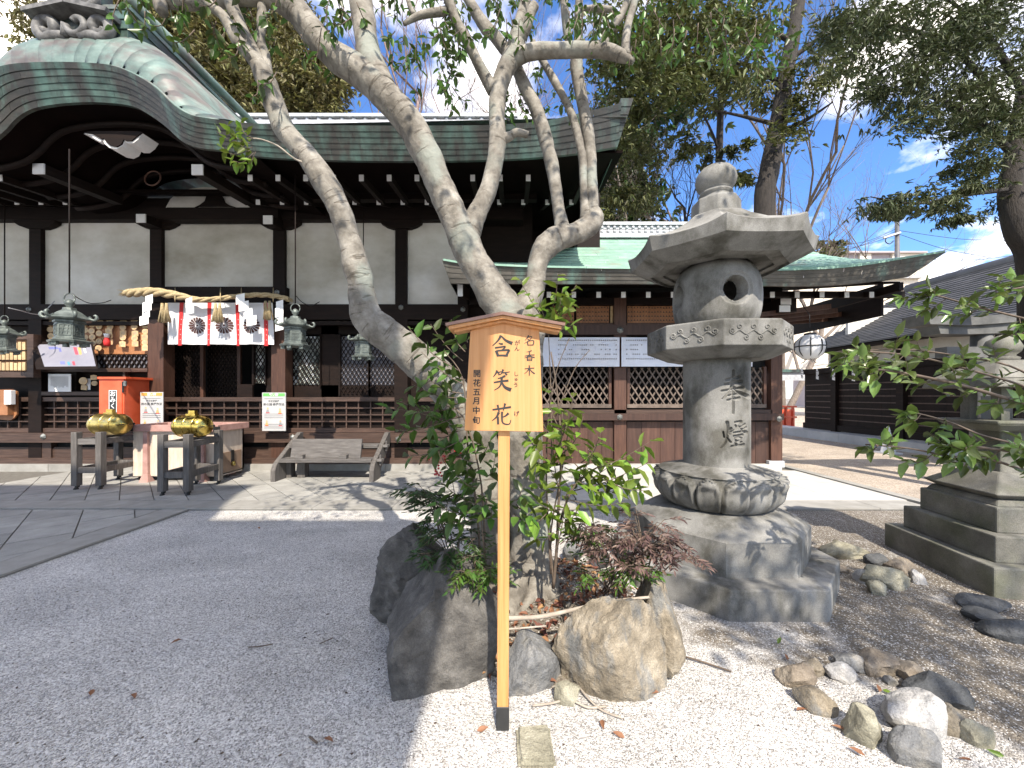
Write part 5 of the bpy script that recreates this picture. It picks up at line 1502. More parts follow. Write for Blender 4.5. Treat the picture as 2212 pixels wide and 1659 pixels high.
for px, py, n_, w_, h_, ln_, lab in ((322, 640, 4, .10, .15, -.018, "zigzag paper streamer at the rope's left end"), (408, 646, 2, .09, .15, .02, "short paper streamer beside the curtain's first red band"),
                                     (519, 638, 4, .12, .155, .05, "widest zigzag paper streamer over the curtain's third red band"), (604, 652, 4, .10, .15, .0, "zigzag paper streamer at the rope's right end")):
    shide("paper_streamer", P(px, py, RDp - .12), n_, w_ * 1.3, h_ * 1.2, ln_ * 1.3, lab, "paper streamers on the rope", yaw=R(12))

# white crested curtain
cu = empty("crested_curtain", P(476, 745, 7.5), "white shrine curtain with red bands and chrysanthemum crests at the entrance", "curtain")
CD = 7.48
def cur_y(xx, zz):
    return CD + 0.035 * math.sin(xx * 9) * min(1, (Z(655, CD) - zz) * 1.6) + 0.02 * math.sin(xx * 23 + 1) * min(1, (Z(655, CD) - zz) * 1.2)
v, f = [], []
nx, nz_ = 90, 12
for i in range(nx + 1):
    for j in range(nz_ + 1):
        xx = X(362 + 227 * i / nx, CD); zz = Z(654 + (744 - 654) * j / nz_, CD)
        v.append((xx, cur_y(xx, zz), zz))
for i in range(nx):
    for j in range(nz_):
        a = i * (nz_ + 1) + j
        f.append((a, a + 1, a + nz_ + 2, a + nz_ + 1))
link("cloth", mesh("cloth", v, f, True), M("curtain_cloth", [(0.3, (0.74, 0.74, 0.76)), (0.7, (0.8, 0.8, 0.82))], 3, 0.8, trans=0.12), cu)
for px in (393, 453, 513, 574):
    v, f = [], []
    for j in range(13):
        for k in (-1, 0, 1):
            xx = X(px + k * 4.4, CD); zz = Z(654 + 93 * j / 12, CD)
            v.append((xx, cur_y(xx, zz) - .006, zz))
    for j in range(12):
        for k in range(2): f.append((j * 3 + k, j * 3 + k + 1, j * 3 + k + 4, j * 3 + k + 3)[::-1])
    b_ = link("red_band", mesh("red_band", v, f, True), M_RED, cu)
    mes = []
    for j in range(5):
        c = P(px, 690 + j * 11, CD - .02); c.y = cur_y(c.x, c.z) - .01
        mes.append(mesh("m", [(c.x - .008, c.y, c.z), (c.x, c.y, c.z - .008), (c.x + .008, c.y, c.z), (c.x, c.y, c.z + .008)], [(0, 1, 2, 3)]))
    link("band_mark", join_me("band_mark", mes), M_PAPER, b_)
for px, py in ((425, 703), (485, 703), (544, 703)):
    mes = []
    c = P(px, py, CD)
    for k in range(16):
        a = 2 * math.pi * k / 16
        pts = []
        for r_, da in ((.035, -.05), (.12, -.145), (.15, -.15), (.165, 0), (.15, .15), (.12, .145), (.035, .05)):
            xx, zz = c.x + r_ * math.cos(a + da), c.z + r_ * math.sin(a + da) * 1.0
            pts.append((xx, cur_y(xx, zz) - .008, zz))
        mes.append(mesh("p", pts, [tuple(range(len(pts)))]))
    pts = []
    for k in range(12):
        xx, zz = c.x + .02 * math.cos(k * math.pi / 6), c.z + .02 * math.sin(k * math.pi / 6)
        pts.append((xx, cur_y(xx, zz) - .008, zz))
    mes.append(mesh("p", pts, [tuple(range(12))]))
    link("chrysanthemum_crest", join_me("chrysanthemum_crest", mes), M_CREST, cu)

# prayer plaques on the board
def plaque(px, py, shape, d, lab, grp, w=.13, h=.12):
    c = P(px, py, d)
    if shape == "round": pts = [(w / 2 * math.cos(R(a)), h / 2 * math.sin(R(a))) for a in range(0, 360, 24)]
    else: pts = [(-w / 2, -h / 2), (w / 2, -h / 2), (w / 2, h * .36), (0, h / 2), (-w / 2, h * .36)]
    t = R(rng.uniform(-5, 5)); n = len(pts)
    v = [Vector((a * math.cos(t) - b * math.sin(t), y_, a * math.sin(t) + b * math.cos(t))) for y_ in (0, .01) for a, b in pts]
    me = mesh("prayer_plaque", v, [tuple(range(n)), tuple(range(2 * n - 1, n - 1, -1))] + [(i, n + i, n + (i + 1) % n, (i + 1) % n) for i in range(n)])
    o_ = link("prayer_plaque", me, M_EMA); o_.location = c + Vector((0, rng.uniform(-.012, .012), 0))
    tag(o_, lab, "plaque", grp)
    mm = []
    for k in range(3): mm.append(mesh("t", [(-w * .28, -.002, h * (.18 - k * .14)), (w * .28, -.002, h * (.18 - k * .14)), (w * .28, -.002, h * (.15 - k * .14)), (-w * .28, -.002, h * (.15 - k * .14))], [(0, 1, 2, 3)]))
    w_ = link("handwriting", join_me("handwriting", mm), M_GREYINK); w_.parent = o_
GP = "prayer plaques on the brown board"
ORD = ('first', 'second', 'third', 'fourth', 'fifth', 'sixth', 'seventh', 'eighth', 'ninth')
for ci, (px, pys, sh) in enumerate(((110, (699, 712, 726), "r"), (183, (700, 713, 729), "r"), (198, (701, 715, 728, 741), "r"), (213, (705, 720, 737, 752), "r"), (216, (690,), "s"),
                    (236, (694, 705, 715, 726, 738), "m"), (265, (695, 707, 719, 729, 743), "m"), (291, (694, 706, 720, 731, 742), "m"), (314, (702, 716, 728, 740, 751), "m"))):
    for i, py in enumerate(pys):
        rs = sh == "r" or (sh == "m" and i % 2 == 1)
        lab = "%s prayer plaque on the brown board, %s down in the %s column" % ("round" if rs else "gabled", ORD[i], ORD[ci] if sh != "s" else "short upper")
        plaque(px + rng.uniform(-1, 1), py, "round" if rs else "gable", D0 + .05 - i * .006, lab, GP)
e = empty("charm_bag", P(231, 748, D0), "red and white cloth charm bag among the prayer plaques", "charm")
c = P(231, 735, D0 - .01)
link("cloth", lathe_me("cloth", [(.02, c.z - .12), (.05, c.z - .1), (.055, c.z - .02), (.03, c.z + .06), (.045, c.z + .12)], 10, c.x, c.y), M_RED, e)
link("tie", lathe_me("tie", [(.034, c.z + .05), (.05, c.z + .13)], 10, c.x, c.y - .002), M_PAPER, e)
# framed display of amulets, far left
e = empty("amulet_case", P(30, 815, D0 - .25), "open wooden case of small tan amulet packets at the left edge", "display case")
d_ = D0 - .28
for q in ((-60, 72, 722, 733), (-60, 72, 803, 815), (58, 72, 733, 803)): dbox("frame_bar", e, q[0], q[1], q[2], q[3], d_, .12, MW_BEAM)
dbox("back_board", e, -60, 60, 730, 806, d_ + .09, .02, M_ORANGE)
for row, (y0, y1) in enumerate(((738, 756), (757, 777), (781, 800))):
    dbox("shelf", e, -60, 58, y1, y1 + 1.4, d_ + .02, .08, MW_DARK)
    for i in range(13):
        a = -58 + i * 8.8
        dbox("packet", e, a, a + 6.6, y0 + rng.uniform(0, 3), y1, d_ + .035, .02, M_EMA)
# small wall mailbox at left edge
e = empty("wall_box", P(20, 910, D0 - .1), "orange brown wooden box with white device on the wall at left", "box")
me = mesh("back_board", [tuple(P(a, b, D0 - .06)) for a, b in ((-20, 842), (25, 840), (36, 846), (36, 895), (30, 903), (22, 908), (-20, 905))] + [tuple(P(a, b, D0 - .06) + Vector((0, .03, 0))) for a, b in ((-20, 842), (25, 840), (36, 846), (36, 895), (30, 903), (22, 908), (-20, 905))],
          [tuple(range(6, -1, -1))] + [(i, (i + 1) % 7, 7 + (i + 1) % 7, 7 + i) for i in range(7)])
link("back_board", me, M_ORANGE, e)
dbox("box_body", e, -25, 16, 843, 897, D0 - .16, .1, M_ORANGE, .005)
dbox("white_device", e, 8, 23, 843, 874, D0 - .2, .08, M_PAPER, .008)
# tilted information board
e = empty("information_board", P(140, 795, 7.2), "tilted white information board with coloured pictures below the lantern", "notice board")
def tilt(px, py, k):
    d = 7.12 + (795 - py) / 60 * .45 + k
    return P(px, py, d)
def tquad(name, q, k, mat, parent):
    return link(name, mesh(name, [tilt(a, b, k) for a, b in q], [tuple(range(len(q)))[::-1]]), mat, parent)
me = mesh("frame", [tilt(a, b, 0.02) for a, b in ((66, 738), (200, 738), (212, 797), (78, 798))] + [tilt(a, b, .06) for a, b in ((66, 738), (200, 738), (212, 797), (78, 798))], BOXF)
link("frame", me, MW_DARK, e)
pg = tquad("printed_sheet", ((80, 744), (196, 744), (207, 791), (96, 792)), .012, M("glossy_print", [(0.3, (0.2, 0.2, 0.25)), (0.7, (0.27, 0.27, 0.32))], 3, .3), e)
RC = M("print_rose", [(.3, (.4, .06, .09)), (.7, (.46, .09, .12))], 5, .4); BC = M("print_blue", [(.3, (.12, .13, .32)), (.7, (.16, .18, .38))], 5, .4)
YC = M("print_sand", [(.3, (.45, .3, .12)), (.7, (.5, .35, .15))], 5, .4); TC = M("print_teal", [(.3, (.06, .25, .33)), (.7, (.09, .3, .38))], 5, .4)
tquad("print_disc", [(113 + 8 * math.cos(R(a)), 766 + 8 * math.sin(R(a))) for a in range(0, 360, 30)], .009, RC, pg)
for q, m_ in ((((158, 750), (165, 750), (173, 777), (166, 777)), RC), (((167, 750), (174, 750), (179, 776), (175, 777)), YC), (((126, 751), (131, 751), (137, 774), (132, 774)), BC), (((129, 778), (139, 778), (141, 787), (131, 787)), BC),
              (((148, 764), (156, 763), (158, 772), (150, 773)), TC), (((145, 782), (150, 781), (152, 789), (147, 789)), TC), (((155, 781), (161, 780), (163, 789), (158, 789)), RC), (((180, 752), (184, 752), (190, 776), (186, 776)), M_PAPER), (((104, 749), (124, 749), (127, 754), (107, 756)), BC)):
    tquad("print_block", q, .009, m_, pg)
# papers and sample charms on the counter front
e = empty("pinned_notice", P(128, 846, D0 - .06), "white typed notice on the dark counter front", "notice")
n_ = dbox("sheet", e, 104, 153, 808, 846, D0 - .07, .01, M_PAPER)
mm = []
for k in range(16):
    px = 110 + k * 2.4
    if px > 148: break
    a, b = P(px, 813, D0 - .073), P(px + .8, 840 - rng.uniform(0, 8), D0 - .073)
    mm.append(mesh("t", [(a.x, a.y, b.z), (b.x, a.y, b.z), (b.x, a.y, a.z), (a.x, a.y, a.z)], [(0, 1, 2, 3)]))
link("printed_columns", join_me("printed_columns", mm), M_GREYINK, n_)
for px, py, lab in ((180, 823, "large round sample plaque in the counter niche"), (181, 837, "gabled sample plaque under the round one in the counter niche"), (203, 815, "small sample plaque at the niche's right, upper"), (204, 828, "small sample plaque at the niche's right, lower")):
    plaque(px, py, "round" if py in (823, 828) else "gable", D0 - .03 - (823 == py) * .02, lab, "sample plaques in the counter niche", .17 if py == 823 else .12, .15 if py == 823 else .1)
o_ = dbox("price_card", None, 187, 195, 818, 842, D0 - .01, .006, M_PAPER); tag(o_, "small white card beside the sample plaques", "card")

# red fortune-slip box
e = empty("fortune_box", P(245, 932, 7.15), "vermilion fortune slip cabinet with black lettered strip", "cabinet")
d_ = 7.15
dbox("cabinet", e, 214, 268, 818, 933, d_, .5, M_VERM, .006)
dbox("lid", e, 210, 272, 814, 819, d_ - .03, .56, M_VERM, .004)
dr = dbox("door", e, 219, 263, 824, 930, d_ - .014, .014, M_VERM, .004)
dbox("hinge_plate", dr, 263, 266.5, 824, 848, d_ - .024, .012, M_IRON)
dbox("padlock", e, 266, 271, 823, 834, d_ - .04, .03, M_HEX, .004)
st = dbox("lettered_strip", dr, 235, 252, 843, 898, d_ - .02, .005, M_PAPER)
dbox("strip_ground", st, 236.3, 250.7, 844.5, 896.5, d_ - .022, .003, M_BLACK)
for i, ch in enumerate("おみくじ"):
    text("strip_lettering", st, ch, .11, P(243.5, 851.5 + i * 13, d_ - .0235), M_PAPER)

# two instruction posters on stands
M_POST = M('poster_sheet', [(.3, g(.4)), (.7, g(.46))], 3, .6)
M_PRINT = M('dark_print', [(.3, g(.035)), (.7, g(.06))], 5, .7)
def poster(px0, px1, py0, py1, d, head, title, lab):
    e = empty("instruction_poster", P((px0 + px1) / 2, py1, d), lab, "poster", "instruction posters on the rail")
    s_ = dbox("panel", e, px0, px1, py0, py1, d, .02, M_POST, .004)
    hb = dbox("heading_band", s_, px0 + 2, px1 - 2, py0 + 1.5, py0 + 8, d - .003, .004, head)
    pxm = (px0 + px1) / 2; un = d / F
    text("heading", s_, title, 6.5 * un, P(pxm, py0 + 5, d - .004), M_PAPER)
    text("title", s_, "鈴の緒 参拝作法", 6.2 * un, P(pxm, py0 + 26, d - .002), M_PRINT)
    text("subtitle", s_, "新様式参拝", 4.6 * un, P(pxm, py0 + 19, d - .002), M_PRINT)
    mm = []
    for yy in (13, 46, 50, 54, 68, 72, 76):
        if py0 + yy > py1 - 3: break
        a, b = P(px0 + 5, py0 + yy, d - .002), P(px1 - 5, py0 + yy + .8, d - .002)
        mm.append(mesh("t", [(a.x, a.y, b.z), (b.x, a.y, b.z), (b.x, a.y, a.z), (a.x, a.y, a.z)], [(0, 1, 2, 3)]))
    link("printed_lines", join_me("printed_lines", mm), M_PRINT, s_)
    SK = M_EMA
    for (fx, fy, bm_) in ((.24, 38, M_PAPER), (.76, 40, YC), (.2, 66, YC), (.78, 66, M_PAPER)):
        if py0 + fy + 6 > py1: continue
        c = P(px0 + (px1 - px0) * fx, py0 + fy, d - .0025)
        hd = mesh("h", [(c.x + 2.2 * un * math.cos(R(a)), c.y, c.z + 4 * un + 2.2 * un * math.sin(R(a))) for a in range(0, 360, 40)], [tuple(range(9))])
        link("drawn_head", hd, SK, s_)
        bd = mesh("b", [(c.x - 3.4 * un, c.y, c.z - 5 * un), (c.x + 3.4 * un, c.y, c.z - 5 * un), (c.x + 2 * un, c.y, c.z + 1.5 * un), (c.x - 2 * un, c.y, c.z + 1.5 * un)], [(0, 1, 2, 3)])
        link("drawn_robe", bd, bm_ if bm_ is YC else M_GREYINK, s_)
        bs = mesh("f", [(c.x - 4 * un, c.y - .0005, c.z - 6.4 * un), (c.x + 4 * un, c.y - .0005, c.z - 6.4 * un), (c.x + 4 * un, c.y - .0005, c.z - 5 * un), (c.x - 4 * un, c.y - .0005, c.z - 5 * un)], [(0, 1, 2, 3)])
        link("drawn_base", bs, M_RED, s_)
    return e
MO = M("orange_band", [(.3, (.62, .27, .05)), (.7, (.68, .32, .08))], 5, .5); MG = M("green_band", [(.3, (.1, .36, .09)), (.7, (.14, .42, .12))], 5, .5)
poster(303, 352, 847, 925, 7.35, MO, "重い鈴", "white instruction poster with orange heading behind the offering box")
poster(566, 617, 848, 931, 7.4, MG, "軽い鈴", "white instruction poster with green heading on the rail")

# offering box
e = empty("offering_box", (X(370, 6.6), 6.8, 0), "large pale offering box with pink frame at the entrance", "offering box")
bx0, bx1, by0, by1, bz1 = X(285, 6.6), X(467, 6.6), 6.62, 7.28, 0.97
box("front_board", e, bx0, bx1, by0, by0 + .04, .12, bz1 - .08, M_BOXP)
sd_ = box("side_board", e, bx1 - .04, bx1, by0 + .04, by1, .12, bz1 - .08, M_BOXP)
box("side_board", e, bx0, bx0 + .04, by0 + .04, by1, .12, bz1 - .08, M_BOXP)
box("back_board", e, bx0, bx1, by1 - .04, by1, .12, bz1 - .08, M_BOXP)
box("bottom_board", e, bx0, bx1, by0 + .04, by1 - .04, .1, .14, M_BOXP)
for q in ((bx0 - .06, bx1 + .06, by0 - .06, by0 + .05), (bx0 - .06, bx1 + .06, by1 - .05, by1 + .06), (bx0 - .06, bx0 + .05, by0 + .05, by1 - .05), (bx1 - .05, bx1 + .06, by0 + .05, by1 - .05)):
    box("rim", e, q[0], q[1], q[2], q[3], bz1 - .08, bz1 + .03, M_PINK, .004)
for xx in (bx0 - .06, bx1 - .02, (bx0 + bx1) / 2 + .02): box("corner_plate", e, xx, xx + .12, by0 - .066, by0 - .06, bz1 - .075, bz1 + .005, M_IRON)
for i in range(9):
    xx = bx0 + .1 + (bx1 - bx0 - .2) * i / 8
    bar("grate_bar", e, (xx, by0 + .05, bz1 - .1), (xx, by1 - .05, bz1 - .1), .05, .05, M_PINK)
for px in (312, 434):
    cxx = X(px, 6.56)
    v = [(cxx - .045, by0 - .05, .16), (cxx + .045, by0 - .05, .16), (cxx + .045, by0 - .002, .16), (cxx - .045, by0 - .002, .16), (cxx - .035, by0 - .05, bz1 - .09), (cxx + .035, by0 - .05, bz1 - .09), (cxx + .035, by0 - .002, bz1 - .09), (cxx - .035, by0 - .002, bz1 - .09)]
    link("strut", mesh("strut", v, BOXF), M_PINK, e)
    v = [(cxx - .085, by0 - .09, 0.0), (cxx + .085, by0 - .09, .0), (cxx + .085, by0 + .06, .0), (cxx - .085, by0 + .06, .0), (cxx - .045, by0 - .05, .16), (cxx + .045, by0 - .05, .16), (cxx + .045, by0 - .002, .16), (cxx - .045, by0 - .002, .16)]
    link("foot", mesh("foot", v, BOXF), M_PINK, e)
    box("foot", e, cxx - .07, cxx + .07, by1 - .15, by1, 0, .12, M_PINK)
box("drawer", sd_, bx1, bx1 + .012, by0 + .06, by1 - .08, .15, .5, M("drawer_board", [(.3, (.2, .13, .085)), (.7, (.3, .2, .14))], 5, .7, .2, 40))
box("hasp", sd_, bx1 + .012, bx1 + .03, 6.93, 6.99, .3, .52, M_IRON)
link("padlock", lathe_me("padlock", [(.03, .24), (.035, .26), (.035, .3), (.02, .32)], 10, bx1 + .035, 6.96), M_BRASS, sd_)

# brass bells on wheeled trestles
def bell_stand(fx, fy, dx, dy, hgt, ax, lab_s, lab_b, mat_b, blen, brad):
    """fx,fy: front left leg; width runs along +x, depth along (dx,dy)."""
    W = 0.36
    e = empty("bell_trestle", (fx + W / 2, fy, 0), lab_s, "trestle")
    ux, uy = Vector((W, 0.02, 0)), Vector((dx, dy, 0))
    legs = [Vector((fx, fy, 0)), Vector((fx, fy, 0)) + ux, Vector((fx, fy, 0)) + uy, Vector((fx, fy, 0)) + ux + uy]
    for p in legs:
        me = bar_me("leg", p + Vector((0, 0, .09)), p + Vector((0, 0, hgt)), .09, .09, up=Vector((0, 1, 0)), bev=.005)
        link("leg", me, MW_GREYV, e)
        w_ = link("caster", lathe_me("caster", [(.03, -.014), (.034, -.008), (.034, .008), (.03, .014)], 14), M_BLACK, e)
        w_.data.transform(Matrix.Translation((p.x, p.y - .01, .034)) @ Matrix.Rotation(R(90), 4, 'Y'))
        box("caster_fork", w_, p.x - .02, p.x + .02, p.y - .01, p.y + .03, .06, .095, M_IRON)
    up_ = Vector((0, 0, 1))
    for z_, h_ in ((hgt - .15, .1), (.33, .1)):
        for a, b in ((0, 1), (2, 3), (0, 2), (1, 3)):
            bar("rail", e, legs[a] + up_ * z_, legs[b] + up_ * z_, .06, h_ * .9, MW_GREYV if z_ < .5 else MW_GREY, bev=.004)
    c = (legs[0] + legs[3]) / 2 + up_ * (hgt + brad * .55)
    axis = Vector((math.cos(ax), math.sin(ax), 0))
    b = empty("brass_bell", c - up_ * brad, lab_b, "bell")
    prof = []
    N_ = 22
    for i in range(N_ + 1):
        t = -1 + 2 * i / N_
        r_ = brad * (1 - abs(t) ** 5.5) ** .5
        prof.append((max(r_, .002), t * blen / 2))
    me = lathe_me("bell_body", prof, 40, caps=False)
    rot = axis.to_track_quat('Z', 'Y').to_matrix().to_4x4()
    me.transform(Matrix.Translation(c) @ rot)
    bb = link("bell_body", me, mat_b, b)
    for t in (-.28, 0.0, .28):
        me = lathe_me("raised_band", [(brad * 1.0, -.012), (brad * 1.03, -.006), (brad * 1.03, .006), (brad * 1.0, .012)], 40, caps=False)
        me.transform(Matrix.Translation(c + axis * (t * blen)) @ rot)
        link("raised_band", me, mat_b, bb)
    # sounding slit in the right-hand end
    e1 = c + axis * (blen / 2 * .985)
    sv = axis.cross(up_).normalized()
    bar("slit", bb, e1 - sv * brad * .75 - axis * .03, e1 + sv * brad * .75 - axis * .03, .05, .014, M_VOID)
    link("eyelet", lathe_me("eyelet", [(.02, 0), (.02, .02)], 12), M_VOID, bb).data.transform(Matrix.Translation(e1 - sv * brad * .75 - axis * .05) @ rot)
    t_ = c + up_ * (brad * 1.0)
    bar("lug", b, t_ + axis * -.09, t_ + axis * .09, .07, .05, mat_b)
    bar("lug_top", b, t_ + up_ * .045 - axis * .05, t_ + up_ * .045 + axis * .07, .05, .06, M_BRASSR)
bell_stand(X(161, 6.02), 6.05, -.08, .72, .93, R(-8), "grey wooden trestle on casters, further left of the two", "larger dull brass bell lying on the left trestle", M_BRASS, .66, .175)
bell_stand(X(349, 5.66), 5.68, -.1, .72, .93, R(-12), "grey wooden trestle on casters in front of the offering box", "polished brass bell lying on the trestle before the offering box", M_BRASSR, .6, .17)

# portable wooden steps
e = empty("wooden_steps", (X(702, 6.8), 6.9, 0), "weathered grey wooden portable steps against the hall front", "steps")
xl, xr_ = X(592, 6.6), X(804, 6.6)
for xx, nm in ((xl, -1), (xr_, 1)):
    pts = [(6.56, 0.0), (6.56, .22), (6.62, .33), (7.36, .80), (7.46, .80), (7.46, .6), (6.95, .2), (6.85, 0)]
    n = len(pts)
    v = [(xx - .04, a, b) for a, b in pts] + [(xx + .04, a, b) for a, b in pts]
    me = mesh("stringer", v, [tuple(range(n)), tuple(range(2 * n - 1, n - 1, -1))] + [(i, n + i, n + (i + 1) % n, (i + 1) % n) for i in range(n)])
    bevel_me(me, .006, 1)
    link("stringer", me, MW_GREYV, e)
box("tread", e, xl + .04, xr_ - .04, 6.66, 6.92, .34, .40, MW_GREY, .004)
box("tread", e, xl + .04, xr_ - .04, 6.98, 7.24, .55, .61, MW_GREY, .004)
for z_, y_ in ((.37, 6.78), (.58, 7.1)):
    box("tenon", e, xr_ + .04, xr_ + .12, y_ - .07, y_ + .07, z_ - .02, z_ + .02, MW_GREY)
    box("wedge_pin", e, xr_ + .07, xr_ + .095, y_ - .02, y_ + .02, z_ - .09, z_ + .09, MW_GREY)
me = bar_me("leaning_board", (X(634, 6.9), 6.86, .56), (X(783, 6.9), 6.86, .56), .05, .34, up=Vector((0, .25, 1)).normalized(), bev=.006)
link("leaning_board", me, MW_GREY, e)
for px in (652, 745): box("block", e, X(px - 8, 6.8), X(px + 8, 6.8), 6.70, 6.86, .40, .47, MW_GREY, .006)
for px in (620, 650): box("prop_block", e, X(px - 8, 6.9), X(px + 8, 6.9), 6.9, 7.05, 0, .3, MW_GREYV)

# white paper lantern under the wing's eave
d_ = 6.6
c = P(1750, 750, d_)
e = empty("paper_lantern", c - Vector((0, 0, .25)), "round white paper lantern with dark hoops under the wing's eave", "paper lantern")
link("shade", lathe_me("shade", [(.06, c.z - .215), (.12, c.z - .19), (.19, c.z - .1), (.215, c.z), (.2, c.z + .11), (.13, c.z + .19), (.08, c.z + .21)], 28, c.x, c.y), M("white_shade", [(.3, g(.7)), (.7, g(.8))], 3, .35, trans=.25), e)
for k in range(4):
    a = R(45 * k + 10)
    tube("rib", e, [Vector((c.x + r_ * math.cos(a), c.y + r_ * math.sin(a), c.z + z_)) for r_, z_ in ((-.07, .21), (-.2, .11), (-.219, 0), (-.194, -.1), (-.07, -.21))], .009, M_IRON, seg=5, sub=3)
    tube("rib", e, [Vector((c.x - r_ * math.cos(a), c.y - r_ * math.sin(a), c.z + z_)) for r_, z_ in ((-.07, .21), (-.2, .11), (-.219, 0), (-.194, -.1), (-.07, -.21))], .009, M_IRON, seg=5, sub=3)
tube("hoop", e, [Vector((c.x + .22 * math.cos(R(a)), c.y + .22 * math.sin(R(a)), c.z + .01)) for a in range(0, 361, 20)], .011, M_IRON, seg=5, sub=1)
link("cap", lathe_me("cap", [(.09, c.z + .2), (.09, c.z + .235), (.03, c.z + .25)], 16, c.x, c.y), M_IRON, e)
for k in range(3):
    a = R(120 * k + 250)
    tube("foot", e, [c + Vector((.06 * math.cos(a), .06 * math.sin(a), -.21)), c + Vector((.09 * math.cos(a), .09 * math.sin(a), -.25)), c + Vector((.13 * math.cos(a), .13 * math.sin(a), -.27))], .007, M_HEX, seg=5, sub=1)
tube("hanger", e, [c + Vector((0, 0, .24)), c + Vector((-.01, 0, .55)), Vector((c.x + .02, c.y + .3, 3.25))], .006, M_IRON, seg=5, sub=1)
# white cone with yellow tag by the far hall
c = G(3497 * .5486, 1786 * .5486)
e = empty("traffic_cone", c, "white cone with a yellow label on the tan gravel at right", "cone")
link("cone_body", lathe_me("cone_body", [(.17, .03), (.15, .05), (.03, .68), (.02, .7)], 16, c.x, c.y), M_PAPER, e)
box("base", e, c.x - .19, c.x + .19, c.y - .19, c.y + .19, 0, .04, M_PAPER)
box("yellow_label", e, c.x + .02, c.x + .13, c.y - .13, c.y - .12, .3, .43, M("yellow_print", [(.3, (.7, .62, .02)), (.7, (.75, .68, .04))], 4, .5))
# ---------------------------------------------------------------- planting bed and rocks
v, f = [], []
NB = 40
BC_ = Vector((0.08, 2.85, 0))
for i in range(9):
    for k in range(NB):
        a = 2 * math.pi * k / NB
        rr_ = (i / 8) * (0.86 + 0.08 * math.sin(3 * a) + .06 * math.sin(5 * a + 1))
        h_ = 0.06 * (1 - (i / 8) ** 2) + .02 * mnoise.noise(Vector((rr_ * math.cos(a) * 5, rr_ * math.sin(a) * 5, 0)))
        v.append((BC_.x + rr_ * math.cos(a) * .95, BC_.y + rr_ * math.sin(a) * 1.0, h_ + .004 if i < 8 else -.01))
for i in range(8):
    for k in range(NB): f.append((i * NB + k, i * NB + (k + 1) % NB, (i + 1) * NB + (k + 1) % NB, (i + 1) * NB + k)[::-1])
bed = link("planting_bed", mesh("planting_bed", v, f, True), M_BED)
tag(bed, "raised soil bed round the foot of the tree", kind="structure")

def rockmat(name, a, b, c, veins=None, sc_=8.0):
    return M(name, [(.25, a), (.5, b), (.78, c)], sc_, .85, 1.0, 15, dist=.03, detail=10, speck=.25, stops2=veins, scale2=4.5, stretch2=(2.5, 2.5, .8), lo2=.5, hi2=.64)
RK_DARK = rockmat("dark_basalt", (.03, .028, .026), (.085, .08, .073), (.19, .18, .165), [(.3, (.045, .041, .036)), (.7, (.13, .122, .11))], 9.0)
RK_GREY = rockmat("blue_grey_rock", (.07, .073, .076), (.15, .153, .155), (.28, .28, .27), [(.3, (.12, .12, .11)), (.7, (.3, .28, .25))])
RK_TAN = rockmat("tan_banded_rock", (.09, .075, .053), (.22, .185, .135), (.42, .37, .29), [(.3, (.07, .072, .07)), (.7, (.22, .215, .2))])
RK_BRN = rockmat("brown_fieldstone", (.12, .095, .07), (.23, .19, .145), (.38, .33, .26))
RK_WHT = rockmat("white_quartz", (.22, .215, .205), (.38, .37, .355), (.52, .51, .49), [(.3, g(.17)), (.7, g(.3))])
RK_SLT = rockmat("dark_slate", (.03, .033, .036), (.065, .069, .073), (.13, .135, .14))
RK_OLV = rockmat("olive_sandstone", (.13, .12, .085), (.25, .235, .175), (.4, .38, .3))

def grock(px, pyb, w, h, mat, seed, lab, dep=1.0, name="rock", rotz=0.0, rough=.34, sub=3, group=None):
    """Rock whose front foot shows at (px, pyb); w, h in picture units."""
    p = G(px, pyb)
    s = p.y / F
    sx, sz = w * s, h * s * .88
    sy = sx * dep
    return rock(name, (p.x, p.y + sy * .42, 0), (sx * 1.1, sy, sz), seed, mat, lab, "rock", group, rotz, rough=rough, sub=sub, sink=.45)
grock(942, 1492, 242, 300, RK_DARK, 14, "largest dark boulder left of the sign post", 1.1, "boulder", -.3, .4, 4)
rock("boulder", (X(905, 2.6), 2.62, 0), (.5, .5, .63), 23, RK_DARK, "dark boulder with plants over it behind the largest one", rotz=1.0, rough=.35, sub=4)
grock(1150, 1500, 108, 120, RK_GREY, 9, "small blue grey rock just right of the sign post", .8, "boulder", .5, .3, 4)
grock(1335, 1518, 186, 225, RK_TAN, 13, "tan banded boulder front right of the tree", .75, "boulder", .2, .42, 4)
rock("boulder", (X(1425, 2.1), 2.16, 0), (.2, .28, .47), 31, RK_TAN, "upright tan slab at the right side of the banded boulder", rotz=.4, rough=.35, sub=4)
grock(1228, 1524, 46, 48, RK_OLV, 41, "small olive stone in front of the banded boulder", .8)
p = G(1158, 1664)
bm = bmesh.new()
bmesh.ops.create_cube(bm, size=1.0)
for v_ in bm.verts: v_.co = Vector((v_.co.x * .155, v_.co.y * .19, v_.co.z * .06))
bmesh.ops.bevel(bm, geom=bm.edges[:], offset=.014, segments=3, affect='EDGES')
bmesh.ops.subdivide_edges(bm, edges=bm.edges[:], cuts=3, use_grid_fill=True)
for v_ in bm.verts:
    n3_ = Vector((mnoise.noise(v_.co * 14), mnoise.noise(v_.co * 14 + Vector((5, 2, 1))), mnoise.noise(v_.co * 20 + Vector((1, 9, 4)))))
    v_.co += Vector((n3_.x * .008, n3_.y * .008, n3_.z * .005))
me = bpy.data.meshes.new("stepping_stone"); bm.to_mesh(me); bm.free()
o_ = link("stepping_stone", me, RK_OLV); o_.location = (p.x, p.y + .095, -.002); o_.rotation_euler = (0, 0, .04)
tag(o_, "flat square stone sunk in gravel at the bottom edge", "rock")
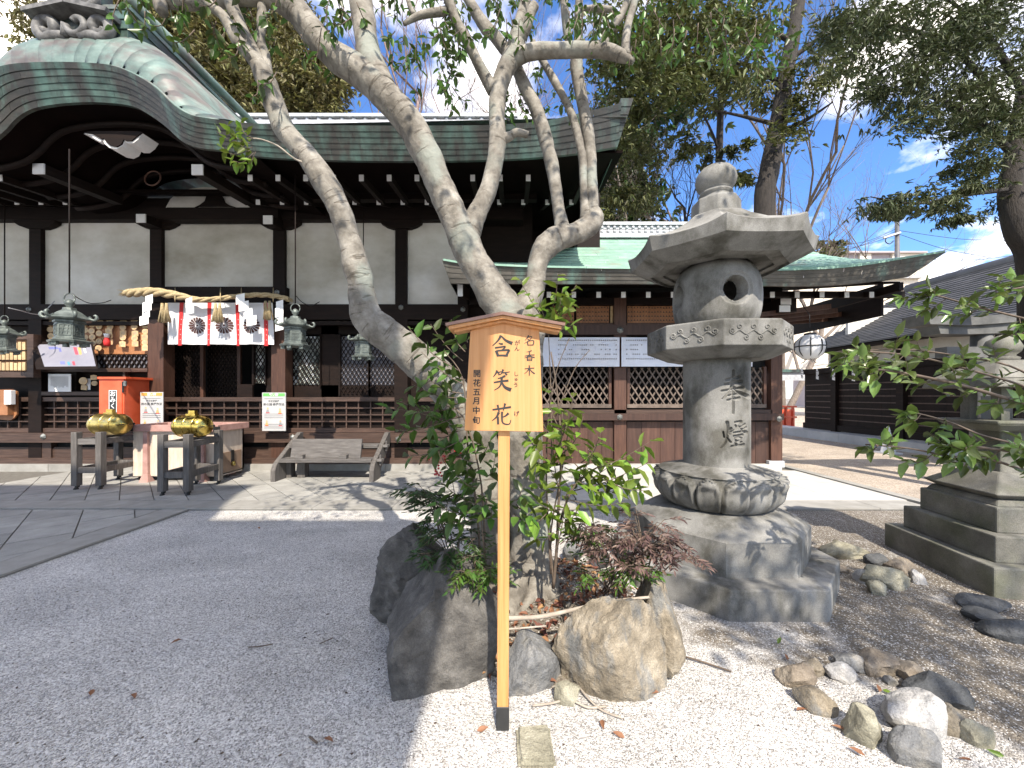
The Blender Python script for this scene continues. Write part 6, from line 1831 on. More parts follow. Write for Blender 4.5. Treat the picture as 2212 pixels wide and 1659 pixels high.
ROCKS = [(1742, 1488, 72, 40, RK_BRN, "brown stone at the left tip of the stone edging"), (1768, 1462, 42, 34, RK_TAN, "small tan stone behind the left tip of the edging"), (1827, 1474, 58, 26, RK_WHT, "pale flat stone inside the stone edging"),
         (1775, 1540, 70, 48, RK_TAN, "orange and grey stone at the near left of the edging"), (1859, 1455, 55, 32, RK_GREY, "bluish grey stone in the upper row of the edging"), (1921, 1460, 80, 36, RK_BRN, "long brown stone in the upper row of the edging"),
         (1928, 1482, 22, 20, RK_GREY, "smallest grey stone inside the edging"), (1985, 1477, 54, 36, RK_BRN, "reddish brown stone right of the long brown one"), (2058, 1530, 96, 46, RK_SLT, "long dark slate stone on the right of the edging"),
         (1890, 1618, 74, 76, RK_OLV, "pointed olive stone in the lower right foreground"), (2020, 1602, 120, 80, RK_WHT, "bright white stone in the lower right foreground"), (2072, 1588, 60, 60, RK_TAN, "orange brown stone behind the bright white one"),
         (2124, 1614, 48, 54, RK_OLV, "oval olive stone right of the white one"), (2008, 1665, 90, 72, RK_GREY, "rough grey stone at the bottom right edge"),
         (1844, 1208, 78, 32, RK_OLV, "long flat stone behind the tall lantern's base"), (1908, 1224, 42, 24, RK_SLT, "small dark stone near the stepped plinth"), (1970, 1250, 66, 40, RK_BRN, "brown stone leaning by the stepped plinth"),
         (1933, 1274, 72, 48, RK_OLV, "big olive stone in front of the stepped plinth"), (1881, 1262, 36, 30, RK_WHT, "small pale stone left of the big olive one"), (1906, 1286, 34, 30, RK_OLV, "small blocky stone before the big olive one"),
         (1990, 1262, 24, 32, RK_WHT, "thin upright pale stone beside the plinth"), (1824, 1238, 26, 16, RK_BRN, "small brown stone right of the tall lantern base"),
         (2152, 1325, 70, 26, RK_SLT, "flat dark slate at the right edge, upper"), (2146, 1350, 58, 26, RK_SLT, "flat dark slate at the right edge, middle"), (2205, 1388, 70, 46, RK_SLT, "large dark slate cut by the right edge")]
for i, (px, py, w, h, m_, lab) in enumerate(ROCKS):
    grock(px, py, w, h, m_, 100 + i * 7, lab, .8, "rock", rng.uniform(-.5, .5), .34)
p = G(1789, 1198)
o_ = box("brick", None, -.06, .06, -.04, .04, 0, .05, M("old_red_brick", [(.3, (.16, .07, .045)), (.7, (.28, .14, .09))], 9, .9, .4, 60), .004)
o_.location = p; o_.rotation_euler = (0, 0, -.35); tag(o_, "broken red brick lying right of the tall lantern base", "brick")
for i, (px, py, d_, s, m_, lab) in enumerate(((1278, 1085, 3.6, .2, RK_TAN, "tan stone behind the tree beside the tall lantern"), (1240, 1110, 3.5, .18, RK_GREY, "grey stone behind the tree trunk on the right"), (1300, 1130, 3.35, .16, RK_SLT, "dark stone half hidden by the red leaved shrub"))):
    rock("rock", (X(px, d_), d_, 0.02), (s, s * .8, s * .9), 300 + i, m_, lab)

# ---------------------------------------------------------------- the old tree in the middle
def bark_mat():
    m, nt, N, L, b = node_mat("pale_ringed_bark")
    geo = N.new("ShaderNodeNewGeometry")
    n1 = N.new("ShaderNodeTexNoise"); n1.inputs["Scale"].default_value = 7; n1.inputs["Detail"].default_value = 10; n1.inputs["Roughness"].default_value = .68
    L.new(geo.outputs["Position"], n1.inputs["Vector"])
    r1 = ramp(N, [(.28, (.06, .052, .042)), (.46, (.15, .135, .113)), (.6, (.25, .232, .2)), (.76, (.38, .36, .325))]); L.new(n1.outputs["Fac"], r1.inputs[0])
    n2 = N.new("ShaderNodeTexNoise"); n2.inputs["Scale"].default_value = 3.2; n2.inputs["Detail"].default_value = 8; L.new(geo.outputs["Position"], n2.inputs["Vector"])
    k = ramp(N, [(.56, (0, 0, 0)), (.68, (1, 1, 1))]); L.new(n2.outputs["Fac"], k.inputs[0])
    mx = N.new("ShaderNodeMixRGB"); L.new(k.outputs[0], mx.inputs[0]); L.new(r1.outputs[0], mx.inputs[1]); mx.inputs[2].default_value = (.22, .235, .205, 1)
    # ring scars across the limb
    uv = N.new("ShaderNodeUVMap"); uv.uv_map = "along"
    mp = N.new("ShaderNodeMapping"); mp.inputs["Scale"].default_value = (1.6, 22, 1); L.new(uv.outputs[0], mp.inputs["Vector"])
    n3 = N.new("ShaderNodeTexNoise"); n3.inputs["Scale"].default_value = 1.5; n3.inputs["Detail"].default_value = 4; n3.inputs["Distortion"].default_value = .4; L.new(mp.outputs[0], n3.inputs["Vector"])
    k3 = ramp(N, [(.60, (0, 0, 0)), (.66, (1, 1, 1)), (.72, (0, 0, 0))]); L.new(n3.outputs["Fac"], k3.inputs[0])
    mx2 = N.new("ShaderNodeMixRGB"); mx2.blend_type = 'MULTIPLY'; sc3 = N.new("ShaderNodeMath"); sc3.operation = 'MULTIPLY'; sc3.inputs[1].default_value = .75
    L.new(k3.outputs[0], sc3.inputs[0]); L.new(sc3.outputs[0], mx2.inputs[0]); L.new(mx.outputs[0], mx2.inputs[1]); mx2.inputs[2].default_value = (.35, .3, .25, 1)
    L.new(mx2.outputs[0], b.inputs["Base Color"]); b.inputs["Roughness"].default_value = .82
    n4 = N.new("ShaderNodeTexNoise"); n4.inputs["Scale"].default_value = 34; n4.inputs["Detail"].default_value = 8; L.new(geo.outputs["Position"], n4.inputs["Vector"])
    bp = N.new("ShaderNodeBump"); bp.inputs["Strength"].default_value = .55; bp.inputs["Distance"].default_value = .012; L.new(n4.outputs["Fac"], bp.inputs["Height"])
    bp2 = N.new("ShaderNodeBump"); bp2.inputs["Strength"].default_value = .5; bp2.inputs["Distance"].default_value = .008; L.new(k3.outputs[0], bp2.inputs["Height"]); L.new(bp.outputs[0], bp2.inputs["Normal"])
    L.new(bp2.outputs[0], b.inputs["Normal"])
    return m
M_BARK = bark_mat()
tree = empty("old_tree", (X(1145, 2.95), 2.95, 0.05), "old many-limbed tree with pale ringed bark rising behind the sign", "tree")
def limb(name, pts, sub=6, seg=14, wob=.13, parent=tree):
    """pts: (px, py, d, width in picture units)"""
    return tube(name, parent, [P(a, b, d) for a, b, d, w in pts], [w / 2 / F * d for a, b, d, w in pts], M_BARK, seg=seg, sub=sub, wob=wob, uv=True)
limb("trunk", [(1150, 1320, 2.86, 150), (1148, 1270, 2.9, 120), (1146, 1200, 2.92, 96), (1143, 1100, 2.93, 84), (1136, 1000, 2.93, 80), (1130, 900, 2.93, 82), (1126, 800, 2.92, 92), (1122, 720, 2.9, 104), (1116, 680, 2.9, 96)], 8, 20, .1)
limb("limb", [(1085, 1300, 3.0, 130), (1070, 1200, 3.02, 100), (1058, 1100, 3.02, 90), (1045, 1010, 3.0, 86), (1015, 910, 2.95, 84), (972, 846, 2.88, 80), (935, 806, 2.82, 77), (880, 758, 2.76, 74), (832, 722, 2.72, 72), (797, 690, 2.7, 66), (784, 650, 2.68, 60), (779, 610, 2.66, 56), (766, 560, 2.64, 52), (748, 500, 2.62, 48), (728, 440, 2.6, 49), (702, 394, 2.58, 52), (664, 338, 2.56, 47), (618, 286, 2.54, 45), (592, 226, 2.52, 44), (578, 184, 2.5, 40), (560, 140, 2.5, 36)], 6, 18)
limb("limb", [(566, 150, 2.5, 34), (535, 110, 2.48, 28), (513, 87, 2.46, 25), (484, 37, 2.44, 22), (451, 8, 2.42, 20), (425, -30, 2.4, 18)], 4, 10)
limb("limb", [(562, 140, 2.5, 28), (540, 95, 2.52, 25), (521, 60, 2.54, 26), (500, 10, 2.56, 25), (490, -40, 2.58, 22)], 4, 10)
limb("limb", [(578, 180, 2.5, 26), (573, 124, 2.55, 22), (563, 87, 2.58, 18), (566, 40, 2.6, 20), (566, -20, 2.62, 18)], 4, 10)
limb("limb", [(1112, 720, 2.9, 92), (1092, 672, 2.88, 80), (1056, 618, 2.86, 70), (1020, 556, 2.84, 64), (998, 506, 2.83, 64), (972, 450, 2.82, 60), (948, 397, 2.8, 58), (924, 338, 2.78, 62), (884, 264, 2.76, 62), (826, 200, 2.74, 64), (780, 160, 2.72, 62), (724, 122, 2.7, 58), (676, 70, 2.68, 52), (637, 22, 2.66, 54), (590, -4, 2.62, 40), (520, -8, 2.58, 34), (440, 2, 2.54, 32), (372, 2, 2.5, 30), (335, -14, 2.46, 28)], 6, 18)
limb("limb", [(350, -10, 2.48, 26), (346, 14, 2.46, 24), (352, 26, 2.45, 20)], 4, 10)
limb("limb", [(826, 192, 2.74, 60), (804, 140, 2.75, 54), (794, 98, 2.76, 50), (784, 37, 2.78, 50), (778, -30, 2.8, 46)], 6, 14)
limb("limb", [(1002, 520, 2.84, 58), (1030, 462, 2.88, 42), (1058, 400, 2.92, 38), (1074, 310, 2.96, 37), (1074, 225, 3.0, 36), (1086, 165, 3.02, 38), (1112, 112, 3.04, 42), (1116, 82, 3.06, 34), (1126, 37, 3.08, 24), (1142, -20, 3.1, 22)], 6, 14)
limb("limb", [(1106, 128, 3.03, 36), (1150, 112, 3.0, 31), (1225, 108, 2.95, 29), (1299, 108, 2.9, 30), (1335, 118, 2.88, 26), (1368, 134, 2.86, 14)], 5, 12)
limb("limb", [(1066, 196, 3.01, 28), (1039, 149, 2.98, 23), (1014, 99, 2.94, 22), (982, 37, 2.9, 22), (962, -20, 2.86, 20)], 5, 10)
limb("limb", [(1100, 120, 3.05, 26), (1066, 74, 3.08, 24), (1052, 62, 3.09, 27), (1031, 32, 3.1, 22), (1002, -20, 3.12, 20)], 5, 10)
limb("limb", [(964, 24, 2.88, 18), (920, 30, 2.86, 16), (896, 38, 2.85, 13), (872, 52, 2.84, 9)], 4, 8)
limb("limb", [(896, 34, 2.85, 11), (884, 10, 2.85, 10), (878, -20, 2.85, 9)], 3, 8)
limb("broken_stub", [(1112, 96, 3.04, 24), (1136, 66, 3.0, 20), (1146, 30, 2.98, 22), (1156, 10, 2.97, 20)], 4, 10)
limb("broken_stub", [(1080, 298, 2.97, 30), (1098, 296, 2.96, 20), (1116, 286, 2.95, 16), (1140, 291, 2.94, 14)], 4, 10)
limb("limb", [(1302, 112, 2.9, 22), (1310, 76, 2.9, 18), (1338, 40, 2.92, 16), (1366, -20, 2.94, 15)], 4, 10)
limb("limb", [(1352, 124, 2.87, 20), (1353, 70, 2.9, 17), (1372, 0, 2.92, 16), (1380, -30, 2.93, 15)], 4, 10)
limb("limb", [(1122, 720, 2.92, 80), (1140, 660, 2.94, 54), (1156, 610, 2.97, 46), (1161, 566, 3.0, 44), (1178, 535, 3.02, 50), (1205, 516, 3.04, 52), (1240, 506, 3.06, 46), (1270, 490, 3.08, 46), (1284, 470, 3.1, 42), (1278, 455, 3.1, 30)], 7, 16)
limb("limb", [(1218, 512, 3.05, 40), (1208, 460, 3.07, 27), (1200, 400, 3.09, 26), (1182, 312, 3.12, 29), (1158, 236, 3.14, 28), (1133, 186, 3.15, 26), (1116, 146, 3.16, 24), (1094, 100, 3.18, 20)], 6, 12)
limb("limb", [(1266, 484, 3.08, 26), (1262, 430, 3.1, 18), (1260, 395, 3.1, 17), (1257, 335, 3.12, 17), (1235, 248, 3.15, 17), (1208, 193, 3.18, 16), (1175, 136, 3.2, 15), (1150, 90, 3.22, 13)], 6, 10)
limb("limb", [(1280, 478, 3.1, 30), (1278, 397, 3.12, 24), (1272, 298, 3.15, 25), (1254, 200, 3.18, 25), (1245, 136, 3.2, 27), (1250, 74, 3.22, 19), (1250, 20, 3.24, 18), (1252, -20, 3.25, 17)], 6, 12)
limb("limb", [(1244, 130, 3.2, 20), (1232, 100, 3.2, 17), (1224, 60, 3.2, 17), (1216, -20, 3.2, 16)], 4, 10)
limb("limb", [(1250, 24, 3.23, 14), (1290, 18, 3.2, 13), (1326, 22, 3.18, 11)], 3, 8)
limb("root", [(1125, 1240, 2.85, 70), (1112, 1290, 2.7, 42), (1094, 1340, 2.5, 30), (1070, 1372, 2.38, 18)], 5, 10)
limb("root", [(1160, 1250, 2.85, 60), (1140, 1300, 2.68, 24), (1112, 1336, 2.52, 14), (1096, 1352, 2.45, 8)], 5, 8)
limb("root", [(1170, 1250, 2.88, 60), (1196, 1290, 2.75, 30), (1230, 1310, 2.65, 16)], 5, 8)

# leaves
LF_GREEN = M("glossy_green_leaf", [(.3, (.036, .085, .014)), (.7, (.085, .155, .028))], 8, .38, isl=.55, trans=.28)
LF_LIGHT = M("young_green_leaf", [(.3, (.095, .175, .02)), (.7, (.18, .27, .04))], 8, .38, isl=.5, trans=.34)
LF_CAM = M("camellia_leaf", [(.3, (.065, .115, .025)), (.7, (.15, .215, .055))], 8, .26, isl=.6, trans=.25)
LF_DARK = M("dark_green_leaf", [(.3, (.018, .045, .01)), (.7, (.04, .08, .02))], 8, .42, isl=.4, trans=.2)
LF_RED = M("wine_red_leaf", [(.3, (.085, .055, .045)), (.7, (.19, .12, .105))], 8, .45, isl=.45, trans=.25)
LF_OLIVE = M("olive_needle", [(.3, (.055, .07, .017)), (.7, (.14, .148, .045))], 3, .6, isl=.4, trans=.2)
LF_GOLD = M("yellow_brown_cypress", [(.3, (.085, .078, .022)), (.7, (.18, .162, .055))], 2.5, .65, isl=.4, trans=.2)
LF_NEEDLE = M("dark_needle", [(.3, (.035, .05, .018)), (.7, (.1, .118, .046))], 3, .6, isl=.45, trans=.15)
LF_DEAD = M("dead_brown_leaf", [(.3, (.14, .055, .025)), (.7, (.3, .15, .08))], 8, .7, isl=.5, trans=.15)
M_TWIG = M("brown_twig", [(.3, (.06, .042, .03)), (.7, (.15, .11, .08))], 12, .8, .3, 60)
M_TWIGP = M("pale_dry_twig", [(.3, (.24, .2, .16)), (.7, (.42, .37, .31))], 12, .8, .3, 60)

def sprig(start, end, nl, ln, wd, rad, sag=.03, droop=.25, spread=.9, mids=None):
    """A twig with leaves set along it; returns twig mesh and leaf arrays."""
    start, end = Vector(start), Vector(end)
    mid = (start + end) / 2 + Vector((rng.uniform(-.02, .02), rng.uniform(-.02, .02), -sag))
    path = catmull([start, mid, end], 5)
    tm = tube_me("t", [start, mid, end], [rad, rad * .75, rad * .35], seg=4, sub=3)
    B, D, L_ = [], [], []
    ax = (end - start).normalized()
    for i in range(nl):
        t = .18 + .82 * (i + rng.random() * .6) / nl
        j = min(int(t * 10), 9); fr = t * 10 - j
        p = path[j].lerp(path[min(j + 1, 10)], max(0, min(1, fr)))
        a = i * 2.4 + rng.uniform(-.4, .4)
        s = ax.cross(Vector((.2, .3, 1))).normalized(); u = s.cross(ax)
        dv = ax * .55 + (s * math.cos(a) + u * math.sin(a)) * spread + Vector((0, 0, -droop))
        B.append(p); D.append(dv); L_.append(ln * rng.uniform(.65, 1.15))
    L_ = np.array(L_)
    V, Q = leaf_arrays([tuple(b) for b in B], [tuple(d) for d in D], L_, L_ * wd)
    return tm, (V, Q)

def bush(name, label, specs, ln, wd, lmat, tmat=M_TWIG, cat="shrub", parent=None, partname="foliage", rad=.006, base=None, stems=None, **kw):
    tms, las = [], []
    for st, en, nl in specs:
        tm, la = sprig(st, en, nl, ln, wd, rad, **kw)
        tms.append(tm); las.append(la)
    V, Q = merge_arrays(las)
    if parent is None:
        parent = empty(name, base if base is not None else specs[0][0], label, cat)
    tag(link(partname, np_mesh(partname, V, Q), lmat, parent), kind="stuff")
    tag(link("stem", join_me("stem", tms), tmat, parent), kind="stuff")
    if stems:
        for pts, r_ in stems: tube("stem", parent, pts, [r_ * (1 - .6 * i / (len(pts) - 1)) for i in range(len(pts))], tmat, seg=6, sub=4)
    return parent

def cloud(px0, px1, py0, py1, d0, d1, n, ln, hang=(.05, .22), nl=(4, 8), up=False):
    out = []
    for _ in range(n):
        d = rng.uniform(d0, d1)
        st = P(rng.uniform(px0, px1), rng.uniform(py0, py1), d)
        l = rng.uniform(*hang)
        en = st + Vector((rng.uniform(-.12, .12), rng.uniform(-.12, .12), l if up else -l))
        out.append((st, en, rng.randint(*nl)))
    return out
# crown of the old tree: hanging leafy twigs along the top of the picture and above it
crown = []
crown += cloud(420, 720, -60, 90, 2.3, 2.9, 34, .07)
crown += cloud(250, 430, -80, 30, 2.3, 2.8, 22, .07)
crown += cloud(540, 600, 150, 185, 2.4, 2.5, 3, .07)
crown += cloud(720, 780, -60, 40, 2.5, 3.0, 12, .07)
crown += cloud(850, 1010, -60, 120, 2.7, 3.3, 44, .06)
crown += cloud(900, 990, 90, 190, 2.8, 3.2, 14, .06)
crown += cloud(1060, 1300, -80, 50, 2.8, 3.6, 48, .07)
crown += cloud(1080, 1130, 190, 250, 3.1, 3.3, 6, .06)
crown += cloud(1300, 1700, -80, 110, 2.7, 3.6, 92, .07)
crown += cloud(1150, 1260, 130, 260, 3.3, 3.8, 12, .06)
bush("crown", None, crown, .075, .46, LF_GREEN, M_TWIG, parent=tree, partname="crown", rad=.004)
sp = []
for a, b in (((548, 300), (520, 262)), ((540, 310), (490, 268)), ((530, 305), (470, 285)), ((545, 318), (505, 300)), ((540, 325), (482, 322)), ((548, 330), (500, 345)), ((552, 328), (530, 352))):
    sp.append((P(a[0], a[1], 2.4), P(b[0], b[1], 2.38), 7))
bush("leafy_twig", None, sp, .072, .5, LF_LIGHT, M_TWIG, parent=tree, partname="leafy_twig", rad=.003)
tube("twig", tree, [P(690, 360, 2.57), P(640, 345, 2.5), P(600, 315, 2.45), P(560, 300, 2.41), P(535, 300, 2.39)], [.007, .006, .005, .004, .003], M_TWIGP, seg=5, sub=4)

# shoots and shrubs round the foot
def stemline(*p): return [P(a, b, d) for a, b, d in p]
sp = [(P(1175, 690, 2.6), P(1120, 600, 2.55), 8), (P(1180, 690, 2.6), P(1205, 590, 2.5), 8), (P(1190, 690, 2.6), P(1245, 615, 2.5), 8), (P(1185, 700, 2.6), P(1230, 665, 2.45), 9), (P(1180, 700, 2.6), P(1160, 640, 2.5), 7),
      (P(1190, 705, 2.6), P(1240, 700, 2.45), 8), (P(1175, 700, 2.6), P(1150, 675, 2.5), 6), (P(1195, 690, 2.6), P(1215, 625, 2.5), 7), (P(1190, 700, 2.6), P(1225, 640, 2.5), 7)]
bush("leafy_shoot", "bright green leafy shoots sprouting above the sign roof", sp,   .105, .46, LF_LIGHT, base=P(1185, 760, 2.6), stems=[(stemline((1192, 1000, 2.65), (1190, 850, 2.62), (1184, 700, 2.6)), .006)], rad=.004)
sp = []
for a, b, n_ in (((1000, 830), (910, 760), 8), ((990, 800), (880, 705), 9), ((1000, 780), (930, 700), 8), ((1005, 760), (975, 690), 7), ((1000, 860), (890, 830), 8), ((1000, 880), (830, 880), 10), ((990, 900), (850, 930), 10), ((1000, 900), (900, 890), 8),
                 ((1000, 950), (880, 985), 9), ((990, 930), (920, 940), 8), ((1005, 820), (950, 790), 8), ((1005, 870), (955, 850), 8), ((1008, 920), (960, 905), 7), ((1000, 850), (920, 815), 8), ((1005, 980), (940, 960), 7), ((1010, 740), (995, 700), 5), ((1000, 900), (860, 865), 9), ((1030, 1000), (980, 960), 8), ((1040, 1040), (1000, 1000), 8), ((1040, 980), (1060, 950), 8), ((1040, 1010), (960, 1010), 9), ((1045, 960), (1010, 935), 7), ((1050, 1030), (1070, 985), 7)):
    sp.append((P(a[0], a[1], 2.45 + rng.uniform(-.1, .1)), P(b[0], b[1], 2.4 + rng.uniform(-.12, .12)), n_))
bush("broadleaf_shrub", "green broadleaf shrub spreading left of the sign board", sp, .115, .5, LF_GREEN, base=P(1040, 1240, 2.5),
     stems=[(stemline((1040, 1260, 2.55), (1030, 1100, 2.5), (1010, 960, 2.48), (1000, 820, 2.45), (960, 760, 2.42)), .009), (stemline((1050, 1260, 2.55), (1040, 1050, 2.5), (1000, 900, 2.45), (930, 870, 2.42)), .008)], rad=.004)
sp = []
for a, b, n_ in (((1030, 1090), (950, 1040), 9), ((1035, 1100), (940, 1090), 9), ((1030, 1110), (1000, 1060), 8), ((1040, 1100), (1055, 1050), 8), ((1020, 1120), (970, 1120), 9), ((1050, 1120), (1060, 1095), 8), ((1110, 1080), (1130, 1050), 5), ((1110, 1110), (1150, 1110), 6), ((1115, 1090), (1140, 1085), 5), ((1030, 1050), (985, 1025), 7)):
    sp.append((P(a[0], a[1], 2.2), P(b[0], b[1], 2.12 + rng.uniform(-.08, .08)), n_))
bush("low_broadleaf", "low broadleaf sprouts with drooping leaves left of the sign post", sp, .11, .5, LF_GREEN, base=P(1050, 1290, 2.3), stems=[(stemline((1050, 1290, 2.35), (1045, 1180, 2.25), (1035, 1090, 2.2)), .007)], rad=.004, droop=.5)
sp = []
for a, b, n_ in (((1205, 1180), (1225, 1060), 8), ((1215, 1080), (1290, 960), 10), ((1230, 1050), (1340, 990), 11), ((1240, 1060), (1400, 1000), 13), ((1250, 1040), (1330, 1060), 10), ((1230, 1080), (1350, 1085), 11), ((1205, 1050), (1190, 940), 9),
                 ((1210, 1020), (1215, 890), 9), ((1205, 1000), (1160, 970), 8), ((1215, 980), (1260, 900), 9), ((1200, 1060), (1150, 1040), 7), ((1210, 1100), (1170, 1090), 7), ((1290, 1010), (1410, 950), 9), ((1300, 1030), (1395, 1060), 9), ((1215, 940), (1240, 850), 7), ((1205, 920), (1185, 830), 6), ((1255, 1000), (1300, 930), 7), ((1180, 1110), (1140, 1120), 6), ((1215, 1060), (1180, 1000), 8), ((1205, 980), (1225, 920), 8), ((1220, 1010), (1270, 1010), 9), ((1240, 1000), (1320, 1040), 9), ((1210, 1130), (1250, 1100), 8), ((1200, 1100), (1240, 1130), 8), ((1190, 1010), (1150, 990), 8), ((1180, 960), (1140, 940), 7), ((1195, 1150), (1150, 1160), 7), ((1300, 1050), (1370, 1030), 8), ((1270, 970), (1320, 1000), 8), ((1200, 940), (1170, 900), 7)):
    sp.append((P(a[0], a[1], 2.4 + rng.uniform(-.06, .06)), P(b[0], b[1], 2.35 + rng.uniform(-.1, .12)), n_))
bush("sapling", "slender sapling with bright green leaves right of the sign post", sp, .112, .47, LF_LIGHT, base=P(1195, 1270, 2.42),
     stems=[(stemline((1195, 1270, 2.42), (1203, 1180, 2.42), (1206, 1100, 2.41), (1212, 980, 2.4), (1205, 860, 2.4), (1190, 760, 2.42)), .011), (stemline((1203, 1150, 2.42), (1235, 1060, 2.4), (1290, 1010, 2.38), (1360, 1010, 2.36)), .008),
            (stemline((1196, 1260, 2.42), (1190, 1150, 2.45), (1215, 1010, 2.42), (1240, 850, 2.4)), .007), (stemline((1190, 1240, 2.42), (1180, 1000, 2.5), (1195, 830, 2.5), (1230, 730, 2.5)), .006), (stemline((1200, 900, 2.42), (1240, 800, 2.4), (1275, 755, 2.4)), .004)], rad=.004, droop=.35)
# nandina: fern-like pinnate leaves
def nandina(name, lab, base, n, hgt, spread, ln, lmat, tgt=None, berries=None, seed=0):
    r_ = random.Random(seed)
    e = empty(name, base, lab, "shrub")
    tms, B, D, L_ = [], [], [], []
    for i in range(n):
        a = r_.uniform(0, 2 * math.pi); rr_ = spread * math.sqrt(r_.random())
        h_ = hgt * r_.uniform(.5, 1.05)
        top = base + Vector((rr_ * math.cos(a) * 1.0, rr_ * math.sin(a), h_))
        if tgt is not None and i % 2 == 0: top = top.lerp(base + Vector(tgt), .55)
        mid = base.lerp(top, .5) + Vector((0, 0, .05))
        st = base + Vector((r_.uniform(-.06, .06), r_.uniform(-.06, .06), 0))
        tms.append(tube_me("t", [st, mid, top], [.005, .004, .002], seg=4, sub=2))
        for k in range(6):                        # fronds
            b2 = a + r_.uniform(-2.2, 2.2)
            o_ = mid.lerp(top, .25 + .75 * k / 5)
            fd = Vector((math.cos(b2), math.sin(b2), r_.uniform(-.25, .35))).normalized()
            fl = ln * r_.uniform(2.2, 3.4)
            tip = o_ + fd * fl + Vector((0, 0, -fl * .25))
            tms.append(tube_me("t", [o_, (o_ + tip) / 2 + Vector((0, 0, .01)), tip], [.002, .0016, .001], seg=3, sub=1))
            s = fd.cross(Vector((0, 0, 1))).normalized()
            for q in range(5):
                p = o_.lerp(tip, .25 + .17 * q) + Vector((0, 0, .008))
                for sg_ in ((-1, 1) if q < 4 else (0,)):
                    dv = fd * (.75 if sg_ else 1) + s * sg_ * .8 + Vector((0, 0, -.15 + r_.uniform(-.3, .3)))
                    B.append(tuple(p)); D.append(tuple(dv)); L_.append(ln * r_.uniform(.7, 1.15))
    L_ = np.array(L_)
    V, Q = leaf_arrays(B, D, L_, L_ * .3, fold=.1, curl=.2)
    tag(link("foliage", np_mesh("foliage", V, Q), lmat, e), kind="stuff")
    tag(link("stem", join_me("stem", tms), M_TWIG, e), kind="stuff")
    return e
nandina("nandina_shrub", "dark green fine leaved nandina over the left boulder", P(985, 1240, 2.32), 12, .34, .25, .05, LF_DARK, seed=3)
nandina("nandina_shrub", "dense green nandina between the left boulder and the sign post", P(1020, 1280, 2.2), 12, .2, .16, .045, LF_GREEN, seed=4)
nd = nandina("nandina_shrub", "dark nandina with red berries arching left over the gravel", P(960, 1160, 2.6), 9, .42, .2, .055, LF_DARK, tgt=(-.22, -.05, .34), seed=8)
M_BERRY = M("red_berry", [(.3, (.35, .01, .015)), (.7, (.5, .03, .03))], 6, .35)
for i in range(46):
    cpt = rng.choice([(938, 985), (950, 1000), (975, 985), (985, 975), (945, 1022), (962, 990)])
    c = P(cpt[0] + rng.gauss(0, 5), cpt[1] + rng.gauss(0, 5), 2.62 + rng.uniform(-.04, .04))
    if i == 0:
        bme = bpy.data.meshes.new("berry"); bm = bmesh.new(); bmesh.ops.create_icosphere(bm, subdivisions=1, radius=.009); bm.to_mesh(bme); bm.free(); bme.materials.append(M_BERRY)
    b_ = bpy.data.objects.new("berry", bme); COL.objects.link(b_); b_.parent = nd; b_.location = c - Vector(nd.location)
tube("berry_stem", nd, [P(985, 1090, 2.62), P(975, 1030, 2.62), P(955, 990, 2.62)], .003, M_TWIG, seg=4, sub=3)
nandina("nandina_shrub", "wine red nandina in front of the tall lantern's base", P(1335, 1265, 2.3), 14, .46, .3, .046, LF_RED, seed=12)
nandina("nandina_shrub", "wine red nandina leaning towards the lantern above the upright tan slab", P(1400, 1270, 2.28), 10, .4, .26, .046, LF_RED, seed=27)
nandina("nandina_shrub", "low green nandina behind the banded boulder", P(1320, 1290, 2.25), 9, .24, .22, .046, LF_GREEN, seed=15)
nandina("nandina_shrub", "small dark green nandina beside the trunk on the right", P(1265, 1190, 2.55), 7, .2, .14, .045, LF_GREEN, seed=19)

# leaf litter in the bed, fallen leaves and twigs on the gravel
n_ = 900
ra, rr_ = nr.uniform(0, 2 * math.pi, n_), np.sqrt(nr.uniform(0, 1, n_)) * .8
Bx, By = BC_.x + .1 + rr_ * np.cos(ra), BC_.y - .12 + rr_ * np.sin(ra)
Bz = .06 * (1 - (np.minimum(rr_ / .86, 1)) ** 2) + .014 + nr.uniform(0, .02, n_)
Dd = np.stack([nr.normal(0, 1, n_), nr.normal(0, 1, n_), nr.normal(0, .35, n_)], axis=1)
Ll = nr.uniform(.03, .075, n_)
V, Q = leaf_arrays(np.stack([Bx, By, Bz], axis=1), Dd, Ll, Ll * .45, fold=.3, curl=.35)
o_ = link("leaf_litter", np_mesh("leaf_litter", V, Q), LF_DEAD); tag(o_, "brown dead leaves covering the soil round the tree foot", "leaf litter", kind="stuff")
def fallen(px, py, ln, mat, i):
    p = G(px, py)
    V, Q = leaf_arrays([(0, 0, .012)], [(rng.uniform(-1, 1), rng.uniform(-1, 1), .1)], [ln], [ln * .42], fold=.25, curl=.1)
    o_ = link("fallen_leaf", np_mesh("fallen_leaf", V, Q), mat); o_.location = p
    return o_
FALL = ((393, 1385, "in the middle of the shaded gravel"), (195, 1508, "lowest left on the shaded gravel"), (287, 1503, "right of the lowest left one"), (700, 1600, "on the bottom gravel left of the sunlit patch"), (1030, 1585, "just left of the sign post's foot"), (865, 1245, "beside the top of the left boulder"),
        (560, 1145, "near the stone apron's edge"), (1400, 1500, "right of the banded boulder"), (1300, 1560, "below the banded boulder"), (1350, 1600, "lower right of the banded boulder"), (1720, 1540, "left of the orange and grey stone"), (1830, 1585, "left of the pointed olive stone"), (1860, 1572, "touching the pointed olive stone's left"),
        (1930, 1600, "right of the pointed olive stone"), (1870, 1640, "below the pointed olive stone"), (1960, 1650, "left of the rough grey stone"), (1700, 1430, "behind the left tip of the edging"), (1900, 1500, "inside the stone edging"), (2100, 1650, "bottom right beside the oval stone"))
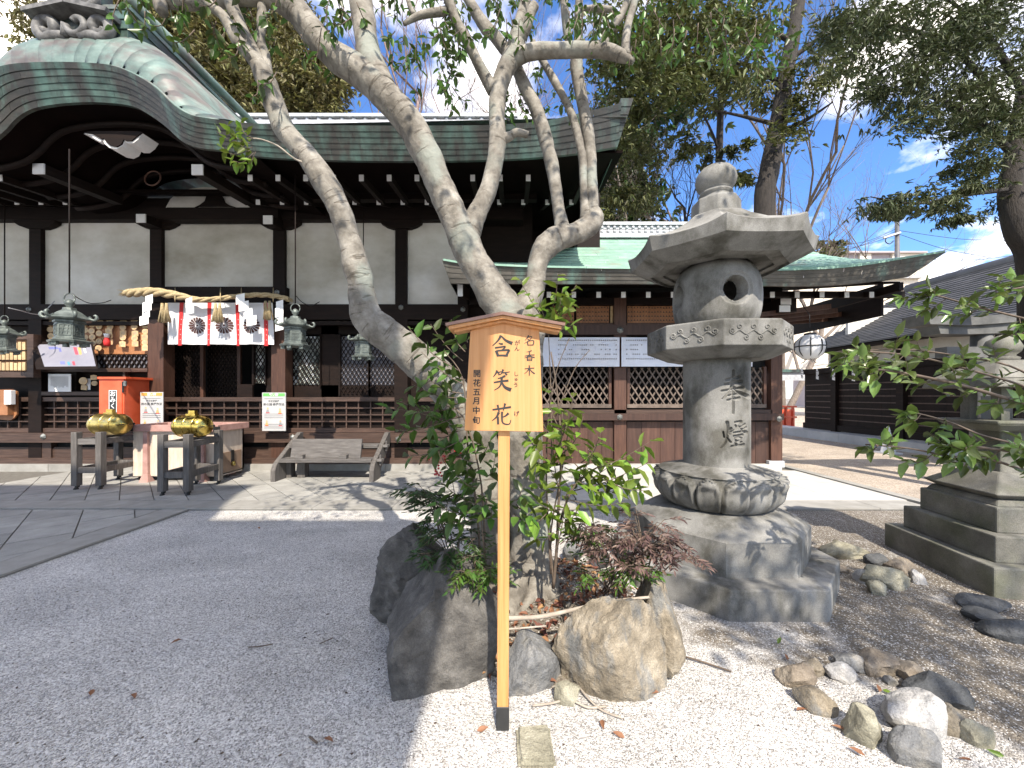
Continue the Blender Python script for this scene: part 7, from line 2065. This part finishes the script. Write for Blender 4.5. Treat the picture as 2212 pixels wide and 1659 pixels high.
for i, (px, py, lab) in enumerate(FALL):
    o_ = fallen(px, py, .055, LF_DEAD, i); tag(o_, "small brown fallen leaf " + lab, "leaf", "fallen leaves on the gravel")
for i, (px, py, lab) in enumerate(((1850, 1540, "above the pointed olive stone"), (1905, 1495, "under the long brown stone"), (1950, 1540, "left of the bright white stone"), (2170, 1640, "at the far bottom right"), (1680, 1395, "front right of the tall lantern"))):
    o_ = fallen(px, py, .05, LF_LIGHT, i); tag(o_, "yellow green fallen leaf " + lab, "leaf", "green fallen leaves")
# loose chips of many sizes on the near gravel, and small dark bits of litter
def chips(name, n, x0, x1, y0, y1, r0, r1, mat, lab):
    yy = y0 * (y1 / y0) ** nr.uniform(0, 1, n); xx = nr.uniform(x0, x1, n)
    keep = ~(((xx - LX) ** 2 + (yy - LY) ** 2 < .8) | ((xx - BC_.x) ** 2 + (yy - BC_.y) ** 2 < .7) | ((xx < -4.2) & (yy < 5.02)) | (yy > 5.0))
    keep &= ~((.6 * xx + .5 * yy > 2.0) & (xx > 1.1) & (nr.uniform(0, 1, len(xx)) < .8))
    xx, yy = xx[keep], yy[keep]; n = len(xx)
    c = np.stack([xx, yy, nr.uniform(0, .003, n)], 1)
    rr2 = (r0 * (r1 / r0) ** nr.uniform(0, 1, n))[:, None]
    base = np.array([[1, 0, 0], [0, 1, 0], [-1, 0, 0], [0, -1, 0], [0, 0, .75], [0, 0, -.6]], float)
    th = nr.uniform(0, 2 * math.pi, n); cs, sn = np.cos(th), np.sin(th)
    V = base[None] * (1 + nr.normal(0, .28, (n, 6, 1))) * rr2[:, None] * np.stack([nr.uniform(.8, 1.4, n), nr.uniform(.6, 1.0, n), nr.uniform(.5, .9, n)], 1)[:, None]
    V = np.stack([V[..., 0] * cs[:, None] - V[..., 1] * sn[:, None], V[..., 0] * sn[:, None] + V[..., 1] * cs[:, None], V[..., 2]], -1) + c[:, None]
    T = np.array([[0, 1, 4], [1, 2, 4], [2, 3, 4], [3, 0, 4], [1, 0, 5], [2, 1, 5], [3, 2, 5], [0, 3, 5]])
    Q = (np.arange(n)[:, None, None] * 6 + T[None]).reshape(-1, 3)
    o_ = link(name, np_mesh(name, V.reshape(-1, 3), Q), mat)
    return tag(o_, lab, "gravel", kind="stuff")
M_CHIP = M("mixed_gravel_chip", [(.3, (.27, .255, .24)), (.5, (.43, .415, .395)), (.7, (.62, .605, .58))], 60, .85, isl=.4)
M_DEBRIS = M("dark_bark_bit", [(.3, (.05, .035, .025)), (.7, (.13, .095, .07))], 60, .9, isl=.4)
chips("gravel_chips", 60000, -3.6, 4.2, 1.25, 5.0, .0022, .0062, M_CHIP, "loose pale gravel chips of many sizes on the near yard")
chips("bark_debris", 1500, -3.6, 4.2, 1.3, 4.8, .002, .008, M_DEBRIS, "small dark bits of bark and leaf scattered over the gravel")
TW = [("long pale fallen branch lying across the bed behind the sign post", [(1045, 1336, 2.14), (1120, 1335, 2.13), (1180, 1330, 2.12), (1260, 1312, 2.12), (1330, 1298, 2.12), (1402, 1290, 2.12)], .014, .16),
      ("thinner dry twig below the long branch", [(1042, 1362, 2.06), (1110, 1358, 2.06), (1180, 1352, 2.05)], .006, .1)]
for lab, pts, r_, z_ in TW:
    q = [P(a, b, d) for a, b, d in pts]
    tag(tube("fallen_branch", None, q, [r_ * (1 - .55 * i / len(q)) for i in range(len(q))], M_TWIGP, seg=7, sub=4, wob=.2), lab, "branch")
def gtwig(lab, pts, r_, mat=M_TWIGP):
    q = [G(a, b) + Vector((0, 0, r_ + .004 + rng.uniform(0, .01))) for a, b in pts]
    tag(tube("fallen_twig", None, q, r_, mat, seg=5, sub=4), lab, "twig")
gtwig("crooked pale twig on the gravel right of the post's foot", [(1150, 1532), (1190, 1528), (1230, 1520), (1270, 1535), (1310, 1530)], .006)
gtwig("long straight twig sloping down beside the small olive stone", [(1225, 1455), (1265, 1510), (1300, 1540), (1345, 1558)], .005)
gtwig("dark twig on the shaded gravel left of the boulder", [(537, 1401), (560, 1402), (590, 1397)], .004, M_TWIG)
gtwig("short dark twig near the boulder on shaded gravel", [(690, 1395), (720, 1382)], .003, M_TWIG)
gtwig("short dark twig in the lower middle gravel", [(668, 1600), (685, 1610)], .005, M_TWIG)
gtwig("dark stick on the right-hand soil", [(1480, 1425), (1530, 1440), (1580, 1455)], .005, M_TWIG)
# ---------------------------------------------------------------- branches of the shrub entering from the right
e = empty("camellia_bush", G(2260, 1450), "glossy camellia branches reaching in from the right edge", "shrub")
sp = []
def rbranch(pts, d0, d1, r_, nside, lnl=9, reach=60):
    q = [P(a, b, d0 + (d1 - d0) * i / (len(pts) - 1)) for i, (a, b) in enumerate(pts)]
    tube("branch", e, q, [r_ * (1 - .7 * i / len(q)) for i in range(len(q))], M_TWIG, seg=6, sub=4)
    c_ = catmull(q, 8)
    for k in range(nside):
        p = c_[int((k + .5) / nside * (len(c_) - 1))]
        dpx = reach / F * p.y
        sp.append((p, p + Vector((-rng.uniform(.2, 1) * dpx, rng.uniform(-.12, .12), rng.uniform(-.5, .7) * dpx)), lnl))
    sp.append((c_[-4], c_[-1], 6))
rbranch([(2260, 880), (2180, 862), (2090, 836), (2000, 815), (1930, 802), (1868, 796)], 2.3, 2.1, .012, 10, 7)
rbranch([(2260, 860), (2200, 830), (2080, 795), (1980, 770), (1880, 760), (1822, 762)], 2.4, 2.2, .008, 10, 7)
rbranch([(2260, 830), (2180, 790), (2080, 770), (1960, 755), (1850, 758)], 2.5, 2.3, .007, 7, 7)
rbranch([(2260, 1030), (2200, 1012), (2130, 990), (2050, 985), (1960, 968), (1870, 960)], 2.1, 2.0, .008, 8, 7)
rbranch([(2260, 990), (2180, 975), (2110, 965), (2060, 960)], 2.0, 1.95, .008, 8, reach=70)
rbranch([(2200, 960), (2120, 940), (2060, 915), (2000, 897), (1965, 890)], 2.1, 2.05, .006, 3, 6, 40)
rbranch([(2260, 700), (2180, 680), (2100, 660), (2030, 640), (1995, 632)], 2.6, 2.5, .008, 8, reach=50)
rbranch([(2270, 600), (2212, 620), (2150, 628)], 2.6, 2.5, .006, 4, reach=40)
bush("x", None, sp, .09, .5, LF_CAM, M_TWIG, parent=e, rad=.003, droop=.1, spread=.8)

# ---------------------------------------------------------------- trees behind
M_TRUNK = M("dark_conifer_bark", [(.3, (.012, .0095, .0075)), (.7, (.04, .032, .026))], 6, .9, .8, 20, (3, 3, .6), dist=.03)
M_TRUNKP = M("grey_brown_bark", [(.3, (.09, .07, .055)), (.7, (.22, .18, .15))], 6, .9, .6, 20, (3, 3, .6), dist=.02)

def sprays(regions, ln, wd, droop, mat_shape=(.3, .5, .68, .36), fan=5, mul=1.0):
    """Foliage sprays: a short fan of blades at every random point of the given regions (px, py, rx, ry, d, dd, n)."""
    B, D, L_ = [], [], []
    for px, py, rx, ry, d, dd, n in regions:
        n = int(n * mul)
        # clumps inside the region so that gaps of sky stay open
        nc = max(3, int(n / 42))
        cl_ = []
        for _ in range(nc):
            while True:
                u, w = rng.uniform(-1, 1), rng.uniform(-1, 1)
                if u * u + w * w < 1: break
            cl_.append((px + u * rx, py + w * ry, d + rng.uniform(-dd, dd)))
        for cx_, cy_, cd in cl_:
            c = P(cx_, cy_, cd)
            sx_ = (rx + ry) * .5 / F * cd * rng.uniform(.16, .34)
            out = Vector((rng.uniform(-1, 1), rng.uniform(-1, .4), rng.uniform(-.5, .2))).normalized()
            for _ in range(int(n / nc)):
                gx_ = rng.gauss(0, 1.25)
                p = c + Vector((gx_ * sx_, rng.gauss(0, 1) * sx_, rng.gauss(0, .26) * sx_ - .12 * abs(gx_) * sx_))
                b0 = out + Vector((rng.gauss(0, .5), rng.gauss(0, .5), rng.gauss(0, .3) - droop))
                for k in range(fan):
                    B.append(tuple(p)); D.append((b0.x + rng.gauss(0, .45), b0.y + rng.gauss(0, .45), b0.z + rng.gauss(0, .35))); L_.append(ln * rng.uniform(.5, 1.25))
    L_ = np.array(L_)
    return leaf_arrays(B, D, L_, L_ * wd, fold=.12, curl=.2, shape=mat_shape)

# golden cypress behind the hall
e = empty("golden_cypress", (X(480, 17), 17, 0), "yellow brown cypress standing behind the hall roof", "tree")
tube("trunk", e, [Vector((X(480, 17), 17.3, 0)), Vector((X(480, 17), 17.3, 12)), Vector((X(470, 17), 17.3, 22))], [.4, .3, .1], M_TRUNK, seg=10, sub=3)
reg = [(330, 60, 150, 110, 17, 1.5, 2600), (430, 170, 110, 90, 16.5, 1.5, 1700), (560, 130, 120, 110, 17, 1.5, 2200), (620, 210, 100, 70, 16, 1.5, 1700), (690, 190, 55, 60, 16, 1, 700), (500, 40, 150, 80, 17.5, 1.5, 1800), (120, 60, 70, 70, 18, 1, 700), (240, 20, 90, 60, 17, 1, 900), (550, 235, 90, 30, 16, 1, 700)]
V, Q = sprays(reg, .26, .3, .25, fan=4, mul=1.7)
tag(link("crown", np_mesh("crown", V, Q), LF_GOLD, e), kind="stuff")
# olive conifers in the middle and to the right
def conifer(name, lab, trunk, w0, w1, limbs, reg, ln, wd, droop, mat, fan=4, mul=1.0):
    e = empty(name, (trunk[0][0], trunk[0][1], 0) if False else (X(trunk[-1][0], trunk[-1][2]), trunk[-1][2], 0), lab, "tree")
    q = [P(a, b, d) for a, b, d in trunk]
    q.append(Vector((q[-1].x, q[-1].y, 0)))
    tube("trunk", e, q, [w0 + (w1 - w0) * i / (len(q) - 1) for i in range(len(q))], M_TRUNK, seg=12, sub=4, wob=.12)
    for pts, r_ in limbs:
        tube("limb", e, [P(a, b, d) for a, b, d in pts], [r_ * (1 - .8 * i / (len(pts) - 1)) for i in range(len(pts))], M_TRUNK, seg=6, sub=4, wob=.1)
    V, Q = sprays(reg, ln, wd, droop, fan=fan, mul=mul)
    tag(link("crown", np_mesh("crown", V, Q), mat, e), kind="stuff")
    return e
conifer("tall_conifer", "tall dark trunked conifer rising behind the stone lantern", [(1740, -120, 12.5), (1722, 20, 12.5), (1700, 150, 12.3), (1678, 280, 12.2), (1660, 380, 12), (1650, 470, 12)], .17, .32,
        [([(1692, 190, 12.3), (1640, 150, 12), (1560, 130, 11.5), (1480, 140, 11)], .1), ([(1680, 270, 12.2), (1600, 250, 12), (1520, 235, 11.6)], .08), ([(1680, 290, 12.2), (1740, 260, 12), (1800, 220, 11.5)], .1), ([(1705, 130, 12.3), (1770, 80, 12), (1830, 20, 11.6)], .09), ([(1710, 90, 12.4), (1650, 60, 12), (1580, 40, 11.5)], .09)],
        [(1480, 50, 170, 70, 11.5, 1.5, 1500), (1400, 150, 110, 80, 11.5, 1.3, 1250), (1540, 170, 90, 55, 11.5, 1.3, 620), (1600, 60, 80, 60, 13, 1, 480), (1640, 200, 50, 40, 13, .8, 200), (1330, 260, 60, 70, 12, 1, 700), (1350, 380, 55, 80, 13, 1, 800), (1320, 440, 40, 40, 13, 1, 300), (1700, 260, 50, 60, 12, .6, 220), (1760, 150, 60, 60, 12, .8, 300), (1600, 350, 20, 60, 12, .5, 130), (1490, 310, 18, 50, 12, .5, 120)],
        .19, .28, .35, LF_OLIVE, mul=1.5)
conifer("drooping_conifer", "drooping dark conifer filling the upper right corner", [(2222, 180, 5.6), (2195, 330, 5.5), (2184, 420, 5.45), (2200, 500, 5.4), (2232, 600, 5.4)], .11, .16,
        [([(2185, 330, 5.5), (2100, 250, 5.2), (1980, 200, 5), (1840, 190, 4.8)], .05), ([(2172, 410, 5.4), (2090, 420, 5.2), (1980, 440, 5), (1880, 425, 4.9)], .035), ([(2190, 280, 5.5), (2080, 120, 5.2), (1950, 60, 5), (1830, 50, 4.8)], .05), ([(2212, 200, 5.5), (2120, 60, 5.2), (2020, -20, 5)], .05)],
        [(1980, 50, 160, 50, 5.0, .6, 900), (2120, 110, 120, 110, 5.2, .6, 1500), (1900, 165, 110, 40, 4.9, .5, 520), (2050, 240, 130, 45, 5.1, .5, 650), (2140, 290, 90, 60, 5.2, .4, 650), (1960, 440, 105, 24, 5.0, .3, 420), (2070, 450, 50, 30, 5.1, .3, 200), (2100, 380, 60, 40, 5.2, .3, 300), (1840, 70, 70, 60, 4.9, .4, 420), (2190, 450, 30, 100, 5.6, .3, 200)],
        .085, .2, .3, LF_NEEDLE, 5, mul=1.5)
conifer("background_conifer", "slim grey trunked conifer behind the lantern's jewel", [(1560, 120, 15), (1556, 250, 15), (1552, 380, 15), (1550, 470, 15)], .1, .17, [([(1555, 330, 15), (1520, 250, 14.8), (1480, 220, 14.6)], .06)], [(1560, 200, 30, 60, 15, .6, 160), (1590, 330, 16, 60, 15, .4, 140), (1520, 340, 14, 40, 15, .4, 90)], .28, .24, .6, LF_NEEDLE)
e = empty("pine", (X(1850, 30), 30, 0), "small yellow green pine peeping over the wing roof", "tree")
tube("trunk", e, [Vector((X(1790, 30), 30, 0)), P(1790, 540, 30)], [.2, .1], M_TRUNKP, seg=8, sub=1)
V, Q = sprays([(1785, 540, 32, 26, 30, .8, 260)], .5, .3, -.1)
tag(link("crown", np_mesh("crown", V, Q), LF_OLIVE, e), kind="stuff")
# bare deciduous trees
def bare_tree(name, lab, base, top_dirs, hgt, r0, depth, mat, seed, spread=.55, upb=.35):
    r_ = random.Random(seed)
    e = empty(name, base, lab, "tree")
    mes = []
    def grow(p, d, l, r, lev):
        q = [p]
        for k in range(3):
            d = (d + Vector((r_.gauss(0, .13), r_.gauss(0, .13), r_.gauss(0, .08) + .05 * upb))).normalized()
            q.append(q[-1] + d * l / 3)
        mes.append((lev, tube_me("b", q, [r, r * .88, r * .76, r * .62], seg=6 if lev < 2 else 3, sub=2 if lev < 2 else 1)))
        if lev >= depth: return
        for _ in range(3 if lev < 2 else r_.randint(2, 4)):
            nd_ = (d + Vector((r_.gauss(0, spread), r_.gauss(0, spread), r_.gauss(0, spread * .6) + upb * .4))).normalized()
            st = q[r_.randint(1, 3)]
            grow(st, nd_, l * r_.uniform(.6, .85), r * r_.uniform(.42, .6), lev + 1)
    for d in top_dirs: grow(Vector(base), Vector(d).normalized(), hgt, r0, 0)
    link("trunk", join_me("trunk", [m_ for l_, m_ in mes if l_ == 0]), mat, e)
    tag(link("branches", join_me("branches", [m_ for l_, m_ in mes if l_ > 0]), mat, e), kind="stuff")
    return e
M_REDTWIG = M("reddish_bare_twig", [(.3, (.12, .075, .065)), (.7, (.24, .17, .15))], 5, .8)
bare_tree("bare_tree", "bare reddish twigged tree above the hall ridge", (X(1010, 19), 19, 0), [(-.1, 0, 1), (.12, 0, 1)], 9.0, .22, 6, M_REDTWIG, 5, .42, .6)
bare_tree("bare_tree", "bare pale limbed tree behind the lantern's jewel", (X(1545, 20), 20, 0), [(0, 0, 1), (-.15, 0, 1)], 8.0, .26, 6, M_TRUNKP, 9, .5, .4)
bare_tree("bare_tree", "bare thin tree between the hall corner and the lantern", (X(1390, 15), 15, 0), [(.12, 0, 1), (.35, 0, 1)], 5.5, .12, 5, M_TRUNK, 21, .4, .5)
bare_tree("bare_tree", "bare tree with fine twigs right of the tall conifer", (X(1690, 22), 22, 0), [(.1, 0, 1), (.3, 0, .9)], 8.5, .2, 6, M_TRUNKP, 33, .5, .35)
# evergreen mass far behind, seen between the trunks
e = empty("evergreen_tree", (X(1340, 24), 24, 0), "dark evergreen tree far behind the hall's right corner", "tree")
tube("trunk", e, [Vector((X(1340, 24), 24, 0)), P(1340, 300, 24)], [.3, .15], M_TRUNK, seg=8, sub=1)
V, Q = sprays([(1340, 430, 70, 90, 24, 1.5, 900), (1330, 320, 60, 70, 24, 1.5, 700), (1400, 200, 90, 120, 24, 2, 900)], .5, .4, .1)
tag(link("crown", np_mesh("crown", V, Q), LF_DARK, e), kind="stuff")

# ---------------------------------------------------------------- behind the camera, unseen: pavilion added to shade the yard, tree inferred from dapples
sh = empty("shade_pavilion", (-6, -5.4, 0), "unseen roofed pavilion added behind the viewpoint to shade the yard", "building")
RXa, RXb = -16.0, .59
for x0_, x1_, ys, zs_, zr_ in ((RXa, -2.1, -1.6, 5.6, 10.6), (-2.1, RXb, -1.5, 5.2, 8.7)):  # added roofs; heights and right end set by where shade must fall
    for sgn in (1, -1):
        ya, yb = -3.9 + sgn * (ys + 3.9), -3.9
        v = [(x0_, ya, zs_), (x1_, ya, zs_), (x1_, yb, zr_), (x0_, yb, zr_), (x0_, ya, zs_ + .2), (x1_, ya, zs_ + .2), (x1_, yb, zr_ + .2), (x0_, yb, zr_ + .2)]
        link("roof_slope", mesh("roof_slope", v, BOXF), M_COPPER, sh)
    link("gable_wall", mesh("gable_wall", [(x1_, ys, zs_), (x1_, -7.8 - ys, zs_), (x1_, -3.9, zr_)], [(0, 1, 2)]), MW_DARK, sh)  # added to stop sun leaking between the two roofs
    box("ridge", sh, x0_, x1_, -4.1, -3.7, zr_ - .1, zr_ + .45, M_TILE)
for xx in (-15, -11, -7, -3, .1):
    for yy in (-2.3, -5.5): box("post", sh, xx - .12, xx + .12, yy - .12, yy + .12, 0, 5.9, MW_POST)
e = empty("shade_tree", (5.5, -5.5, 0), "broadleaf tree behind the viewpoint that dapples the lantern and gravel", "tree")
tube("trunk", e, [Vector((5.6, -5.5, 0)), Vector((5.5, -5.4, 4)), Vector((5.2, -5.2, 7.5))], [.3, .22, .1], M_BARK, seg=10, sub=4)
def blob(cx, cy, cz_, rx, ry, rz_, n, ln):
    u = nr.normal(0, 1, (n, 3)); u /= np.linalg.norm(u, axis=1, keepdims=True)
    r_ = nr.uniform(.3, 1, (n, 1)) ** .5
    cl2 = u * r_ * np.array([[rx, ry, rz_]]) + np.array([[cx, cy, cz_]])
    return cl2
def crown_leaves(blobs, per, ln):
    Bs = []
    for b in blobs:
        c = blob(*b)
        for _ in range(per): Bs.append(c + nr.normal(0, .13, c.shape))
    B = np.concatenate(Bs); D = nr.normal(0, 1, B.shape); D[:, 2] -= .4
    Ll = nr.uniform(.7, 1.2, len(B)) * ln
    return leaf_arrays(B, D, Ll, Ll * .5)
V, Q = crown_leaves([(2.9, -2.2, 5.4, .75, .6, .4, 46, .1), (3.6, -1.4, 5.2, .7, .7, .4, 36, .1), (5.2, -3.6, 5.4, 1.9, 1.2, 1.0, 170, .1), (3.9, -2.6, 5.0, 1.0, .9, .7, 70, .1), (7.4, -4.2, 6.2, 2.0, 1.4, 1.3, 150, .1), (6.0, -5.5, 8.2, 2.6, 2, 1.6, 170, .1)], 9, .13)  # nearest clumps added towards the sun to dapple the lantern's base
tag(link("crown", np_mesh("crown", V, Q), LF_GREEN, e), kind="stuff")

V, Q = crown_leaves([(.2, 1.0, 5.2, 1.7, 1.0, .5, 56, .1), (-1.6, .9, 5.0, 1.2, .9, .5, 48, .1), (1.6, 1.3, 5.4, 1.2, .9, .5, 34, .1)], 7, .085)  # unseen leaf clumps added overhead to dapple the limbs
tag(link("crown", np_mesh("crown", V, Q), LF_GREEN, tree), kind="stuff")
